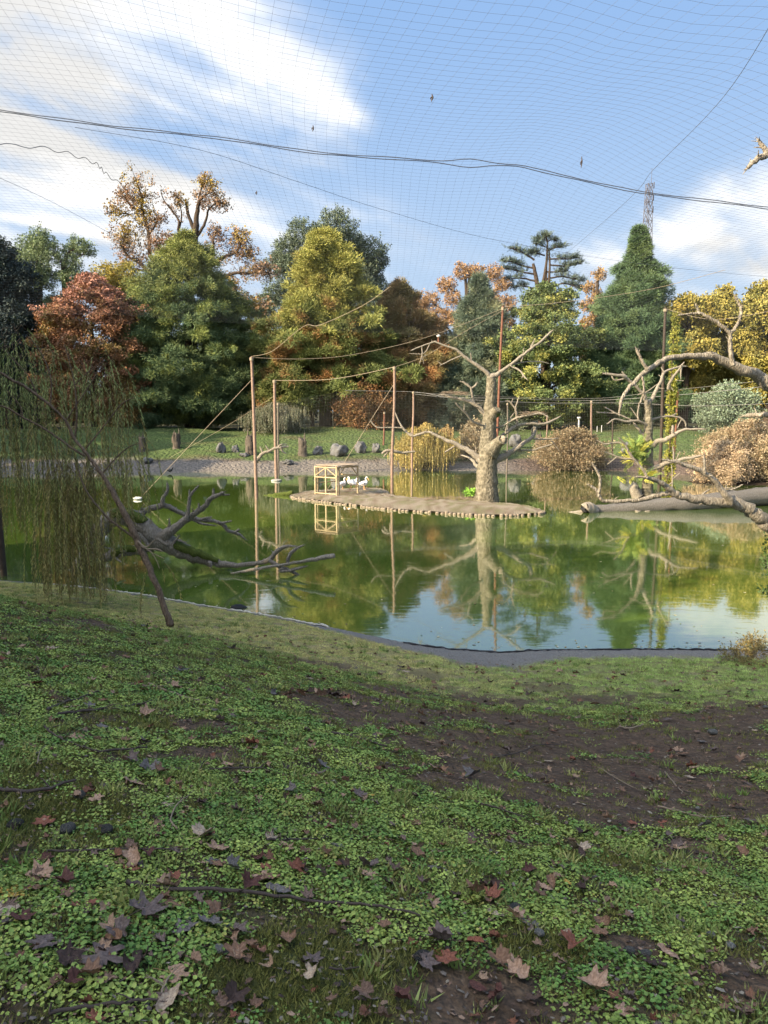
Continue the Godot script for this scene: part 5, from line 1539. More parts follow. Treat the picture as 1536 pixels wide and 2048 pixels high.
func build_island_things() -> void:
	var f := Vector3(-2.62, 0.22, -42.0)
	var t := thing("timber_frame", "open box frame of yellow bamboo poles on the island beside white pelicans", "frame", f)
	var u := Vector3(-1.28, 0, -0.95)
	var v := Vector3(1.12, 0, -1.32)
	var h := 1.62
	var up := Vector3(0, h, 0)
	for q: Vector3 in [Vector3.ZERO, u, v, u + v, u * 0.5, u + v * 0.12, v * 0.1]:
		part("post", beam(q + Vector3(0, -0.25, 0), q + up, 0.055), mats.bamboo, t)
	for h2: float in [0.97, 0.62, 0.06]:
		for e: Array in [[Vector3.ZERO, u], [u, u + v]]:
			var y := Vector3(0, h * h2, 0.03)
			part("rail", beam(e[0] + y, e[1] + y, 0.038), mats.bamboo, t)
	part("rail", beam(u + Vector3(0, h * 0.4, 0), u + v + Vector3(0, h * 0.4, 0), 0.03), mats.bamboo, t)
	part("rail", beam(v + u + Vector3(0, h * 0.4, 0), v * 0.5 + u + Vector3(0, h * 0.4, 0), 0.03), mats.bamboo, t)
	for e: Array in [[Vector3.ZERO, v], [v, u + v]]:
		for h2: float in [0.97, 0.66]:
			part("rail", beam(e[0] + Vector3(0, h * h2, 0.02), e[1] + Vector3(0, h * h2, 0.02), 0.04), mats.bamboo, t)
	# braces: a V from the middle post, and corner pieces on the other face
	part("brace", beam(u * 0.5 + up * 0.96, u + up * 0.66, 0.032), mats.bamboo, t)
	part("brace", beam(u * 0.5 + up * 0.96, up * 0.66, 0.032), mats.bamboo, t)
	part("brace", beam(v * 0.35 + up * 0.96, v * 0.12 + up * 0.7, 0.034), mats.bamboo, t)
	part("brace", beam(v * 0.7 + up * 0.96, v + up * 0.66, 0.036), mats.bamboo, t)
	# roof of boards
	for i in 9:
		var a := u * (i / 9.0 - 0.03) - v * 0.05 + up
		var b := a + v * 1.14
		var g := Geo.new()
		var d := (b - a)
		var x := Basis(d.normalized(), Vector3.UP, d.normalized().cross(Vector3.UP))
		g.box(Transform3D(x, (a + b) * 0.5 + Vector3(0, 0.07 + rnd(0, 0.012), 0)), Vector3(d.length(), 0.03, 0.165), Color.WHITE)
		part("roof_board", g.done(), mats.plank, t)
	# pelicans
	pelican(Vector3(-2.503, 0.332, -45.6), 0.75, 0.2, 0, "white pelican standing upright within the wooden frame's outline")
	pelican(Vector3(-1.999, 0.313, -45.8), 0.80, 2.7, 1, "white pelican with wings half raised behind the frame's right post")
	pelican(Vector3(-1.711, 0.274, -46.2), 0.82, 0.5, 2, "white pelican preening in the middle of the group")
	pelican(Vector3(-1.206, 0.332, -45.6), 0.80, -0.2, 0, "white pelican with tucked bill standing outside the wooden frame")
	# floating mossy log
	var g := Geo.new()
	limb(g, smooth([[Vector4(-7.046, -0.125, -44.5, 0.1612), Vector4(-6.13, -0.007, -44.5, 0.1759), Vector4(-5.362, 0.141, -44.5, 0.1466)][0], [Vector4(-7.046, -0.125, -44.5, 0.1612), Vector4(-6.13, -0.007, -44.5, 0.1759), Vector4(-5.362, 0.141, -44.5, 0.1466)][1], [Vector4(-7.046, -0.125, -44.5, 0.1612), Vector4(-6.13, -0.007, -44.5, 0.1759), Vector4(-5.362, 0.141, -44.5, 0.1466)][2]], 2), 10, 0.12)
	lone("floating_log", g.done(), mats.moss, "short green mossy log floating off the island's tip", "log")
	# green weed by the dead tree's foot, straw round it
	t = thing("weed_tuft", "bright green leafy weed at the foot of the island's dead tree", "weed", Vector3(4.675, 0.115, -40.3))
	var spray := leaf_cluster(16, 0.34, 0.17)
	crown(t, spray, mats.leaf, [Vector2(0.02, 0.14), Vector2(0.25, 0.2), Vector2(0.5, 0.1), Vector2(0.6, 0.02)], 34, {"a": Color(0.10, 0.22, 0.03), "b": Color(0.16, 0.28, 0.04), "size": 0.32, "ball": true, "gaps": 0.0})
	var straw := Geo.new()
	for i in 240:
		var a := rnd(0, TAUF)
		var q := Vector3(5.1 + rnd(-3.0, 0.6), 0.27 + rnd(0, 0.06), -40.4 + rnd(-0.6, 0.8))
		var d := Vector3(cos(a), rnd(-0.1, 0.25), sin(a)) * rnd(0.15, 0.4)
		straw.tube([Vector4(q.x, q.y, q.z, 0.010), Vector4(q.x + d.x, q.y + d.y, q.z + d.z, 0.006)], 3, Color.WHITE)
	struct("dead_stalks", straw.done(), mats.pale_twig, "scattered dry stalks on the island round the tree's foot", "stuff")
	# lamp post and low white stakes on the far lawn
	t = thing("lamp_post", "small pale lamp post on the far lawn beside the sunlit mound", "lamp post", Vector3(20.399, 2.723, -80))
	g = Geo.new()
	g.tube([Vector4(0, -0.3, 0, 0.11), Vector4(0, 1.55, 0, 0.08)], 8, Color.WHITE)
	part("shaft", g.done(), mats.white_paint, t)
	g = Geo.new()
	g.tube([Vector4(0, 1.5, 0, 0.08), Vector4(0, 1.62, 0, 0.17), Vector4(0, 1.72, 0, 0.22), Vector4(0, 1.76, 0, 0.15)], 10, Color.WHITE)
	part("lamp_head", g.done(), mats.white_paint, t)
	for q: Array in [[Vector3(23.94, 2.953, -84), "short white stake on the far lawn, tallest of its row"], [Vector3(23.449, 2.844, -84), "short white stake on the far lawn, low between its neighbours"], [Vector3(7.544, 2.624, -84), "short white stake on the far lawn under the spruce"], [Vector3(-9.689, 2.64, -88), "small white figure-like stake under the olive conifer"]]:
		g = Geo.new()
		g.tube([Vector4(0, -0.2, 0, 0.045), Vector4(0, 0.6, 0, 0.04), Vector4(0, 0.64, 0, 0.02)], 6, Color.WHITE)
		var o := lone("white_stake", g.done(), mats.white_paint, q[1], "stake", "white stakes on the far lawn")
		o.position = q[0]
	# two birds
	t = thing("black_bird", "small black water bird at the gravel shore near the willow", "bird", Vector3(-17.364, 0.112, -61.5))
	g = Geo.new()
	limb(g, [Vector4(-0.26, 0.14, 0, 0.02), Vector4(-0.14, 0.13, 0, 0.09), Vector4(0, 0.12, 0, 0.12), Vector4(0.12, 0.16, 0, 0.09), Vector4(0.18, 0.26, 0, 0.045), Vector4(0.21, 0.33, 0, 0.05), Vector4(0.31, 0.33, 0, 0.012)], 8, 0.0, 3)
	part("body", g.done(), mats.black, t)
	t = thing("dark_stone", "wet dark stone lying in the shallows off the near bank", "stone", Vector3(-3.584, 0, -18.185))
	g = Geo.new()
	g.ball(Vector3.ZERO, Vector3(0.20, 0.09, 0.12), 8, Color.WHITE, func(d: Vector3) -> float: return 1.0 + 0.3 * lump.get_noise_3d(d.x * 2.0, d.y * 2.0, d.z * 2.0))
	part("rock", g.done(), mats.black, t)


func pelican(where: Vector3, height: float, turn: float, pose: int, label: String) -> void:
	var t := thing("pelican", label, "pelican", Vector3(where.x, 0.24, where.z), turn, "white pelicans on the island")
	var k := height
	var g := Geo.new()
	# one continuous sweep: tail, body, breast, bent neck, head
	var p: Array
	if pose == 0:
		p = [Vector4(-0.46, 0.34, 0, 0.02), Vector4(-0.36, 0.38, 0, 0.09), Vector4(-0.18, 0.42, 0, 0.17), Vector4(0.0, 0.46, 0, 0.195), Vector4(0.13, 0.52, 0, 0.16), Vector4(0.20, 0.60, 0, 0.085), Vector4(0.17, 0.70, 0, 0.055), Vector4(0.13, 0.79, 0, 0.048), Vector4(0.15, 0.88, 0, 0.05), Vector4(0.21, 0.925, 0, 0.062), Vector4(0.28, 0.91, 0, 0.035)]
	elif pose == 1:
		p = [Vector4(-0.46, 0.40, 0, 0.02), Vector4(-0.34, 0.42, 0, 0.10), Vector4(-0.16, 0.46, 0, 0.18), Vector4(0.02, 0.52, 0, 0.20), Vector4(0.15, 0.58, 0, 0.15), Vector4(0.20, 0.67, 0, 0.08), Vector4(0.15, 0.76, 0, 0.055), Vector4(0.14, 0.84, 0, 0.05), Vector4(0.20, 0.90, 0, 0.06), Vector4(0.27, 0.88, 0, 0.035)]
	else:
		p = [Vector4(-0.46, 0.36, 0, 0.02), Vector4(-0.36, 0.40, 0, 0.09), Vector4(-0.18, 0.45, 0, 0.18), Vector4(0.0, 0.50, 0, 0.20), Vector4(0.12, 0.57, 0, 0.15), Vector4(0.16, 0.67, 0.02, 0.08), Vector4(0.10, 0.75, 0.04, 0.055), Vector4(0.04, 0.76, 0.08, 0.05), Vector4(0.02, 0.70, 0.13, 0.06), Vector4(0.0, 0.64, 0.15, 0.035)]
	g.tube(smooth(p, 4), 12, Color.WHITE)
	var body := part("body", g.done(), mats.feather, t)
	var tip: Vector4 = p[p.size() - 1]
	g = Geo.new()
	var e := Vector3(tip.x + 0.10, tip.y - 0.24, tip.z) if pose != 2 else Vector3(-0.14, 0.48, 0.19)
	g.tube(smooth([Vector4(tip.x - 0.03, tip.y, tip.z, 0.03), Vector4(lerpf(tip.x, e.x, 0.5), lerpf(tip.y, e.y, 0.5), lerpf(tip.z, e.z, 0.5), 0.032), Vector4(e.x, e.y, e.z, 0.008)], 4), 7, Color.WHITE)
	part("bill", g.done(), mats.beak, t)
	for s: float in [-1.0, 1.0]:
		g = Geo.new()
		if pose == 1:
			limb(g, [Vector4(0.10, 0.60, s * 0.15, 0.07), Vector4(0.0, 0.66, s * 0.32, 0.075), Vector4(-0.2, 0.60, s * 0.42, 0.06), Vector4(-0.42, 0.42, s * 0.42, 0.02)], 8, 0.1)
		else:
			limb(g, [Vector4(0.13, 0.54, s * 0.13, 0.05), Vector4(0.0, 0.51, s * 0.165, 0.085), Vector4(-0.22, 0.44, s * 0.14, 0.075), Vector4(-0.48, 0.34, s * 0.05, 0.015)], 8, 0.1)
		part("wing", g.done(), mats.wing, t)
		g = Geo.new()
		g.tube([Vector4(0.0, 0.36, s * 0.07, 0.035), Vector4(0.01, 0.16, s * 0.075, 0.022), Vector4(0.0, 0.02, s * 0.08, 0.02), Vector4(0.12, 0.01, s * 0.09, 0.012)], 6, Color.WHITE)
		part("leg", g.done(), mats.beak, t)
		g = Geo.new()
		g.ball(Vector3(p[p.size() - 2].x + 0.02, p[p.size() - 2].y + 0.02, p[p.size() - 2].z + s * 0.052), Vector3(0.012, 0.012, 0.012), 4, Color.WHITE, func(_d: Vector3) -> float: return 1.0)
		part("eye", g.done(), mats.black, body)
	t.scale = Vector3(k, k, k)


# ---------------------------------------------------------------- dead trees in the pond
func boughs(t: Node3D, called: String, list: Array, material: Material, sides: int, rough: float) -> void:
	for l: Array in list:
		var g := Geo.new()
		var q := []
		var slim := 0.75 if material != mats.mossy_wood and called in ["bough", "limb", "twig"] else 1.0
		for a: Vector4 in l:
			q.append(Vector4(a.x - t.position.x, a.y - t.position.y, a.z - t.position.z, a.w * slim))
		limb(g, q, sides, rough, 4)
		if called in ["bough", "limb", "twig"] and q.size() > 2:
			# splintered end and the stubs of lost side shoots
			var e: Vector4 = q[q.size() - 1]
			var b: Vector4 = q[q.size() - 2]
			var d := Vector3(e.x - b.x, e.y - b.y, e.z - b.z).normalized()
			for k in 3:
				var f := (d + ball_dir() * 0.35).normalized() * e.w * rnd(1.5, 4.0)
				g.tube([Vector4(e.x, e.y, e.z, e.w * 0.5), Vector4(e.x + f.x, e.y + f.y, e.z + f.z, e.w * 0.08)], 4, Color.WHITE)
			for k in (5 if called != "twig" else 1):
				var i := rng.randi_range(1, q.size() - 2)
				var c: Vector4 = q[i].lerp(q[i + 1], rng.randf())
				var f := (ball_dir() + Vector3(0, 0.5, 0)).normalized() * c.w * rnd(1.6, 4.5)
				limb(g, [Vector4(c.x, c.y, c.z, c.w * 0.4), Vector4(c.x + f.x * 0.6, c.y + f.y * 0.6, c.z + f.z * 0.6, c.w * 0.25), Vector4(c.x + f.x + rnd(-1, 1) * c.w, c.y + f.y, c.z + f.z, c.w * 0.10)], 5, 0.2, 2)
		part(called, g.done(), material, t)


func nest(t: Node3D, at: Vector3, wide: float, count: int) -> void:
	var g := Geo.new()
	for i in count:
		var a := rnd(0, TAUF)
		var p := at - t.position + Vector3(rnd(-1, 1) * wide, rnd(-0.05, 0.12), rnd(-0.3, 0.3))
		var d := Vector3(cos(a), rnd(-0.15, 0.35), sin(a) * 0.6) * rnd(0.2, 0.45)
		limb(g, [Vector4(p.x - d.x, p.y - d.y * 0.5, p.z - d.z, 0.008), Vector4(p.x, p.y, p.z, 0.012), Vector4(p.x + d.x, p.y + d.y, p.z + d.z, 0.005)], 3, 0.0, 2)
	part("stick_pile", g.done(), mats.pale_twig, t)


func build_pond_trees() -> void:
	# the bleached tree on the island
	var t := thing("dead_tree", "bleached dead tree with thick textured trunk standing on the island", "tree", Vector3(5.441, -0.115, -40.2), 0, "dead trees of the pond")
	boughs(t, "trunk", [[Vector4(5.431, -0.285, -40.2, 0.7456), Vector4(5.433, 0.037, -40.2, 0.6900), Vector4(5.445, 0.758, -40.2, 0.6028), Vector4(5.462, 1.636, -40.2, 0.5393), Vector4(5.481, 2.351, -40.2, 0.4759), Vector4(5.475, 3.141, -40.2, 0.4521), Vector4(5.533, 3.927, -40.2, 0.3886), Vector4(5.558, 4.709, -40.2, 0.3569), Vector4(5.592, 5.488, -40.2, 0.2935), Vector4(5.604, 6.108, -40.2, 0.2617), Vector4(5.626, 6.633, -40.2, 0.2459)]], mats.trunk_bark, 22, 0.07)
	boughs(t, "bough", [
		[Vector4(5.527, 6.494, -40.2, 0.1904), Vector4(5.641, 6.687, -40.2, 0.2062), Vector4(5.912, 6.802, -40.2, 0.1586), Vector4(6.297, 7.071, -40.2, 0.1190), Vector4(6.758, 7.417, -40.2, 0.1031), Vector4(7.294, 7.838, -40.2, 0.0952), Vector4(7.829, 8.258, -40.2, 0.0872), Vector4(8.287, 8.601, -40.2, 0.0793), Vector4(8.702, 9.019, -40.2, 0.0635)],
		[Vector4(5.642, 6.609, -40.2, 0.1904), Vector4(5.205, 6.994, -40.2, 0.1269), Vector4(4.653, 7.378, -40.2, 0.1110), Vector4(4.18, 7.723, -40.2, 0.1031), Vector4(3.787, 8.044, -40.2, 0.0872), Vector4(3.318, 8.22, -40.2, 0.0714), Vector4(2.772, 8.411, -40.2, 0.0635), Vector4(2.616, 8.472, -40.2, 0.0635), Vector4(1.995, 8.258, -40.2, 0.0476), Vector4(1.413, 8.029, -40.2, 0.0397)],
		[Vector4(5.443, 4.553, -40.2, 0.2062), Vector4(5.322, 4.709, -40.2, 0.1824), Vector4(5.122, 4.943, -40.2, 0.1586), Vector4(4.763, 5.254, -40.2, 0.1269), Vector4(4.289, 5.449, -40.2, 0.1110), Vector4(3.66, 5.604, -40.2, 0.1031), Vector4(3.031, 5.759, -40.2, 0.0793)],
		[Vector4(5.41, 4.162, -40.2, 0.1110), Vector4(5.096, 4.166, -39.9, 0.0709), Vector4(4.628, 4.363, -39.6, 0.0625), Vector4(4.202, 4.785, -39.3, 0.0620), Vector4(3.668, 5.276, -39, 0.0462)],
		[Vector4(5.205, 2.271, -40.2, 0.3173), Vector4(5.095, 2.346, -40.283, 0.2702), Vector4(4.743, 2.659, -40.367, 0.2150), Vector4(4.351, 2.893, -40.45, 0.1756), Vector4(3.718, 3.207, -40.533, 0.1439), Vector4(3.164, 3.443, -40.617, 0.1202), Vector4(2.689, 3.679, -40.7, 0.0964), Vector4(2.373, 3.796, -40.783, 0.0885), Vector4(1.978, 3.715, -40.867, 0.0887), Vector4(1.54, 3.593, -40.95, 0.0889), Vector4(1.18, 3.831, -41.033, 0.0810), Vector4(0.899, 4.19, -41.117, 0.0649), Vector4(0.617, 4.789, -41.2, 0.0406)],
		[Vector4(5.406, 2.113, -40.2, 0.2379), Vector4(4.978, 1.968, -40.575, 0.1441), Vector4(4.817, 2.226, -40.95, 0.1131), Vector4(4.614, 2.407, -41.325, 0.0815), Vector4(4.244, 2.509, -41.7, 0.0494)],
		[Vector4(5.794, 3.148, -40, 0.3157), Vector4(5.972, 3.261, -40.15, 0.2376), Vector4(6.264, 3.61, -40.3, 0.1352), Vector4(6.718, 3.922, -40.45, 0.1197), Vector4(7.097, 4.117, -40.6, 0.1121), Vector4(7.719, 4.234, -40.75, 0.1045), Vector4(8.389, 4.216, -40.9, 0.0968), Vector4(8.98, 4.35, -41.05, 0.0810), Vector4(9.473, 4.613, -41.2, 0.0488)],
		[Vector4(5.756, 4.041, -40.4, 0.0957), Vector4(6.012, 4.043, -40.257, 0.0635), Vector4(6.42, 4.241, -40.114, 0.0633), Vector4(6.783, 4.476, -39.971, 0.0710), Vector4(7.068, 4.593, -39.829, 0.0786), Vector4(7.584, 4.709, -39.686, 0.0705), Vector4(8.097, 4.786, -39.543, 0.0546), Vector4(8.458, 4.594, -39.4, 0.0311)],
		[Vector4(5.602, 2.232, -40.2, 0.3490), Vector4(5.863, 2.261, -40.367, 0.2867), Vector4(6.442, 2.531, -40.533, 0.2239), Vector4(7.022, 2.882, -40.7, 0.1767), Vector4(7.604, 3.275, -40.867, 0.1451), Vector4(7.991, 3.55, -41.033, 0.1214), Vector4(8.136, 3.908, -41.2, 0.1057), Vector4(8.125, 4.025, -41.367, 0.0979), Vector4(8.079, 3.901, -41.533, 0.0901), Vector4(8.081, 3.491, -41.7, 0.0576)]], mats.dead_wood, 10, 0.16)
	boughs(t, "twig", [
		[Vector4(7.147, 7.455, -40.2, 0.0555), Vector4(7.219, 7.723, -40.2, 0.0476), Vector4(7.272, 8.144, -40.2, 0.0317)], [Vector4(7.636, 8.182, -40.2, 0.0555), Vector4(7.747, 8.411, -40.2, 0.0476), Vector4(7.82, 8.601, -40.2, 0.0317)], [Vector4(6.605, 7.279, -40.2, 0.0635), Vector4(7.015, 7.387, -40.325, 0.0557), Vector4(7.584, 7.472, -40.45, 0.0479), Vector4(8.237, 7.481, -40.575, 0.0400), Vector4(8.7, 7.388, -40.7, 0.0241)], [Vector4(6.567, 7.263, -40.2, 0.0793), Vector4(6.935, 7.062, -40.05, 0.0632), Vector4(7.146, 6.863, -39.9, 0.0630), Vector4(7.239, 6.664, -39.75, 0.0549), Vector4(7.37, 6.505, -39.6, 0.0313)], [Vector4(7.28, 6.802, -40.2, 0.0555), Vector4(7.206, 6.609, -40.2, 0.0397)],
		[Vector4(4.024, 7.762, -40.2, 0.0476), Vector4(3.481, 7.532, -40.2, 0.0397), Vector4(2.938, 7.263, -40.2, 0.0317)], [Vector4(2.976, 7.325, -40.2, 0.0317), Vector4(2.78, 7.494, -40.2, 0.0238)], [Vector4(4.558, 7.455, -40.2, 0.0476), Vector4(4.505, 7.915, -40.2, 0.0317)], [Vector4(1.957, 8.235, -40.2, 0.0397), Vector4(1.983, 7.8, -40.2, 0.0397), Vector4(1.845, 7.34, -40.2, 0.0238)], [Vector4(1.983, 7.8, -40.2, 0.0317), Vector4(2.079, 7.34, -40.2, 0.0238)], [Vector4(2.383, 8.373, -40.2, 0.0397), Vector4(2.076, 7.876, -40.2, 0.0317), Vector4(1.336, 7.876, -40.2, 0.0238)],
		[Vector4(4.747, 5.293, -40.2, 0.1110), Vector4(4.598, 5.798, -40.2, 0.0952), Vector4(4.555, 6.069, -40.2, 0.0872), Vector4(4.357, 6.262, -40.2, 0.0793), Vector4(4.081, 6.417, -40.2, 0.0635)], [Vector4(4.579, 6.069, -40.2, 0.0714), Vector4(4.788, 6.223, -40.2, 0.0635), Vector4(4.84, 6.355, -40.2, 0.0476)], [Vector4(4.182, 4.903, -40, 0.0395), Vector4(4.193, 5.252, -40, 0.0237)],
		[Vector4(0.996, 4.011, -40.8, 0.0483), Vector4(0.212, 4.035, -40.8, 0.0483), Vector4(-0.388, 4.051, -40.8, 0.0483), Vector4(-0.707, 4.392, -40.8, 0.0402)], [Vector4(3.25, 2.727, -40.6, 0.0641), Vector4(3.568, 2.926, -40.6, 0.0721), Vector4(3.79, 3.03, -40.6, 0.0641)], [Vector4(4.932, 2.527, -40.6, 0.0561), Vector4(4.885, 3.006, -40.6, 0.0320)],
		[Vector4(7.062, 4.12, -40.4, 0.1036), Vector4(6.993, 4.709, -40.4, 0.0877), Vector4(6.939, 5.023, -40.4, 0.0717), Vector4(7.033, 5.413, -40.4, 0.0558), Vector4(7.107, 5.647, -40.4, 0.0319)], [Vector4(6.94, 4.983, -40.4, 0.0717), Vector4(6.72, 5.296, -40.4, 0.0638), Vector4(6.52, 5.429, -40.4, 0.0638), Vector4(6.126, 5.374, -40.4, 0.0399)], [Vector4(6.719, 5.32, -40.4, 0.0399), Vector4(6.793, 5.569, -40.4, 0.0239)], [Vector4(6.388, 3.733, -40.1, 0.0554), Vector4(6.458, 4.163, -40.1, 0.0475), Vector4(6.646, 4.553, -40.1, 0.0475), Vector4(6.875, 4.865, -40.1, 0.0316)],
		[Vector4(8.012, 3.431, -41, 0.0647), Vector4(8.511, 3.415, -41, 0.0647), Vector4(8.995, 3.415, -41, 0.0566), Vector4(9.396, 3.471, -41, 0.0324)], [Vector4(8.999, 3.392, -41.2, 0.0488), Vector4(9.25, 3.102, -41.2, 0.0406), Vector4(9.503, 2.762, -41.2, 0.0244)], [Vector4(6.954, 2.804, -41, 0.0728), Vector4(7.559, 2.804, -41, 0.0728), Vector4(8.123, 2.828, -41, 0.0728), Vector4(8.523, 2.989, -41, 0.0647), Vector4(9.003, 3.11, -41, 0.0485)]], mats.dead_wood, 6, 0.2)
	boughs(t, "cut_stub", [[Vector4(5.551, 2.761, -39.9, 0.4723), Vector4(5.898, 3.24, -39.65, 0.3129), Vector4(6.136, 3.419, -39.4, 0.2643)], [Vector4(5.586, 4.553, -40.1, 0.2848), Vector4(5.764, 4.864, -39.9, 0.2362), Vector4(5.857, 5.002, -39.7, 0.1880)]], mats.trunk_bark, 12, 0.12)
	boughs(t, "cut_face", [[Vector4(6.129, 3.409, -39.45, 0.2335), Vector4(6.175, 3.44, -39.45, 0.2257)]], mats.cut_wood, 12, 0.1)
	boughs(t, "moss_pad", [[Vector4(5.819, 4.787, -39.95, 0.2207), Vector4(5.91, 4.957, -39.95, 0.1576)]], mats.moss, 9, 0.2)
	nest(t, Vector3(3.76, 5.788, -40.1), 0.55, 60)
	nest(t, Vector3(7.768, 4.752, -39.9), 0.6, 60)
	# small capped post seen at the end of its upper bough
	var post := thing("capped_post", "small post with white cap on the dead tree's highest bough", "post", Vector3(2.836, 8.468, -40.3))
	var g := Geo.new()
	g.tube([Vector4(0, -0.05, 0, 0.05), Vector4(0, 0.28, 0, 0.05)], 7, Color.WHITE)
	part("shaft", g.done(), mats.rust, post)
	g = Geo.new()
	g.tube([Vector4(0, 0.26, 0, 0.08), Vector4(0, 0.31, 0, 0.12), Vector4(0, 0.37, 0, 0.05)], 9, Color.WHITE)
	part("cap", g.done(), mats.white_paint, post)

	# the second bleached tree, standing in the water behind the log
	t = thing("dead_tree", "slimmer bleached dead tree with many forked boughs behind the floating trunk", "tree", Vector3(15.175, 0.273, -43.5), 0, "dead trees of the pond")
	boughs(t, "trunk", [[Vector4(15.186, -0.54, -43.5, 0.3662), Vector4(15.165, 0.134, -43.5, 0.3329), Vector4(15.15, 1.224, -43.5, 0.3079), Vector4(15.095, 2.473, -43.5, 0.2996), Vector4(15.068, 3.465, -43.5, 0.2580), Vector4(15.046, 4.534, -43.5, 0.2330), Vector4(15.029, 5.107, -43.5, 0.1997), Vector4(15.004, 5.474, -43.5, 0.1664)]], mats.trunk_bark, 18, 0.08)
	boughs(t, "bough", [
		[Vector4(14.966, 5.025, -43.5, 0.1831), Vector4(14.872, 5.269, -43.4, 0.1661), Vector4(14.693, 5.754, -43.3, 0.1491), Vector4(14.358, 6.115, -43.2, 0.1074), Vector4(13.987, 6.393, -43.1, 0.1072), Vector4(13.618, 6.669, -43, 0.1152), Vector4(13.338, 6.824, -42.9, 0.1231), Vector4(12.981, 6.899, -42.8, 0.1146), Vector4(12.263, 6.973, -42.7, 0.0817)], [Vector4(15.01, 5.352, -43.5, 0.1831), Vector4(15.295, 5.762, -43.614, 0.1502), Vector4(15.561, 6.255, -43.729, 0.1338), Vector4(15.79, 6.667, -43.843, 0.1174), Vector4(15.978, 7.081, -43.957, 0.1009), Vector4(16.425, 7.291, -44.071, 0.0927), Vector4(16.958, 7.462, -44.186, 0.0761), Vector4(17.336, 7.469, -44.3, 0.0508)],
		[Vector4(16.009, 6.159, -43.3, 0.1243), Vector4(16.066, 6.631, -43.033, 0.1153), Vector4(16.192, 6.977, -42.767, 0.0982), Vector4(16.377, 7.317, -42.5, 0.0732)], [Vector4(15.001, 4.042, -43.5, 0.1498), Vector4(14.803, 4.167, -43.3, 0.1160), Vector4(14.317, 4.373, -43.1, 0.0989), Vector4(13.6, 4.334, -42.9, 0.0821), Vector4(12.883, 4.457, -42.7, 0.0735), Vector4(12.428, 4.217, -42.5, 0.0407)], [Vector4(15.145, 3.218, -43.5, 0.1664), Vector4(14.987, 3.424, -43.5, 0.1165), Vector4(14.641, 3.754, -43.5, 0.0999), Vector4(14.25, 4.206, -43.5, 0.0915)],
		[Vector4(15.073, 4.288, -43.5, 0.1165), Vector4(15.285, 4.41, -43.65, 0.0919), Vector4(15.871, 4.574, -43.8, 0.0754), Vector4(16.505, 4.657, -43.95, 0.0673), Vector4(16.849, 4.781, -44.1, 0.0506)], [Vector4(15.304, 2.974, -43.4, 0.2491), Vector4(15.471, 3.187, -43.2, 0.1901), Vector4(15.885, 3.316, -43, 0.1810), Vector4(16.287, 3.607, -42.8, 0.1474), Vector4(16.845, 3.894, -42.6, 0.1059), Vector4(17.774, 3.914, -42.4, 0.0568)], [Vector4(15.054, 1.891, -43.5, 0.1831), Vector4(14.731, 2.028, -43.3, 0.1243), Vector4(14.16, 2.246, -43.1, 0.1072), Vector4(13.835, 2.585, -42.9, 0.0985), Vector4(13.548, 3.042, -42.7, 0.0817), Vector4(13.106, 3.413, -42.5, 0.0569)], [Vector4(15.166, 1.399, -43.4, 0.2823), Vector4(15.264, 1.618, -43.233, 0.2316), Vector4(15.65, 1.837, -43.067, 0.1895), Vector4(16.154, 2.053, -42.9, 0.1559), Vector4(16.657, 2.186, -42.733, 0.1390), Vector4(17.156, 2.317, -42.567, 0.1221), Vector4(17.69, 2.448, -42.4, 0.0649)]], mats.dead_wood, 9, 0.16)
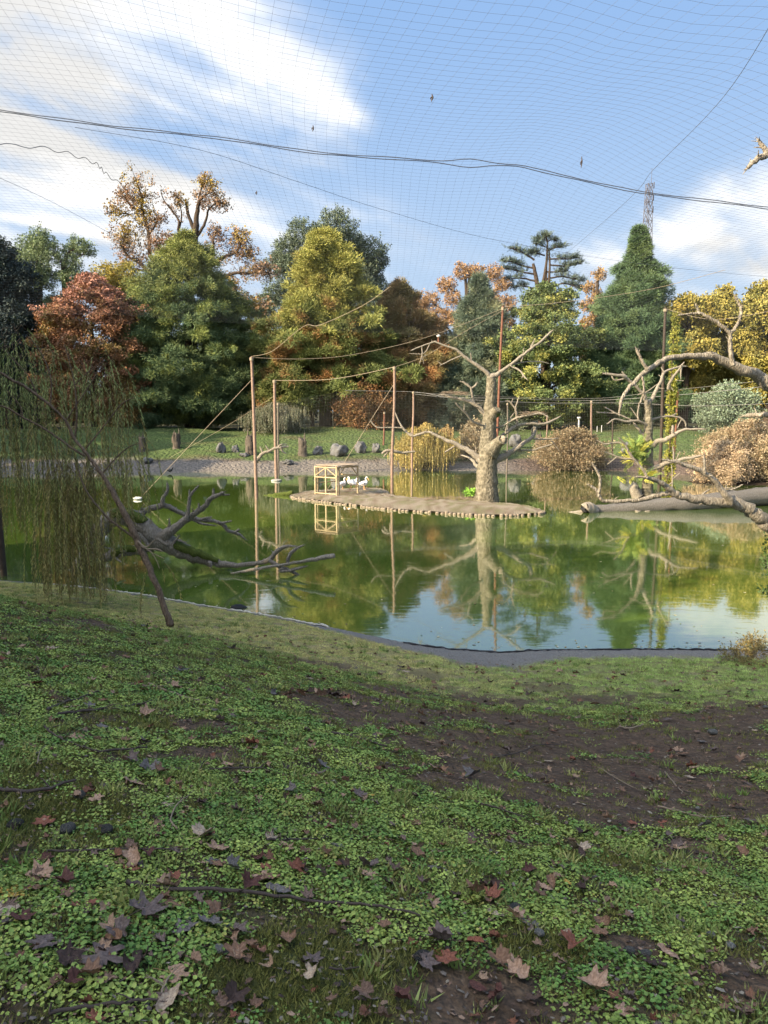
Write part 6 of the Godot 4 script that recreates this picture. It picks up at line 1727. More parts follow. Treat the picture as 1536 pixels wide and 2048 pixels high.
	boughs(t, "twig", [
		[Vector4(12.806, 6.925, -43.3, 0.0663), Vector4(12.98, 6.643, -43.3, 0.0663), Vector4(13.508, 6.723, -43.3, 0.0580)], [Vector4(13.595, 6.815, -43.2, 0.0744), Vector4(13.339, 7.104, -43.2, 0.0579)], [Vector4(16.85, 7.42, -43.9, 0.0672), Vector4(17.084, 7.688, -43.9, 0.0420)], [Vector4(16.918, 7.387, -43.9, 0.0756), Vector4(16.908, 7.078, -43.9, 0.0672), Vector4(16.922, 6.792, -43.9, 0.0420)], [Vector4(15.883, 7.091, -43.7, 0.0669), Vector4(15.704, 7.391, -43.7, 0.0502)], [Vector4(14.039, 4.358, -43, 0.0740), Vector4(13.457, 4.617, -43, 0.0658), Vector4(12.96, 4.819, -43, 0.0658), Vector4(12.46, 5.102, -43, 0.0411)], [Vector4(12.977, 4.803, -43, 0.0576), Vector4(12.389, 4.819, -43, 0.0411), Vector4(11.979, 4.86, -43, 0.0329)], [Vector4(14.348, 4.413, -43.2, 0.0744), Vector4(14.326, 4.942, -43.2, 0.0661), Vector4(14.394, 5.266, -43.2, 0.0413)], [Vector4(14.274, 4.617, -43.2, 0.0496), Vector4(13.91, 5.104, -43.2, 0.0331)],
		[Vector4(16.449, 4.648, -43.8, 0.0754), Vector4(16.954, 4.533, -43.8, 0.0754), Vector4(17.257, 4.285, -43.8, 0.0670), Vector4(17.312, 4.037, -43.8, 0.0503)], [Vector4(17.04, 4.467, -43.8, 0.0503), Vector4(16.929, 4.203, -43.8, 0.0503), Vector4(16.816, 3.954, -43.8, 0.0335)], [Vector4(16.242, 3.561, -43, 0.1152), Vector4(16.256, 4.13, -43, 0.0905)], [Vector4(13.652, 3.031, -43, 0.0740), Vector4(13.106, 3.153, -43, 0.0740), Vector4(12.535, 3.071, -43, 0.0576), Vector4(12.036, 3.276, -43, 0.0329)], [Vector4(14.087, 2.236, -43, 0.0823), Vector4(13.552, 2.252, -43, 0.0740), Vector4(12.969, 2.457, -43, 0.0658), Vector4(12.511, 2.621, -43, 0.0411)], [Vector4(13.178, 2.351, -43, 0.0494), Vector4(12.66, 1.923, -43, 0.0329)], [Vector4(16.355, 2.135, -42.9, 0.0739), Vector4(16.333, 2.585, -42.9, 0.0657), Vector4(16.275, 2.953, -42.9, 0.0492)], [Vector4(16.515, 2.217, -42.9, 0.0492), Vector4(16.698, 2.667, -42.9, 0.0328)], [Vector4(14.222, 5.827, -43, 0.0494), Vector4(14.703, 5.988, -43, 0.0411), Vector4(15.254, 6.389, -43, 0.0329)], [Vector4(16.297, 6.25, -43.6, 0.0417), Vector4(16.431, 6.047, -43.6, 0.0334)], [Vector4(16.487, 6.652, -43.5, 0.0333), Vector4(16.94, 6.611, -43.5, 0.0333)]], mats.dead_wood, 6, 0.2)
	boughs(t, "root_block", [[Vector4(14.569, -0.012, -43.3, 0.3313), Vector4(14.34, 0.49, -43.3, 0.2816), Vector4(14.409, 0.823, -43.3, 0.1657)]], mats.dead_wood, 9, 0.25)
	var weed := thing("hanging_plant", "yellow green drooping plant at the second dead tree's foot", "plant", Vector3(14.232, 0.324, -43))
	var arching := feather(10, 0.8, 0.26, 0.7)
	crown(weed, arching, mats.leaf, [Vector2(0.1, 0.5), Vector2(0.9, 0.6), Vector2(1.8, 0.35), Vector2(2.7, 0.2), Vector2(3.0, 0.05)], 130, {"a": Color(0.16, 0.20, 0.05), "b": Color(0.10, 0.17, 0.05), "c": Color(0.33, 0.30, 0.05), "size": 0.62, "tilt": 0.6, "shell": 0.3, "gaps": 0.3, "patch": 1.5})
	# ivy on the dark pole
	var ivy := thing("ivy", "yellow green ivy column climbing the dark pole", "ivy", Vector3(18.261, -0.287, -49))
	var leaves := leaf_cluster(14, 0.36, 0.26)
	var where := []
	var tint := PackedColorArray()
	for i in 620:
		var f := rng.randf()
		var y := lerpf(0.3, 11.3, f)
		var wide := 0.42 * (0.4 + 0.6 * absf(sin(f * 9.0 + 0.6))) * (1.15 - f * 0.6) * (0.75 if f > 0.25 else 0.5)
		var p := Vector3(0.18 + f * -0.05 + rnd(-1, 1) * wide, y, rnd(-1, 1) * wide)
		if lump.get_noise_3d(p.x, p.y * 1.2, p.z) < -0.2:
			continue
		var s := rnd(0.28, 0.46)
		where.append(Transform3D(towards(ball_dir() + Vector3(0, -0.3, 0), Vector3(s, s, s)), p))
		tint.append(Color(0.16, 0.19, 0.04).lerp(Color(0.30, 0.28, 0.05), rng.randf()) * rnd(0.7, 1.2))
	copies("leaves", leaves, mats.leaf, where, tint, ivy)
	g = Geo.new()
	limb(g, [Vector4(-0.05, -0.4, 0.1, 0.06), Vector4(0.1, 3, 0.12, 0.05), Vector4(-0.05, 6, 0.12, 0.04), Vector4(0.05, 11, 0.1, 0.02)], 5, 0.2)
	part("stem", g.done(), mats.bark, ivy)

	# long floating trunk at the right
	t = thing("floating_log", "long grey tree trunk lying in the water with a hollow sawn end", "log", Vector3(12.993, 0, -36.776), 0)
	boughs(t, "trunk", [[Vector4(9.924, 0.07, -37, 0.2925), Vector4(10.641, 0.033, -37.1, 0.2811), Vector4(12.213, 0.095, -37.4, 0.3203), Vector4(14.342, 0.223, -37.8, 0.3860), Vector4(16.009, 0.278, -38.2, 0.4026), Vector4(17.795, 0.364, -38.8, 0.4217), Vector4(20.245, 0.464, -39.8, 0.4719), Vector4(23.548, 0.575, -40.8, 0.5107)]], mats.log_wood, 16, 0.2)
	boughs(t, "flat_splinter", [[Vector4(8.557, -0.126, -36.8, 0.0364), Vector4(9.19, -0.039, -36.7, 0.0846), Vector4(9.893, 0.023, -36.6, 0.1206), Vector4(10.434, 0.046, -36.8, 0.1455)]], mats.dead_wood, 9, 0.15)
	boughs(t, "sawn_end", [[Vector4(10.267, 0.095, -37, 0.2925), Vector4(9.964, 0.157, -36.7, 0.3264), Vector4(9.801, 0.188, -36.55, 0.3130)]], mats.cut_wood, 14, 0.08)
	boughs(t, "hollow", [[Vector4(9.758, 0.197, -36.48, 0.2283), Vector4(9.722, 0.197, -36.48, 0.2163)]], mats.black, 12, 0.15)
	boughs(t, "snag", [[Vector4(12.481, 0.021, -37, 0.1462), Vector4(12.563, -0.177, -37, 0.1219), Vector4(12.547, -0.376, -37, 0.0731)], [Vector4(12.659, -0.128, -37, 0.0487), Vector4(12.875, -0.004, -37, 0.0390), Vector4(13.046, 0.021, -37, 0.0292)]], mats.dead_wood, 7, 0.2)
	boughs(t, "upright_twig", [[Vector4(15.605, 0.527, -41, 0.0432), Vector4(15.62, 1.343, -41, 0.0378), Vector4(15.534, 2.02, -41, 0.0270)], [Vector4(15.624, 1.262, -41, 0.0351), Vector4(16.014, 1.587, -41, 0.0270)], [Vector4(15.633, 1.072, -41, 0.0378), Vector4(15.317, 0.881, -41, 0.0270)], [Vector4(18.058, 0.629, -40, 0.0422), Vector4(18.088, 1.028, -40, 0.0316)], [Vector4(18.097, 0.868, -40, 0.0369), Vector4(18.573, 0.868, -40, 0.0316), Vector4(18.933, 1.054, -40, 0.0237)]], mats.dead_wood, 5, 0.2)
	var reeds := thing("reed_tuft", "tuft of dry golden reeds behind the floating trunk", "reeds", Vector3(18.553, 0.222, -44))
	g = Geo.new()
	for i in 160:
		var x := rnd(-1.2, 1.1)
		var d := Vector3(rnd(-0.5, 0.3), rnd(0.2, 0.6), rnd(-0.3, 0.3))
		g.tube([Vector4(x, -0.1, rnd(-0.4, 0.4), 0.012), Vector4(x + d.x * 0.4, d.y * 0.8, d.z * 0.3, 0.010), Vector4(x + d.x, d.y, d.z, 0.004)], 3, Color.WHITE)
	part("stalks", g.done(), mats.bamboo, reeds)

	# the near dead tree that reaches in from the right
	t = thing("dead_tree", "near dead tree reaching in from the picture's edge with two crooked limbs", "tree", Vector3(8.9, ground_height(8.9, -15.2), -15.2), 0, "dead trees of the pond")
	boughs(t, "trunk", [[Vector4(8.9, -0.2, -15.2, 0.75), Vector4(8.9, 0.9, -15.2, 0.6), Vector4(8.85, 2.6, -15.1, 0.5), Vector4(8.9, 4.6, -15.0, 0.42), Vector4(9.1, 7.2, -15.0, 0.33), Vector4(9.0, 10.0, -15.0, 0.2)]], mats.near_wood, 18, 0.1)
	boughs(t, "limb", [
		[Vector4(8.767, 4.274, -15, 0.3443), Vector4(8.376, 4.615, -14.907, 0.2510), Vector4(7.877, 4.977, -14.813, 0.2097), Vector4(7.352, 5.265, -14.72, 0.1746), Vector4(7.027, 5.465, -14.627, 0.1455), Vector4(6.702, 5.568, -14.533, 0.1307), Vector4(6.268, 5.736, -14.44, 0.1105), Vector4(5.928, 5.782, -14.347, 0.0878), Vector4(5.542, 5.775, -14.253, 0.0763), Vector4(5.214, 5.729, -14.16, 0.0704), Vector4(4.973, 5.618, -14.067, 0.0646), Vector4(4.761, 5.496, -13.973, 0.0588), Vector4(4.579, 5.349, -13.88, 0.0531), Vector4(4.373, 5.164, -13.787, 0.0475), Vector4(4.247, 4.982, -13.693, 0.0393), Vector4(4.177, 4.725, -13.6, 0.0234)],
		[Vector4(8.979, 1.42, -15, 0.4304), Vector4(8.577, 1.939, -14.923, 0.3197), Vector4(8.08, 2.245, -14.846, 0.2443), Vector4(7.551, 2.547, -14.769, 0.1978), Vector4(7.343, 2.702, -14.692, 0.1743), Vector4(7.069, 2.883, -14.615, 0.1622), Vector4(6.743, 3.033, -14.538, 0.1446), Vector4(6.289, 3.056, -14.462, 0.1162), Vector4(5.836, 3.135, -14.385, 0.0991), Vector4(5.527, 3.212, -14.308, 0.0849), Vector4(5.354, 3.344, -14.231, 0.0708), Vector4(5.157, 3.46, -14.154, 0.0596), Vector4(4.964, 3.535, -14.077, 0.0485), Vector4(4.667, 3.568, -14, 0.0241)],
		[Vector4(8.855, 4.615, -15, 0.1148), Vector4(8.365, 4.671, -15.15, 0.0869), Vector4(7.864, 4.714, -15.3, 0.0761), Vector4(7.59, 4.699, -15.45, 0.0650), Vector4(7.383, 4.682, -15.6, 0.0537)]], mats.near_wood, 14, 0.1)
	boughs(t, "bough", [
		[Vector4(6.382, 5.594, -14.1, 0.0647), Vector4(6.326, 5.829, -14.1, 0.0539), Vector4(6.302, 6.011, -14.1, 0.0486), Vector4(6.28, 6.166, -14.1, 0.0486), Vector4(6.141, 6.295, -14.1, 0.0459), Vector4(5.949, 6.424, -14.1, 0.0432), Vector4(5.76, 6.514, -14.1, 0.0378), Vector4(5.628, 6.526, -14.1, 0.0297), Vector4(5.34, 6.493, -14.1, 0.0189)], [Vector4(6.293, 6.171, -14.1, 0.0459), Vector4(6.38, 6.269, -14.1, 0.0405), Vector4(6.45, 6.424, -14.1, 0.0378), Vector4(6.465, 6.603, -14.1, 0.0351), Vector4(6.405, 6.731, -14.1, 0.0297), Vector4(6.334, 6.834, -14.1, 0.0216)], [Vector4(5.713, 6.508, -14.1, 0.0324), Vector4(5.677, 6.603, -14.1, 0.0270), Vector4(5.64, 6.693, -14.1, 0.0189)], [Vector4(4.715, 5.499, -13.8, 0.0422), Vector4(4.603, 5.678, -13.8, 0.0370), Vector4(4.533, 5.805, -13.8, 0.0317), Vector4(4.499, 5.868, -13.8, 0.0238)], [Vector4(4.624, 5.383, -13.8, 0.0290), Vector4(4.668, 5.191, -13.8, 0.0290), Vector4(4.645, 5.01, -13.8, 0.0290), Vector4(4.585, 4.881, -13.8, 0.0185)],
		[Vector4(5.565, 3.213, -14.3, 0.0766), Vector4(5.385, 3.227, -14.3, 0.0657), Vector4(5.113, 3.171, -14.3, 0.0602), Vector4(4.841, 3.102, -14.3, 0.0547), Vector4(4.594, 3.088, -14.3, 0.0520), Vector4(4.374, 3.075, -14.3, 0.0492), Vector4(4.153, 3.088, -14.3, 0.0438), Vector4(4.081, 3.171, -14.3, 0.0438), Vector4(4.023, 3.282, -14.3, 0.0410), Vector4(3.91, 3.365, -14.3, 0.0356)], [Vector4(4.037, 3.237, -14.2, 0.0380), Vector4(4.056, 3.483, -14.2, 0.0353), Vector4(4.01, 3.62, -14.2, 0.0326), Vector4(3.909, 3.783, -14.2, 0.0244)], [Vector4(4.869, 3.549, -14, 0.0375), Vector4(4.74, 3.742, -14, 0.0321), Vector4(4.572, 3.93, -14, 0.0268), Vector4(4.457, 4.117, -14, 0.0161)], [Vector4(6.651, 3.049, -14.4, 0.0992), Vector4(6.514, 3.165, -14.357, 0.0879), Vector4(6.346, 3.363, -14.314, 0.0712), Vector4(6.125, 3.56, -14.271, 0.0655), Vector4(5.91, 3.672, -14.229, 0.0599), Vector4(5.671, 3.757, -14.186, 0.0488), Vector4(5.434, 3.827, -14.143, 0.0379), Vector4(5.172, 3.884, -14.1, 0.0189)],
		[Vector4(6.01, 3.614, -14.2, 0.0380), Vector4(5.996, 3.783, -14.2, 0.0326), Vector4(5.982, 3.986, -14.2, 0.0163)], [Vector4(6.523, 3.248, -14.5, 0.0222), Vector4(6.71, 3.29, -14.5, 0.0194), Vector4(6.872, 3.374, -14.5, 0.0111)],
		[Vector4(7.363, 9.223, -13.5, 0.1245), Vector4(6.818, 9.159, -13.5, 0.0978), Vector4(6.444, 9.062, -13.5, 0.0800), Vector4(6.281, 8.966, -13.5, 0.0623), Vector4(6.161, 8.853, -13.5, 0.0445)], [Vector4(6.479, 9.046, -13.5, 0.0623), Vector4(6.42, 9.175, -13.5, 0.0534), Vector4(6.346, 9.279, -13.5, 0.0445)]], mats.near_wood, 9, 0.16)
	# ivy on its lower limb's foot
	ivy = thing("ivy", "dark green ivy sprays hanging at the picture's edge under the near limb", "ivy", Vector3(7.634, 1.289, -14.6))
	where = []
	tint = PackedColorArray()
	for i in 60:
		var y := rnd(-0.1, 1.1)
		var s := rnd(0.14, 0.24)
		where.append(Transform3D(towards(ball_dir(), Vector3(s, s, s)), Vector3(rnd(-0.16, 0.3) - 0.05 * y, y, rnd(-0.2, 0.2))))
		tint.append(Color(0.03, 0.06, 0.02).lerp(Color(0.06, 0.10, 0.03), rng.randf()))
	copies("leaves", leaves, mats.leaf, where, tint, ivy)

	# the mossy tree lying in the water at the left
	t = thing("fallen_tree", "dark mossy fallen tree arching out of the water behind the willow", "tree", Vector3(-7.647, 0, -24.403), 0, "dead trees of the pond")
	boughs(t, "trunk", [[Vector4(-9.573, -0.294, -22.8, 0.1995), Vector4(-9.315, 0.071, -22.8, 0.2229), Vector4(-8.993, 0.556, -22.8, 0.2464), Vector4(-8.666, 1.158, -22.8, 0.2464), Vector4(-8.353, 1.506, -22.8, 0.2464), Vector4(-8.052, 1.625, -22.8, 0.2581), Vector4(-7.64, 1.566, -22.8, 0.2699), Vector4(-7.294, 1.338, -22.8, 0.2933), Vector4(-7.009, 1.038, -22.8, 0.3168), Vector4(-6.719, 0.858, -22.8, 0.3051), Vector4(-6.309, 0.677, -22.8, 0.2581), Vector4(-5.898, 0.495, -22.8, 0.2229), Vector4(-5.427, 0.314, -22.8, 0.1643), Vector4(-5.013, 0.193, -22.8, 0.1056), Vector4(-4.656, 0.144, -22.8, 0.0704)]], mats.mossy_wood, 14, 0.14)
	boughs(t, "moss_pad", [[Vector4(-8.173, 1.705, -22.65, 0.1515), Vector4(-7.876, 1.764, -22.65, 0.1748), Vector4(-7.527, 1.681, -22.65, 0.1748), Vector4(-7.241, 1.491, -22.65, 0.1399)], [Vector4(-6.323, 0.793, -22.65, 0.1399), Vector4(-5.856, 0.619, -22.65, 0.1399), Vector4(-5.388, 0.451, -22.65, 0.1049), Vector4(-5.037, 0.313, -22.65, 0.0583)], [Vector4(-8.275, 0.502, -22.7, 0.0935), Vector4(-7.883, 0.646, -22.7, 0.1051), Vector4(-7.526, 0.67, -22.7, 0.0935), Vector4(-7.23, 0.664, -22.7, 0.0526)]], mats.moss, 10, 0.2)
	boughs(t, "limb", [[Vector4(-8.705, 0.344, -22.8, 0.1408), Vector4(-8.403, 0.435, -22.8, 0.1467), Vector4(-7.98, 0.556, -22.8, 0.1408), Vector4(-7.562, 0.586, -22.8, 0.1173), Vector4(-7.204, 0.604, -22.8, 0.0645)], [Vector4(-6.868, 0.846, -22.8, 0.2581), Vector4(-6.744, 0.982, -22.7, 0.2103), Vector4(-6.472, 1.189, -22.6, 0.1512), Vector4(-6.024, 1.501, -22.5, 0.1100), Vector4(-5.638, 1.808, -22.4, 0.0922), Vector4(-5.319, 1.996, -22.3, 0.0803), Vector4(-5.115, 2.24, -22.2, 0.0743), Vector4(-4.86, 2.366, -22.1, 0.0569), Vector4(-4.665, 2.462, -22, 0.0340)], [Vector4(-7.614, 1.564, -22.9, 0.1532), Vector4(-7.452, 1.722, -22.973, 0.1064), Vector4(-7.232, 1.815, -23.045, 0.1008), Vector4(-6.77, 1.957, -23.118, 0.0892), Vector4(-6.436, 1.797, -23.191, 0.0716), Vector4(-6.1, 1.605, -23.264, 0.0658), Vector4(-5.638, 1.474, -23.336, 0.0661), Vector4(-5.292, 1.42, -23.409, 0.0602), Vector4(-5.067, 1.33, -23.482, 0.0604), Vector4(-4.874, 1.103, -23.555, 0.0545), Vector4(-4.615, 0.999, -23.627, 0.0486), Vector4(-4.356, 0.781, -23.7, 0.0183)], [Vector4(-5.132, 0.193, -22.8, 0.0997), Vector4(-4.444, 0.183, -22.633, 0.0815), Vector4(-3.881, 0.258, -22.467, 0.0752), Vector4(-3.442, 0.41, -22.3, 0.0746), Vector4(-3.21, 0.648, -22.133, 0.0683), Vector4(-2.953, 0.853, -21.967, 0.0565), Vector4(-2.561, 0.911, -21.8, 0.0224)]], mats.mossy_wood, 9, 0.16)
	boughs(t, "twig", [
		[Vector4(-5.029, 2.24, -22.2, 0.0514), Vector4(-5.003, 2.557, -22.2, 0.0286)], [Vector4(-4.774, 2.4, -22.1, 0.0398), Vector4(-4.517, 2.383, -22.1, 0.0227)], [Vector4(-5.852, 1.599, -22.3, 0.0574), Vector4(-5.781, 1.996, -22.3, 0.0516), Vector4(-5.743, 2.287, -22.3, 0.0459), Vector4(-5.622, 2.461, -22.3, 0.0402), Vector4(-5.472, 2.634, -22.3, 0.0230)], [Vector4(-5.741, 2.345, -22.3, 0.0344), Vector4(-5.735, 2.519, -22.3, 0.0230)], [Vector4(-5.442, 1.904, -22.2, 0.0400), Vector4(-5.452, 2.124, -22.2, 0.0286)], [Vector4(-5.061, 1.36, -23.4, 0.0421), Vector4(-4.743, 1.434, -23.4, 0.0241)], [Vector4(-4.681, 1.05, -23.5, 0.0423), Vector4(-4.526, 1.142, -23.5, 0.0302)], [Vector4(-5.991, 1.54, -23.3, 0.0480), Vector4(-5.633, 1.356, -23.3, 0.0420), Vector4(-5.211, 1.295, -23.3, 0.0180)], [Vector4(-5.629, 1.509, -23.3, 0.0360), Vector4(-5.324, 1.57, -23.3, 0.0180)], [Vector4(-6.748, 1.959, -23, 0.0592), Vector4(-6.726, 2.211, -23, 0.0533), Vector4(-6.601, 2.39, -23, 0.0473), Vector4(-6.591, 2.659, -23, 0.0237)],
		[Vector4(-3.411, 0.437, -22.1, 0.0626), Vector4(-3.068, 0.243, -22.1, 0.0569), Vector4(-2.723, 0.095, -22.1, 0.0455), Vector4(-2.309, -0.141, -22.1, 0.0227)], [Vector4(-2.997, 0.234, -22, 0.0453), Vector4(-3.056, 0.116, -22, 0.0509), Vector4(-2.652, 0.187, -22, 0.0453), Vector4(-2.276, 0.28, -22, 0.0226)], [Vector4(-2.89, 0.268, -22.3, 0.0516), Vector4(-2.828, 0.528, -22.3, 0.0574), Vector4(-2.679, 0.706, -22.3, 0.0516), Vector4(-2.398, 0.853, -22.3, 0.0230)], [Vector4(-6.516, 0.819, -22.5, 0.0463), Vector4(-6.86, 1.027, -22.5, 0.0232)], [Vector4(-6.338, 0.878, -22.5, 0.0405), Vector4(-6.125, 1.116, -22.5, 0.0232)], [Vector4(-6.188, 0.968, -22.5, 0.0289), Vector4(-5.927, 0.896, -22.5, 0.0174)], [Vector4(-7.103, 0.819, -22.5, 0.0579), Vector4(-7.268, 1.086, -22.5, 0.0579), Vector4(-7.439, 1.205, -22.5, 0.0405)], [Vector4(-8.172, 1.578, -22.8, 0.0587), Vector4(-8.074, 1.786, -22.8, 0.0293)], [Vector4(-5.216, 0.331, -22.4, 0.0634), Vector4(-5.192, 0.17, -22.4, 0.0346)]], mats.mossy_wood, 6, 0.2)
	boughs(t, "pale_branch", [[Vector4(-4.528, 0.057, -22, 0.0283), Vector4(-3.92, 0.163, -22, 0.0453), Vector4(-3.4, 0.251, -22, 0.0453), Vector4(-2.649, 0.38, -22, 0.0453), Vector4(-2.13, 0.468, -22, 0.0566), Vector4(-1.784, 0.538, -22, 0.0679), Vector4(-1.45, 0.585, -22, 0.0679)]], mats.dead_wood, 8, 0.16)


# ---------------------------------------------------------------- the willow that leans over the bank
func build_willow() -> void:
	var t := thing("weeping_willow_tree", "leaning young willow with thin trunk and curtains of hanging leaves", "tree", Vector3(-3.9, ground_height(-3.9, -13.7), -13.7))
	boughs(t, "trunk", [[Vector4(-3.957, 0.854, -13.7, 0.0677), Vector4(-3.975, 0.928, -13.7, 0.0609), Vector4(-4.129, 1.239, -13.82, 0.0569), Vector4(-4.309, 1.658, -13.94, 0.0574), Vector4(-4.507, 1.984, -14.1, 0.0604), Vector4(-4.639, 2.27, -14.18, 0.0654), Vector4(-4.771, 2.557, -14.26, 0.0634), Vector4(-4.963, 2.876, -14.34, 0.0590), Vector4(-5.211, 3.248, -14.5, 0.0501), Vector4(-5.435, 3.573, -14.58, 0.0360), Vector4(-5.634, 3.808, -14.66, 0.0338), Vector4(-5.775, 4.019, -14.66, 0.0314), Vector4(-5.977, 4.226, -14.74, 0.0291), Vector4(-6.139, 4.586, -14.74, 0.0267), Vector4(-6.389, 4.884, -14.66, 0.0266), Vector4(-6.582, 5.059, -14.58, 0.0264), Vector4(-6.8, 5.247, -14.5, 0.0287), Vector4(-6.961, 5.345, -14.42, 0.0261), Vector4(-7.146, 5.485, -14.34, 0.0236), Vector4(-7.484, 5.674, -14.18, 0.0187)]], mats.willow_bark, 12, 0.1)
	boughs(t, "bough", [
		[Vector4(-5.859, 3.901, -14.9, 0.0337), Vector4(-6.082, 4.038, -14.9, 0.0307), Vector4(-6.288, 4.191, -14.9, 0.0307), Vector4(-6.493, 4.343, -14.9, 0.0276), Vector4(-6.729, 4.494, -14.9, 0.0276), Vector4(-7.024, 4.646, -14.9, 0.0245), Vector4(-7.317, 4.827, -14.9, 0.0215), Vector4(-7.705, 4.947, -14.9, 0.0153)], [Vector4(-4.824, 2.384, -14.4, 0.0356), Vector4(-5.028, 2.536, -14.4, 0.0296), Vector4(-5.259, 2.717, -14.4, 0.0296), Vector4(-5.486, 2.988, -14.4, 0.0267), Vector4(-5.653, 3.228, -14.4, 0.0237), Vector4(-5.758, 3.497, -14.4, 0.0208), Vector4(-5.806, 3.735, -14.4, 0.0119)], [Vector4(-6.082, 4.218, -15, 0.0247), Vector4(-6.031, 4.615, -15, 0.0216), Vector4(-6.031, 5.22, -15, 0.0185), Vector4(-6.099, 5.67, -15, 0.0154), Vector4(-6.199, 6.057, -15, 0.0093)], [Vector4(-5.909, 4.003, -15, 0.0216), Vector4(-5.647, 4.31, -15, 0.0185), Vector4(-5.387, 4.615, -15, 0.0154), Vector4(-5.129, 4.918, -15, 0.0124), Vector4(-4.879, 5.039, -15, 0.0093)], [Vector4(-5.554, 3.548, -14.9, 0.0215), Vector4(-5.296, 3.824, -14.9, 0.0184), Vector4(-5.01, 4.069, -14.9, 0.0153), Vector4(-4.761, 4.16, -14.9, 0.0092)], [Vector4(-6.537, 4.888, -15, 0.0247), Vector4(-6.485, 5.28, -15, 0.0185), Vector4(-6.554, 5.67, -15, 0.0154), Vector4(-6.717, 5.998, -15, 0.0124), Vector4(-6.887, 6.206, -15, 0.0093)], [Vector4(-6.108, 5.288, -15.2, 0.0156), Vector4(-5.849, 5.532, -15.2, 0.0125), Vector4(-5.531, 5.744, -15.2, 0.0094)], [Vector4(-6.247, 4.584, -15, 0.0185), Vector4(-5.918, 5.039, -15, 0.0154), Vector4(-5.656, 5.401, -15, 0.0124), Vector4(-5.52, 5.7, -15, 0.0093)], [Vector4(-6.816, 5.072, -15.1, 0.0218), Vector4(-6.977, 5.466, -15.1, 0.0155), Vector4(-7.206, 5.737, -15.1, 0.0124), Vector4(-7.405, 5.977, -15.1, 0.0093)], [Vector4(-7.213, 4.644, -15.3, 0.0189), Vector4(-7.29, 4.923, -15.3, 0.0157), Vector4(-7.493, 5.169, -15.3, 0.0126)]], mats.willow_bark, 7, 0.12)
	boughs(t, "twig", [[Vector4(-4.639, 2.343, -14.1, 0.0290), Vector4(-4.497, 2.224, -14.1, 0.0232), Vector4(-4.376, 2.313, -14.1, 0.0145), Vector4(-4.285, 2.388, -14.1, 0.0087)], [Vector4(-4.584, 2.254, -14.1, 0.0261), Vector4(-4.412, 2.149, -14.1, 0.0203), Vector4(-4.3, 1.984, -14.1, 0.0145), Vector4(-4.247, 1.834, -14.1, 0.0087)], [Vector4(-4.469, 2.194, -14.1, 0.0203), Vector4(-4.292, 2.194, -14.1, 0.0174), Vector4(-4.176, 2.149, -14.1, 0.0116)], [Vector4(-4.34, 2.104, -14.1, 0.0145), Vector4(-4.151, 2.014, -14.1, 0.0087)]], mats.pale_twig, 6, 0.2)
	# curtains: zones of picture column, start row, end row of the hanging shoots
	var a := hanging(14, 0.32, 0.060, Color(0.55, 0.45, 0.28))
	var b := hanging(11, 0.30, 0.055, Color(0.5, 0.4, 0.25))
	var where := [[], []]
	var tint := [PackedColorArray(), PackedColorArray()]
	var shoots := Geo.new()
	var zones: Array = [[-60, 190, 560, 1400, 30], [0, 180, 700, 1330, 18], [190, 340, 640, 1230, 22], [330, 640, 900, 1800, 100], [340, 660, 1080, 1760, 60], [330, 560, 600, 1250, 20], [700, 930, 800, 1270, 40], [520, 900, 520, 1050, 34], [300, 700, 250, 800, 34], [0, 300, 130, 640, 40], [930, 985, 1560, 1880, 6], [600, 800, 300, 760, 16], [120, 420, 420, 900, 22], [-100, 300, 300, 900, 24]]
	for z: Array in zones:
		for i in int(z[4] * 1.05):
			var r := 16.0 + rnd(-0.8, 0.9)
			if z[0] == 930:
				r = 14.1
			var cx := rnd(z[0], z[1])
			var y0: float = z[2] + rnd(-60, 160)
			var y1: float = z[3] + rnd(-190, 70)
			if y1 - y0 < 60.0:
				continue
			# picture-sized units on the crop to metres at that distance
			var x := (cx * 0.3125 - 768.0) / 1500.0 * r
			var top := 4.7 + (830.0 - (620.0 + y0 * 0.3125)) / 1508.0 * r
			var low := 4.7 + (830.0 - (620.0 + y1 * 0.3125)) / 1508.0 * r
			low = maxf(low, ground_height(x, -r) + 0.35)
			var p := Vector3(x + rnd(-0.25, 0.25), top, -r)
			# the shoot first arches out, then hangs
			var d := Vector3(rnd(-0.7, 0.7), rnd(0.0, 0.5), rnd(-0.6, 0.6))
			var stem := [Vector4(p.x - t.position.x, p.y - t.position.y, p.z - t.position.z, 0.005)]
			var leafy := rnd(0.0, 0.35)
			var length := 0.0
			var autumn := clampf(0.45 + lump.get_noise_2d(x * 0.9, 4.0) * 0.9 + rnd(-0.35, 0.35), 0, 1)
			while p.y > low:
				var seg := rnd(0.22, 0.30)
				d = d.lerp(Vector3(rnd(-0.10, 0.10), -1, rnd(-0.10, 0.10)), 0.45).normalized()
				var q := p + d * seg
				stem.append(Vector4(q.x - t.position.x, q.y - t.position.y, q.z - t.position.z, 0.0025))
				if length > leafy and rng.randf() < 0.93:
					var k := rng.randi() % 2
					var y := -d
					var xx := y.cross(ball_dir()).normalized()
					where[k].append(Transform3D(Basis(xx * 0.30, y * seg * 1.1, xx.cross(y) * 0.30), p - t.position))
					var c := Color(0.24, 0.255, 0.085).lerp(Color(0.31, 0.235, 0.09), clampf(autumn + rnd(-0.25, 0.25), 0, 1))
					if y0 < 500.0:
						c = c.lerp(Color(0.19, 0.25, 0.095), 0.6)
					tint[k].append(c * rnd(0.7, 1.25))
				length += seg
				p = q
			shoots.tube(stem, 3, Color.WHITE)
	part("shoots", shoots.done(), mats.willow_bark, t)
	copies("leaves", a, mats.leaf, where[0], tint[0], t)
	copies("leaves", b, mats.leaf, where[1], tint[1], t)


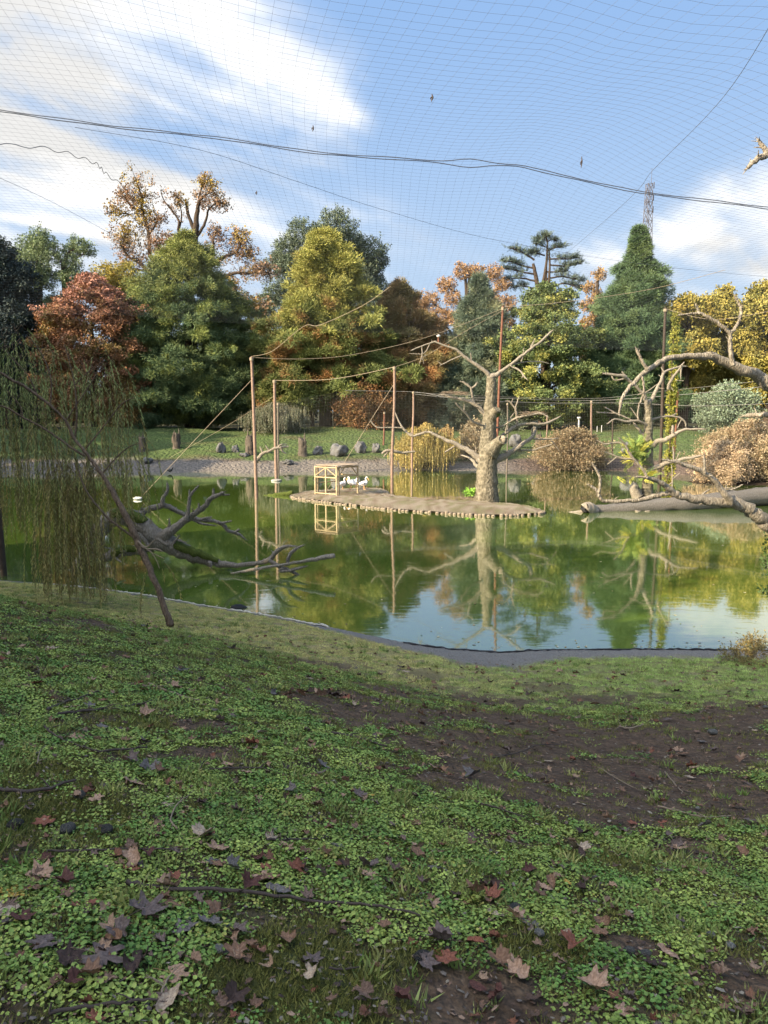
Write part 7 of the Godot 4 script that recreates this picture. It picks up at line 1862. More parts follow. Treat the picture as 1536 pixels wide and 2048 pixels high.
# ---------------------------------------------------------------- low plants and moss on the near bank
func slope_basis(x: float, z: float, turn: float, s: float) -> Basis:
	var e := 0.08
	var n := Vector3(ground_height(x - e, z) - ground_height(x + e, z), 2.0 * e, ground_height(x, z - e) - ground_height(x, z + e)).normalized()
	var f := Vector3(cos(turn), 0, sin(turn))
	var xx := (f - n * f.dot(n)).normalized()
	return Basis(xx * s, n * s, xx.cross(n) * s)


func cover_patch(count: int, radius: float, leaf: float) -> ArrayMesh:
	var g := Geo.new()
	for i in count:
		var a := rnd(0, TAUF)
		var rr := radius * sqrt(rng.randf())
		var h := rnd(0.004, 0.026)
		var at := Vector3(cos(a) * rr, h, sin(a) * rr)
		var yaw := rnd(0, TAUF)
		var n := (Vector3(0, 1, 0) + ball_dir() * 0.55).normalized()
		var d := Vector3(cos(yaw), 0, sin(yaw))
		d = (d - n * d.dot(n)).normalized()
		var s := d.cross(n)
		var l := leaf * rnd(0.65, 1.25)
		var w := l * rnd(0.75, 1.0)
		var c := tone(0.7, 1.25)
		# a small rounded leaf, dished along its middle
		var mid := at - n * l * 0.10
		var rim: Array = [at - d * l * 0.5, at - d * l * 0.2 + s * w * 0.5, at + d * l * 0.25 + s * w * 0.42, at + d * l * 0.5, at + d * l * 0.25 - s * w * 0.42, at - d * l * 0.2 - s * w * 0.5]
		for k in 6:
			g.flat_tri(mid, rim[k], rim[(k + 1) % 6], c)
	return g.done()


func tuft(count: int, radius: float, tall: float) -> ArrayMesh:
	var g := Geo.new()
	for i in count:
		var a := rnd(0, TAUF)
		var at := Vector3(cos(a), 0, sin(a)) * radius * sqrt(rng.randf())
		var d := (Vector3(0, 1, 0) + ball_dir() * 0.7).normalized()
		d.y = absf(d.y)
		var s := d.cross(ball_dir()).normalized() * tall * 0.11
		g.flat_tri(at - s, at + s, at + d * tall * rnd(0.6, 1.3), tone(0.7, 1.3))
	return g.done()


func build_cover() -> void:
	var plants := Node3D.new()
	plants.name = "ground_cover"
	add_child(plants)
	plants.set_meta("kind", "stuff")
	plants.set_meta("label", "dense low carpet of small round green leaves on the near bank")
	var moss := Node3D.new()
	moss.name = "moss_carpet"
	add_child(moss)
	moss.set_meta("kind", "stuff")
	moss.set_meta("label", "short moss and fine grass on bank and bare soil")
	var patches := []
	for k in 5:
		patches.append(cover_patch(20 + k * 3, 0.056, 0.0105 + k * 0.0012))
	var mosses := []
	for k in 3:
		mosses.append(tuft(26, 0.05, 0.022))
	mosses.append(tuft(15, 0.05, 0.055))
	var where := [[], [], [], [], []]
	var tint := [PackedColorArray(), PackedColorArray(), PackedColorArray(), PackedColorArray(), PackedColorArray()]
	var mwhere := [[], [], [], []]
	var mtint := [PackedColorArray(), PackedColorArray(), PackedColorArray(), PackedColorArray()]
	var r := 1.55
	while r < 24.0:
		var cell := 0.034 * clampf(r / 3.6, 1.0, 2.3)
		var half := 0.54 * r + 0.7
		var x := -half
		while x < half:
			var px := x + rnd(-0.6, 0.6) * cell
			var pz := -r + rnd(-0.6, 0.6) * cell
			x += cell
			var near := table(shore_line, px) + pz
			if near < 0.25 or near < mud_width(px) * 0.7:
				continue
			var q := bank_mix(px, pz)
			var bare := fine.get_noise_2d(px * 2.2 + 50.0, pz * 2.2)
			var density := 0.98 - q.x * 1.0 - q.y * 0.8 - smoothstep(-0.05, 0.42, bare) * 0.75 - smoothstep(0.0, 0.6, lump.get_noise_2d(px * 0.8 + 20.0, pz * 0.8)) * 0.35
			density *= lerpf(1.0, 0.16, q.z)
			var size := cell / 0.034 * 0.5 + 0.5
			var on := Vector3(px, ground_height(px, pz), pz)
			if rng.randf() < density:
				var k := rng.randi() % 5
				where[k].append(Transform3D(slope_basis(px, pz, rnd(0, TAUF), minf(size, 1.35) * rnd(0.8, 1.2)), on - Vector3(0, 0.004, 0)))
				var hue := clampf(0.5 + 0.8 * lump.get_noise_2d(px * 1.6, pz * 1.6 + 9.0) + rnd(-0.35, 0.35), 0, 1)
				var c := Color(0.110, 0.205, 0.045).lerp(Color(0.285, 0.345, 0.080), hue)
				if rng.randf() < 0.05:
					c = Color(0.28, 0.28, 0.07)
				tint[k].append(c * rnd(0.75, 1.25))
			var mossy := maxf(maxf(q.y, q.z * 0.85), 0.45) * (1.0 - 0.88 * q.x)
			if q.z > 0.3:
				mossy *= smoothstep(-0.5, 0.12, lump.get_noise_2d(px * 1.1, pz * 1.7)) * 0.9
			if near > mud_width(px) * 0.8 + 0.1 * rng.randf() and rng.randf() < mossy:
				var k := rng.randi() % 3
				mwhere[k].append(Transform3D(slope_basis(px, pz, rnd(0, TAUF), size * rnd(0.7, 1.2)), on))
				var right := smoothstep(-1.0, 4.0, px)
				var c := Color(0.165, 0.165, 0.045)
				if q.z > 0.3:
					c = Color(0.56, 0.50, 0.20).lerp(Color(0.36, 0.46, 0.14), clampf(right + lump.get_noise_2d(px * 0.8, pz * 1.2) * 0.7, 0, 1))  # shore tufts: drier tone, with the brighter light there put into the colour
				mtint[k].append(c * rnd(0.7, 1.25))
			# taller grass comes in patches among the rest
			if near > 1.5 and rng.randf() < 0.28 * smoothstep(0.1, 0.5, lump.get_noise_2d(px * 1.9 - 30.0, pz * 1.9)) * (1.0 - 0.8 * q.x):
				mwhere[3].append(Transform3D(slope_basis(px, pz, rnd(0, TAUF), minf(size, 1.4) * rnd(0.5, 1.1)), on))
				mtint[3].append(Color(0.12, 0.19, 0.045).lerp(Color(0.26, 0.25, 0.09), rng.randf()) * rnd(0.8, 1.25))
		r += cell
	for k in 5:
		copies("leaves", patches[k], mats.cover_leaf, where[k], tint[k], plants)
	for k in 4:
		copies("tufts", mosses[k], mats.cover_leaf, mwhere[k], mtint[k], moss)


# ---------------------------------------------------------------- fallen leaves, twigs, pebbles
func plane_leaf(state: String, lobes: bool) -> ArrayMesh:
	var g := Geo.new()
	var seg := 36
	var rings := 5
	var tilt := rnd(0, TAUF)
	var a := 0.0
	var fold := 0.0
	if state == "curled":
		a = rnd(0.55, 0.9)
	elif state == "cupped":
		a = rnd(0.28, 0.4)
	elif state == "folded":
		fold = rnd(0.5, 0.9)
	else:
		a = rnd(0.05, 0.30)
	var wob := rnd(0, 50)
	for i in rings + 1:
		for k in seg + 1:
			var th := TAUF * (k % seg) / seg
			var out := 0.0
			if lobes:
				for m: Array in [[0.0, 0.55, 0.44], [0.95, 0.51, 0.40], [-0.95, 0.51, 0.40], [1.9, 0.42, 0.42], [-1.9, 0.42, 0.42]]:
					var d: float = wrapf(th - m[0], -PI, PI)
					out = maxf(out, m[1] * exp(-(d / m[2]) * (d / m[2]) * 0.8))
				out = maxf(out, 0.36 if absf(wrapf(th - PI, -PI, PI)) > 0.35 else 0.12)
				out *= 1.0 + 0.07 * sin(th * 17.0 + wob) + 0.04 * sin(th * 29.0) + 0.28 * lump.get_noise_2d(cos(th) * 1.4 + wob, sin(th) * 1.4)
			else:
				out = 0.5 / sqrt((cos(th) * cos(th)) + (sin(th) / 0.46) ** 2) * (1.0 + 0.05 * sin(th * 5.0 + wob))
			var f := float(i) / rings
			var x := cos(th) * out * f
			var y := sin(th) * out * f
			var across := x * sin(tilt) + y * cos(tilt)
			var along := x * cos(tilt) - y * sin(tilt)
			var h := 0.0
			if state == "curled":
				# rolled up about an axis
				var rad := 0.22 / a
				h = rad * (1.0 - cos(across / rad))
				across = rad * sin(across / rad)
				x = across * sin(tilt) + along * cos(tilt)
				y = across * cos(tilt) - along * sin(tilt)
			else:
				h = a * (x * x + y * y) * 1.4 + fold * absf(y) + 0.06 * a * along
			h += 0.075 * lump.get_noise_2d(x * 4.0 + wob, y * 4.0)
			# pressed-in veins along the lobes
			for m: float in [0.0, 0.95, -0.95, 1.95, -1.95]:
				var d := absf(wrapf(th - m, -PI, PI)) * f * out
				h += 0.010 * (1.0 - smoothstep(0.0, 0.05, d)) * (1.0 if lobes or m == 0.0 else 0.0)
			var c := Color.WHITE * (1.0 - 0.22 * f * f) * rnd(0.92, 1.08)
			g.vert(Vector3(x, h, y), Vector3.UP, Vector2(x + 0.5, y + 0.5), c)
	for i in rings:
		for k in seg:
			var p := i * (seg + 1) + k
			if i > 0:
				g.tri(p, p + 1, p + seg + 2)
			g.tri(p, p + seg + 2, p + seg + 1)
	# smooth normals
	var acc := PackedVector3Array()
	acc.resize(g.v.size())
	for i in range(0, g.ix.size(), 3):
		var nn := -(g.v[g.ix[i + 1]] - g.v[g.ix[i]]).cross(g.v[g.ix[i + 2]] - g.v[g.ix[i]])
		for k in 3:
			acc[g.ix[i + k]] += nn
	for i in acc.size():
		var k := i % (seg + 1)
		var nn := acc[i]
		if k == 0 or k == seg:
			nn = acc[i - k] + acc[i - k + seg]
		if i <= seg:
			nn = Vector3.ZERO
			for j in seg + 1:
				nn += acc[j]
		g.n[i] = nn.normalized() if nn.length() > 1e-9 else Vector3.UP
	if lobes:
		var e := -rnd(0.5, 0.75)
		g.tube(smooth([Vector4(-0.05, 0.012, 0, 0.009), Vector4(e * 0.55, 0.03, rnd(-0.06, 0.06), 0.008), Vector4(e, rnd(0.0, 0.1), rnd(-0.15, 0.15), 0.010)], 3), 4, Color(1.1, 0.95, 0.75))
	return g.done()


func build_litter() -> void:
	var states: Array = ["flat", "curled", "cupped", "folded"]
	var shapes := {}
	for s: String in states:
		shapes[s] = []
		for k in 6:
			shapes[s].append(plane_leaf(s, true))
		for k in 2:
			shapes[s].append(plane_leaf(s, false))
	var dyes := {"brown": Color(0.25, 0.15, 0.095), "tan": Color(0.43, 0.29, 0.20), "purple grey": Color(0.165, 0.13, 0.118), "dark brown": Color(0.075, 0.05, 0.042), "rust red": Color(0.27, 0.11, 0.07), "yellow": Color(0.48, 0.33, 0.075), "pale buff": Color(0.46, 0.37, 0.27), "slate grey": Color(0.18, 0.165, 0.155), "maroon": Color(0.12, 0.055, 0.045)}
	var leaf_mats := {}
	for d: String in dyes:
		var m: StandardMaterial3D = mats.dry_leaf.duplicate()
		m.resource_name = d.replace(" ", "_") + "_leaf"
		m.albedo_color = dyes[d].linear_to_srgb()
		leaf_mats[d] = m
	# place, size, colour, state, and 1 for a plain oval leaf
	var list: Array = [
		[Vector2(-1.342, -2.53), 0.125, "yellow", "flat", 0], [Vector2(-1.307, -2.41), 0.13, "pale buff", "flat", 0], [Vector2(-1.224, -2.369), 0.09, "maroon", "cupped", 0], [Vector2(-1.095, -2.259), 0.11, "purple grey", "flat", 0], [Vector2(-1.326, -2.788), 0.07, "maroon", "curled", 0], [Vector2(-1.302, -2.679), 0.11, "tan", "cupped", 0], [Vector2(-1.287, -2.589), 0.09, "brown", "flat", 0], [Vector2(-1.181, -2.608), 0.09, "maroon", "folded", 0], [Vector2(-1.148, -2.478), 0.06, "rust red", "flat", 0], [Vector2(-1.024, -2.487), 0.05, "rust red", "cupped", 0],
		[Vector2(-1.013, -2.835), 0.12, "tan", "curled", 0], [Vector2(-1.028, -2.915), 0.07, "brown", "curled", 0], [Vector2(-0.99, -3.073), 0.09, "maroon", "flat", 0], [Vector2(-1.002, -3.173), 0.07, "dark brown", "cupped", 0], [Vector2(-0.784, -3.072), 0.12, "pale buff", "folded", 0], [Vector2(-0.706, -3.011), 0.11, "tan", "cupped", 0], [Vector2(-0.692, -2.902), 0.09, "slate grey", "flat", 0], [Vector2(-0.613, -2.831), 0.08, "slate grey", "folded", 0], [Vector2(-0.663, -2.861), 0.08, "brown", "flat", 0], [Vector2(-0.528, -2.96), 0.09, "maroon", "curled", 0], [Vector2(-0.488, -2.899), 0.07, "rust red", "flat", 0],
		[Vector2(-0.822, -2.674), 0.12, "tan", "curled", 0], [Vector2(-0.816, -2.724), 0.07, "rust red", "folded", 0], [Vector2(-0.796, -2.555), 0.115, "brown", "flat", 0], [Vector2(-0.841, -2.465), 0.15, "purple grey", "cupped", 0], [Vector2(-0.803, -2.455), 0.08, "brown", "flat", 0], [Vector2(-0.587, -2.493), 0.10, "brown", "folded", 0], [Vector2(-0.693, -2.404), 0.10, "slate grey", "flat", 0], [Vector2(-0.604, -2.413), 0.10, "slate grey", "cupped", 0], [Vector2(-0.5, -2.383), 0.08, "purple grey", "folded", 0], [Vector2(-0.442, -2.342), 0.05, "brown", "flat", 0], [Vector2(-0.523, -2.75), 0.10, "maroon", "folded", 0], [Vector2(-0.487, -2.83), 0.10, "tan", "flat", 0], [Vector2(-0.442, -2.799), 0.09, "brown", "cupped", 0], [Vector2(-0.352, -2.878), 0.10, "rust red", "curled", 0], [Vector2(-0.335, -2.907), 0.08, "dark brown", "curled", 0], [Vector2(-0.058, -2.921), 0.09, "tan", "flat", 0],
		[Vector2(-0.329, -2.381), 0.10, "brown", "curled", 0], [Vector2(-0.888, -2.327), 0.09, "purple grey", "folded", 0], [Vector2(-0.902, -2.207), 0.15, "purple grey", "flat", 0], [Vector2(-0.791, -2.207), 0.12, "dark brown", "curled", 0], [Vector2(-0.932, -2.089), 0.07, "maroon", "folded", 0], [Vector2(-0.891, -2.118), 0.09, "brown", "folded", 0], [Vector2(-0.656, -2.165), 0.10, "tan", "flat", 0], [Vector2(-0.637, -2.056), 0.10, "pale buff", "curled", 1], [Vector2(-0.608, -2.085), 0.04, "tan", "flat", 1], [Vector2(-0.826, -1.968), 0.07, "rust red", "flat", 0],
		[Vector2(0.444, -2.951), 0.11, "dark brown", "curled", 0], [Vector2(0.372, -2.873), 0.09, "brown", "folded", 0], [Vector2(0.442, -2.863), 0.09, "rust red", "cupped", 0], [Vector2(0.499, -2.666), 0.09, "tan", "folded", 0], [Vector2(0.554, -2.656), 0.08, "slate grey", "flat", 0], [Vector2(0.427, -2.696), 0.08, "pale buff", "flat", 1], [Vector2(0.547, -2.822), 0.06, "purple grey", "flat", 1], [Vector2(0.66, -3.173), 0.09, "maroon", "curled", 0], [Vector2(0.694, -3.055), 0.08, "tan", "flat", 1], [Vector2(0.981, -3.551), 0.13, "pale buff", "folded", 0], [Vector2(1.335, -3.418), 0.12, "purple grey", "flat", 0], [Vector2(0.387, -3.226), 0.06, "maroon", "cupped", 0], [Vector2(0.158, -3.338), 0.07, "tan", "folded", 0], [Vector2(0.153, -3.23), 0.09, "brown", "cupped", 0], [Vector2(0.212, -3.092), 0.07, "slate grey", "flat", 0], [Vector2(0.641, -3.614), 0.07, "purple grey", "flat", 0], [Vector2(0.682, -3.78), 0.09, "brown", "flat", 0], [Vector2(1.088, -3.901), 0.09, "dark brown", "folded", 0],
		[Vector2(0.182, -2.495), 0.09, "tan", "flat", 1], [Vector2(0.32, -2.453), 0.07, "rust red", "folded", 1], [Vector2(0.204, -2.326), 0.09, "rust red", "cupped", 0], [Vector2(0.136, -2.297), 0.08, "purple grey", "cupped", 0], [Vector2(0.388, -2.324), 0.10, "brown", "folded", 0], [Vector2(0.682, -2.487), 0.10, "rust red", "folded", 0], [Vector2(1.031, -2.531), 0.10, "tan", "flat", 1], [Vector2(0.673, -2.203), 0.12, "tan", "folded", 0], [Vector2(0.735, -2.123), 0.07, "tan", "flat", 0], [Vector2(0.049, -2.108), 0.08, "maroon", "folded", 0], [Vector2(1.205, -2.852), 0.06, "purple grey", "flat", 1], [Vector2(0.82, -2.652), 0.08, "brown", "flat", 0], [Vector2(0.004, -2.517), 0.06, "brown", "cupped", 0], [Vector2(0.807, -3.103), 0.05, "yellow", "flat", 1], [Vector2(0.652, -2.527), 0.08, "pale buff", "curled", 1],
		[Vector2(-1.309, -3.74), 0.12, "tan", "flat", 0], [Vector2(-1.286, -3.955), 0.12, "slate grey", "folded", 0], [Vector2(-1.59, -4.441), 0.08, "brown", "flat", 0], [Vector2(-1.48, -4.478), 0.08, "purple grey", "folded", 0], [Vector2(-1.862, -4.397), 0.11, "tan", "flat", 0], [Vector2(-1.825, -4.7), 0.09, "slate grey", "flat", 0], [Vector2(-2.212, -5.168), 0.13, "pale buff", "flat", 0], [Vector2(-2.15, -5.324), 0.10, "slate grey", "flat", 0], [Vector2(-0.88, -4.839), 0.12, "rust red", "curled", 0], [Vector2(-0.833, -5.415), 0.08, "rust red", "flat", 0], [Vector2(-0.395, -4.623), 0.11, "slate grey", "cupped", 0], [Vector2(-0.578, -4.313), 0.10, "dark brown", "curled", 0], [Vector2(-0.786, -4.141), 0.10, "tan", "flat", 0], [Vector2(-1.044, -3.578), 0.10, "pale buff", "flat", 0], [Vector2(-1.378, -3.415), 0.08, "tan", "flat", 0], [Vector2(-0.933, -3.85), 0.08, "brown", "flat", 0], [Vector2(-0.215, -3.179), 0.07, "slate grey", "flat", 0], [Vector2(-0.907, -3.526), 0.08, "dark brown", "curled", 0],
		[Vector2(-2.113, -7.684), 0.16, "slate grey", "flat", 0], [Vector2(-2.719, -5.707), 0.11, "rust red", "cupped", 0], [Vector2(-3.38, -7.44), 0.15, "pale buff", "flat", 0], [Vector2(-1.06, -7.092), 0.16, "slate grey", "curled", 0], [Vector2(-0.948, -7.167), 0.15, "brown", "curled", 0], [Vector2(-0.846, -7.341), 0.14, "brown", "folded", 0], [Vector2(-0.766, -7.554), 0.13, "dark brown", "curled", 0], [Vector2(-0.648, -7.376), 0.17, "tan", "folded", 0], [Vector2(-0.6, -7.746), 0.15, "dark brown", "curled", 0], [Vector2(-0.508, -7.714), 0.14, "dark brown", "folded", 0], [Vector2(-0.412, -7.693), 0.16, "rust red", "curled", 0], [Vector2(-0.912, -7.479), 0.12, "maroon", "cupped", 0], [Vector2(-1.066, -7.669), 0.14, "tan", "flat", 0], [Vector2(0.294, -12.303), 0.22, "dark brown", "curled", 0], [Vector2(0.354, -11.781), 0.16, "pale buff", "flat", 0],
		[Vector2(0.384, -6.041), 0.12, "tan", "flat", 0], [Vector2(0.577, -7.152), 0.11, "tan", "flat", 0], [Vector2(0.364, -5.133), 0.12, "tan", "cupped", 0], [Vector2(0.607, -4.934), 0.13, "slate grey", "folded", 0], [Vector2(0.699, -4.62), 0.09, "tan", "flat", 0], [Vector2(1.291, -6.023), 0.08, "pale buff", "flat", 1], [Vector2(1.402, -6.129), 0.09, "pale buff", "flat", 1], [Vector2(2.451, -5.758), 0.11, "pale buff", "flat", 0], [Vector2(2.829, -6.944), 0.12, "tan", "flat", 0], [Vector2(2.733, -6.61), 0.11, "brown", "flat", 0], [Vector2(3.11, -6.299), 0.10, "brown", "folded", 0], [Vector2(1.978, -5.663), 0.10, "maroon", "curled", 0], [Vector2(1.651, -4.227), 0.07, "rust red", "cupped", 0], [Vector2(1.47, -4.218), 0.07, "rust red", "flat", 0], [Vector2(0.478, -5.902), 0.14, "brown", "cupped", 0], [Vector2(3.114, -7.074), 0.10, "slate grey", "flat", 0], [Vector2(2.97, -12.36), 0.16, "tan", "curled", 0], [Vector2(4.08, -9.111), 0.16, "brown", "flat", 0], [Vector2(-0.034, -6.12), 0.08, "tan", "flat", 0], [Vector2(-0.079, -4.068), 0.06, "yellow", "flat", 1], [Vector2(2.108, -10.537), 0.18, "dark brown", "curled", 0], [Vector2(4.141, -10.383), 0.15, "dark brown", "curled", 0]]
	var pool: Array = ["brown", "brown", "brown", "tan", "tan", "purple grey", "purple grey", "dark brown", "dark brown", "rust red", "maroon", "slate grey", "pale buff"]
	var tries := 0
	while list.size() < 298 and tries < 5000:
		tries += 1
		var r := 2.0 + 11.0 * pow(rng.randf(), 1.35)
		var x := rnd(-0.52, 0.52) * r
		if rng.randf() < 0.45 * smoothstep(-0.3, 0.6, x / r):
			continue
		if table(shore_line, x) - r < 1.6:
			continue
		list.append([Vector2(x, -r), rnd(0.05, 0.10) * (1.0 + r * 0.035), pool[rng.randi() % pool.size()], states[1 + rng.randi() % 3] if rng.randf() < 0.8 else "flat", 1 if rng.randf() < 0.25 else 0])
	# what sets each one apart: colour, state, what it lies on; then its rank in distance from the willow's foot
	var ranks: Array = ["first", "second", "third", "fourth", "fifth", "sixth", "seventh", "eighth", "ninth", "tenth", "eleventh", "twelfth", "thirteenth", "fourteenth", "fifteenth", "sixteenth", "seventeenth", "eighteenth", "nineteenth", "twentieth"]
	var alike := {}
	for i in list.size():
		var q: Array = list[i]
		var mix := bank_mix(q[0].x, q[0].y)
		var bed := "green ground cover"
		if mix.x > 0.5:
			bed = "bare dark soil"
		elif mix.z > 0.5:
			bed = "short shore grass"
		elif mix.y > 0.5:
			bed = "olive moss"
		var key := "%s %s %s on %s" % [q[3], q[2], "oval leaf" if q[4] == 1 else "plane leaf", bed]
		if not alike.has(key):
			alike[key] = []
		alike[key].append([Vector2(q[0].x + 3.9, q[0].y + 13.7).length(), i])
	var label_of := {}
	for key: String in alike:
		var same: Array = alike[key]
		same.sort_custom(func(a: Array, b: Array) -> bool: return a[0] < b[0])
		for k in same.size():
			label_of[same[k][1]] = key if same.size() == 1 else key + ", " + ranks[mini(k, 19)] + " such from the willow's foot"
	for i in list.size():
		var q: Array = list[i]
		var set_of: Array = shapes[q[3]]
		var mesh: ArrayMesh = set_of[6 + rng.randi() % 2] if q[4] == 1 else set_of[rng.randi() % 6]
		var o := lone("fallen_leaf", mesh, leaf_mats[q[2]], label_of[i], "leaf", "fallen leaves on the near bank")
		var s: float = q[1] * 1.0
		var b := slope_basis(q[0].x, q[0].y, rnd(0, TAUF), s)
		if true:
			b = b * Basis(Vector3(rnd(-1, 1), 0, rnd(-1, 1)).normalized(), rnd(0.0, 0.5) if q[3] != "flat" else rnd(0.0, 0.18))
		o.transform = Transform3D(b, Vector3(q[0].x, ground_height(q[0].x, q[0].y) + 0.020 + (0.10 * s if q[3] != "flat" else 0.0), q[0].y))
	# crumbs of leaf and bark too small to count
	var bits := Geo.new()
	for i in 5:
		var d := Vector3(cos(i * 1.3), 0.15 * sin(i * 2.0), sin(i * 1.3)) * 0.5
		var e := Vector3(cos(i * 1.3 + 1.3), 0.15 * sin(i * 2.0 + 2.0), sin(i * 1.3 + 1.3)) * 0.42
		bits.flat_tri(Vector3(0, 0.12, 0), d, e, Color.WHITE)
	var bit := bits.done()
	var where := []
	var tint := PackedColorArray()
	var crumbs: Array = [Color(0.13, 0.08, 0.055), Color(0.24, 0.16, 0.11), Color(0.05, 0.035, 0.03), Color(0.12, 0.10, 0.085), Color(0.22, 0.19, 0.15)]
	for i in 16000:
		var r := 1.7 + 14.0 * pow(rng.randf(), 1.3)
		var x := rnd(-0.56, 0.56) * r
		if table(shore_line, x) - r < 0.8:
			continue
		var s := rnd(0.008, 0.026) * (1.0 + r * 0.05)
		where.append(Transform3D(slope_basis(x, -r, rnd(0, TAUF), 1.0) * Basis(ball_dir(), rnd(0, 0.6)) * Basis.from_scale(Vector3(s * rnd(0.5, 1.6), s, s * rnd(0.3, 1.0))), Vector3(x, ground_height(x, -r) + rnd(0.004, 0.016), -r)))
		tint.append(crumbs[rng.randi() % 5] * rnd(0.7, 1.2))
	var lit := copies("leaf_litter", bit, mats.pebble, where, tint, self)
	lit.set_meta("kind", "stuff")
	lit.set_meta("label", "crumbs of dead leaf, bark and gravel strewn over the near bank")

	# small torn leaves beyond those that can be told apart
	for k in 3:
		var spots := []
		var dye := PackedColorArray()
		var torn: ArrayMesh = shapes[["curled", "cupped", "folded"][k]][k]
		for i in 560:
			var r := 2.0 + 12.5 * pow(rng.randf(), 1.1)
			var x := rnd(-0.54, 0.54) * r
			if table(shore_line, x) - r < 1.4 or rng.randf() < 0.3 * smoothstep(-0.2, 0.5, x / r):
				continue
			var s := rnd(0.03, 0.07) * (1.0 + r * 0.05)
			spots.append(Transform3D(slope_basis(x, -r, rnd(0, TAUF), 1.0) * Basis(ball_dir(), rnd(0, 0.7)) * Basis.from_scale(Vector3(s, s, s * rnd(0.5, 1.0))), Vector3(x, ground_height(x, -r) + 0.012 + s * 0.12, -r)))
			dye.append(Color(0.24, 0.15, 0.10).lerp([Color(0.40, 0.28, 0.19), Color(0.07, 0.05, 0.04), Color(0.16, 0.13, 0.12), Color(0.22, 0.09, 0.055)][i % 4], rng.randf()))
		copies("small_leaves", torn, mats.dry_leaf, spots, dye, lit)

	# twigs
	var twig_list: Array = [
		["long dark twig lying across the leaves in front of the picture", 0.011, [Vector2(-0.972, -2.656), Vector2(-0.797, -2.654), Vector2(-0.545, -2.662), Vector2(-0.281, -2.669), Vector2(-0.128, -2.647), Vector2(-0.015, -2.626), Vector2(0.133, -2.594)], "twig"],
		["forked grey twig at the bottom edge below the flat tan leaf", 0.009, [Vector2(-0.953, -1.959), Vector2(-0.827, -2.008), Vector2(-0.738, -2.037), Vector2(-0.664, -2.056)], "twig"],
		["short pale side twig pointing up from the bottom grey twig", 0.007, [Vector2(-0.667, -2.056), Vector2(-0.67, -2.096), Vector2(-0.663, -2.136)], "pale_twig"],
		["bent dark twig by the stony moss patch at the picture's edge", 0.013, [Vector2(-1.855, -3.419), Vector2(-1.674, -3.438), Vector2(-1.543, -3.586)], "twig"],
		["straight black twig running from the slate grey leaf", 0.010, [Vector2(-1.275, -3.964), Vector2(-1.042, -4.078), Vector2(-0.835, -4.172), Vector2(-0.657, -4.236)], "twig"],
		["short black twig above the straight black twig", 0.010, [Vector2(-1.635, -4.069), Vector2(-1.497, -4.214), Vector2(-1.427, -4.369)], "twig"],
		["curved dark twig arching over the pale buff leaf", 0.016, [Vector2(-2.267, -4.904), Vector2(-2.331, -5.239), Vector2(-2.306, -5.484), Vector2(-2.25, -5.738)], "twig"],
		["dark twig lying under the arched twig", 0.014, [Vector2(-2.181, -4.854), Vector2(-2.045, -5.146), Vector2(-1.921, -5.398), Vector2(-1.827, -5.71)], "twig"],
		["thin straight twig highest of the twigs on the green slope", 0.012, [Vector2(-1.971, -6.545), Vector2(-1.85, -6.709), Vector2(-1.717, -6.853)], "twig"],
		["slanting brown twig below the thin straight twig", 0.013, [Vector2(-2.065, -6.42), Vector2(-1.782, -6.218), Vector2(-1.536, -6.047)], "pale_twig"],
		["thin curved twig slanting past the tan leaf", 0.010, [Vector2(-2.11, -4.5), Vector2(-1.912, -4.271), Vector2(-1.732, -4.15), Vector2(-1.619, -4.079)], "twig"],
		["black twig at the edge of the bare soil", 0.015, [Vector2(-0.404, -5.63), Vector2(-0.216, -5.587), Vector2(0.027, -5.522)], "twig"],
		["pale bent twig rising over the leaf cluster", 0.006, [Vector2(-0.907, -3.132), Vector2(-0.96, -3.212), Vector2(-0.983, -3.429), Vector2(-0.989, -3.616)], "pale_twig"],
		["thin dark twig level across the green cover", 0.006, [Vector2(-1.361, -2.868), Vector2(-1.173, -2.876), Vector2(-1.006, -2.924), Vector2(-0.812, -2.952)], "twig"],
		["short dark twig in thick ground cover below the bare soil", 0.008, [Vector2(0.546, -4.174), Vector2(0.66, -4.064), Vector2(0.789, -4.023)], "twig"],
		["curved grey twig on the darkest bare soil", 0.010, [Vector2(1.819, -4.75), Vector2(1.899, -4.584), Vector2(1.965, -4.438), Vector2(2.194, -4.514)], "pale_twig"],
		["dark forked twig in the middle of the soil patch", 0.009, [Vector2(0.885, -5.885), Vector2(1.201, -6.377), Vector2(1.418, -6.677), Vector2(1.658, -6.811)], "twig"],
		["small pale curved twig on moss above the soil patch", 0.012, [Vector2(2.542, -7.845), Vector2(2.602, -7.698), Vector2(2.791, -7.817)], "pale_twig"],
		["pale crooked twig slanting on the soil patch", 0.008, [Vector2(2.303, -5.894), Vector2(2.239, -5.573), Vector2(2.175, -5.214)], "pale_twig"],
		["thin pale twig between two buff leaves and the soil", 0.007, [Vector2(1.786, -5.841), Vector2(1.788, -5.626), Vector2(1.835, -5.266)], "pale_twig"],
		["thin dark twig on the short shore grass", 0.012, [Vector2(-2.477, -12.238), Vector2(-2.216, -12.164), Vector2(-1.906, -12.295)], "twig"],
		["small forked twig on the moss near the bottom edge", 0.005, [Vector2(-0.173, -2.22), Vector2(-0.133, -2.23), Vector2(-0.078, -2.249)], "twig"],
		["thin pale twig standing up beside the large leaf group", 0.005, [Vector2(-1.808, -3.757), Vector2(-1.858, -3.897), Vector2(-1.893, -4.045)], "pale_twig"],
		["dark twig under the slate leaf beside the moss patch", 0.008, [Vector2(-0.522, -3.146), Vector2(-0.382, -3.231), Vector2(-0.253, -3.327)], "twig"]]
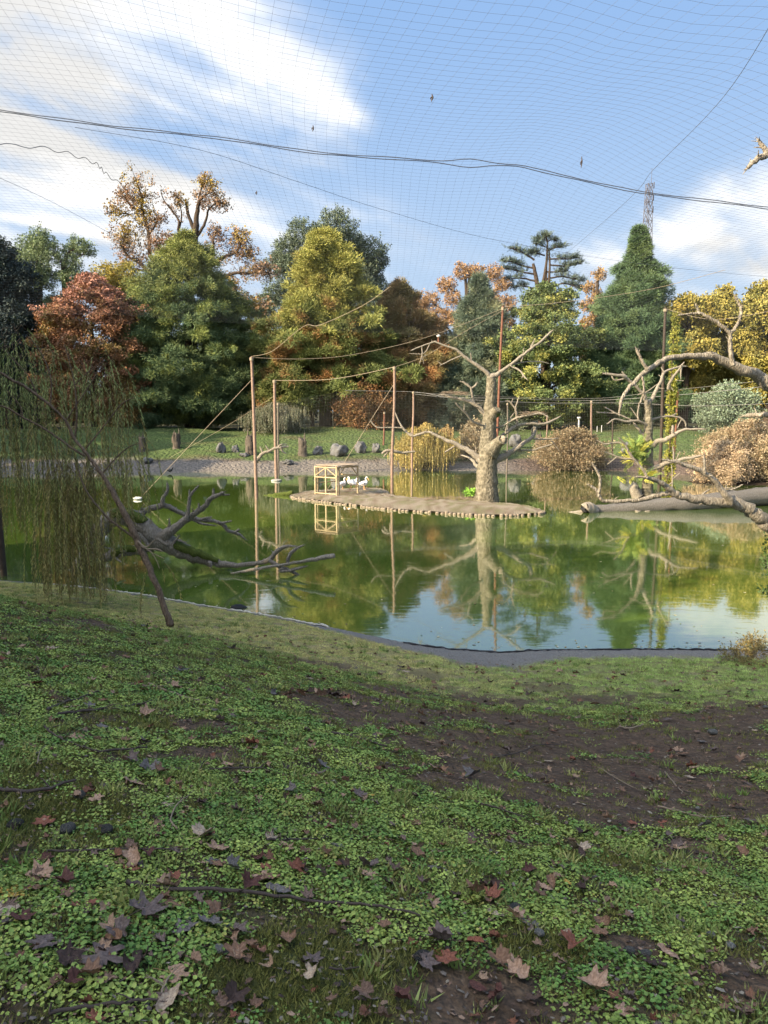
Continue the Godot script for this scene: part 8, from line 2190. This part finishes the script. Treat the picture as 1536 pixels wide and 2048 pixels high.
	for q: Array in twig_list:
		var g := Geo.new()
		var p := []
		for i in q[2].size():
			var v: Vector2 = q[2][i]
			var th: float = q[1] * 0.75 * (1.0 - 0.55 * i / q[2].size())
			p.append(Vector4(v.x, ground_height(v.x, v.y) + 0.022 + th * 0.5, v.y, th))
		var s := smooth(p, 6)
		for i in s.size():
			s[i].x += rnd(-0.4, 0.4) * q[1]
			s[i].y += rnd(-0.3, 0.5) * q[1]
			s[i].z += rnd(-0.4, 0.4) * q[1]
		g.tube(s, 6, Color.WHITE, 0.15, rnd(0, 9))
		for k in 3:
			var at: Vector4 = s[rng.randi() % s.size()]
			var d: Vector3 = Vector3(rnd(-1, 1), rnd(0.1, 0.5), rnd(-1, 1)).normalized() * float(q[1]) * rnd(5, 12)
			g.tube([Vector4(at.x, at.y, at.z, at.w * 0.6), Vector4(at.x + d.x * 0.6, at.y + d.y * 0.4, at.z + d.z * 0.5, at.w * 0.4), Vector4(at.x + d.x, at.y + d.y * 0.3, at.z + d.z, 0.001)], 4, Color.WHITE)
		lone("twig", g.done(), mats[q[3]], q[0], "twig", "twigs on the near bank")
	# pebbles
	var stones: Array = [[Vector2(-0.542, -2.303), 0.045, "pale rounded pebble on moss beside the dead leaf scraps", 0.5], [Vector2(-0.515, -2.293), 0.035, "grey pebble touching the pale rounded pebble", 0.2], [Vector2(-0.517, -2.114), 0.02, "tiny white pebble low on the moss patch", 0.7], [Vector2(0.568, -2.557), 0.045, "pale yellow pebble below the slate grey leaf", 0.55], [Vector2(1.275, -2.724), 0.045, "pale buff pebble among green leaves by the wheel-rut of soil", 0.5], [Vector2(1.313, -2.645), 0.04, "white pebble beside the buff pebble on soil", 0.65], [Vector2(0.884, -2.514), 0.05, "dull green-grey pebble on the small dark hollow", 0.25], [Vector2(0.946, -2.523), 0.045, "blue grey pebble next to the green-grey pebble", 0.3], [Vector2(0.526, -2.822), 0.06, "long grey pebble below the curled dark brown leaf", 0.2], [Vector2(-1.458, -3.436), 0.07, "larger grey stone in the stony moss patch", 0.18], [Vector2(-1.609, -3.109), 0.08, "dark grey stone at the edge of the stony moss patch", 0.12], [Vector2(-1.206, -3.105), 0.07, "flat grey-brown stone under the stony moss patch", 0.16], [Vector2(-1.38, -3.107), 0.09, "long pale brown stone in the stony moss patch", 0.22], [Vector2(3.35, -7.389), 0.10, "pale stone on the bare soil near the picture's edge", 0.4], [Vector2(2.057, -4.69), 0.035, "white shell-like pebble on the darkest bare soil", 0.7], [Vector2(0.129, -2.326), 0.07, "dark grey stone in the low hollow by leaf scraps", 0.12], [Vector2(4.729, -9.033), 0.07, "blue grey pebble at the edge of the bare soil", 0.4]]
	var rocks := []
	for k in 3:
		var g := Geo.new()
		var o := k * 7.0
		g.ball(Vector3.ZERO, Vector3(0.5, 0.28, 0.38), 7, Color.WHITE, func(d: Vector3) -> float: return 1.0 + 0.25 * lump.get_noise_3d(d.x * 1.3 + o, d.y * 1.3, d.z * 1.3))
		rocks.append(g.done())
	for q: Array in stones:
		var m: StandardMaterial3D = mats.stone.duplicate()
		m.albedo_color = Color(q[3], q[3] * 0.97, q[3] * 0.88).linear_to_srgb()
		var o := lone("pebble", rocks[rng.randi() % 3], m, q[2], "pebble", "pebbles on the near bank")
		var s: float = q[1]
		o.transform = Transform3D(slope_basis(q[0].x, q[0].y, rnd(0, TAUF), s), Vector3(q[0].x, ground_height(q[0].x, q[0].y) + 0.016 + s * 0.08, q[0].y))
	# dry bush cut by the frame
	var bush := thing("dry_bush", "small dry brown bush at the picture's edge on the shore grass", "shrub", base_of(6.616, 13.2))
	crown(bush, twiggy(8, 0.8), mats.leaf, [Vector2(0.02, 0.28), Vector2(0.15, 0.34), Vector2(0.32, 0.2), Vector2(0.42, 0.03)], 120, {"a": Color(0.14, 0.11, 0.05), "b": Color(0.16, 0.15, 0.05), "size": 0.22, "ball": true, "gaps": 0.2})


# ---------------------------------------------------------------- the park beside and behind the photographer
func build_shade_trees() -> void:
	var broad := leaf_cluster(14, 0.42, 0.26)
	var spots: Array = [
		[-19.5, 18.5, 14.0, 5.0, "broad tree on the near bank beyond the willow, outside the view"], [-16.5, 10.0, 14.0, 5.0, "broad tree on the near bank level with the willow, outside the view"], [-17.0, 3.0, 11.2, 5.0, "tall broad tree on the slope beside the viewer"], [-19.0, -4.0, 13.5, 5.5, "tall broad tree on the slope just behind the viewer"], [-24.0, 9.0, 16.0, 5.5, "tall broad tree farther along the slope beside the viewer"],
		[-13.0, -7.5, 15.0, 5.2, "broad tree on the slope close behind the viewer"],
		[-52.0, 46.0, 22.0, 7.5, "broad tree on the side shore, first from the near bank"], [-56.0, 60.0, 25.0, 8.0, "broad tree on the side shore, second from the near bank"], [-52.0, 74.0, 23.0, 7.5, "broad tree on the side shore, third from the near bank"], [-64.0, 84.0, 17.0, 7.0, "broad tree on the side shore, last before the far lawn"]]
	for s: Array in spots:
		var t := thing("park_tree", s[4], "tree", base_of(s[0], s[1]), 0, "park trees outside the view")
		var h: float = s[2]
		var w: float = s[3]
		var line: Array = [Vector2(h * 0.16, w * 0.6), Vector2(h * 0.35, w), Vector2(h * 0.6, w * 0.95), Vector2(h * 0.85, w * 0.6), Vector2(h, 0.3)]
		trunk_part(t, h * 0.85, 0.4, mats.bark)
		inner_limbs(t, line, 14, 0.15, 0.6, mats.bark)
		crown(t, broad, mats.leaf, line, 2600 if s[1] > 40.0 or s[1] < 0.0 else (1000 if s[1] == 10.0 else 1400), {"a": Color(0.06, 0.09, 0.025), "b": Color(0.10, 0.12, 0.03), "size": 1.25, "ball": true, "shell": 0.35, "gaps": 0.5})
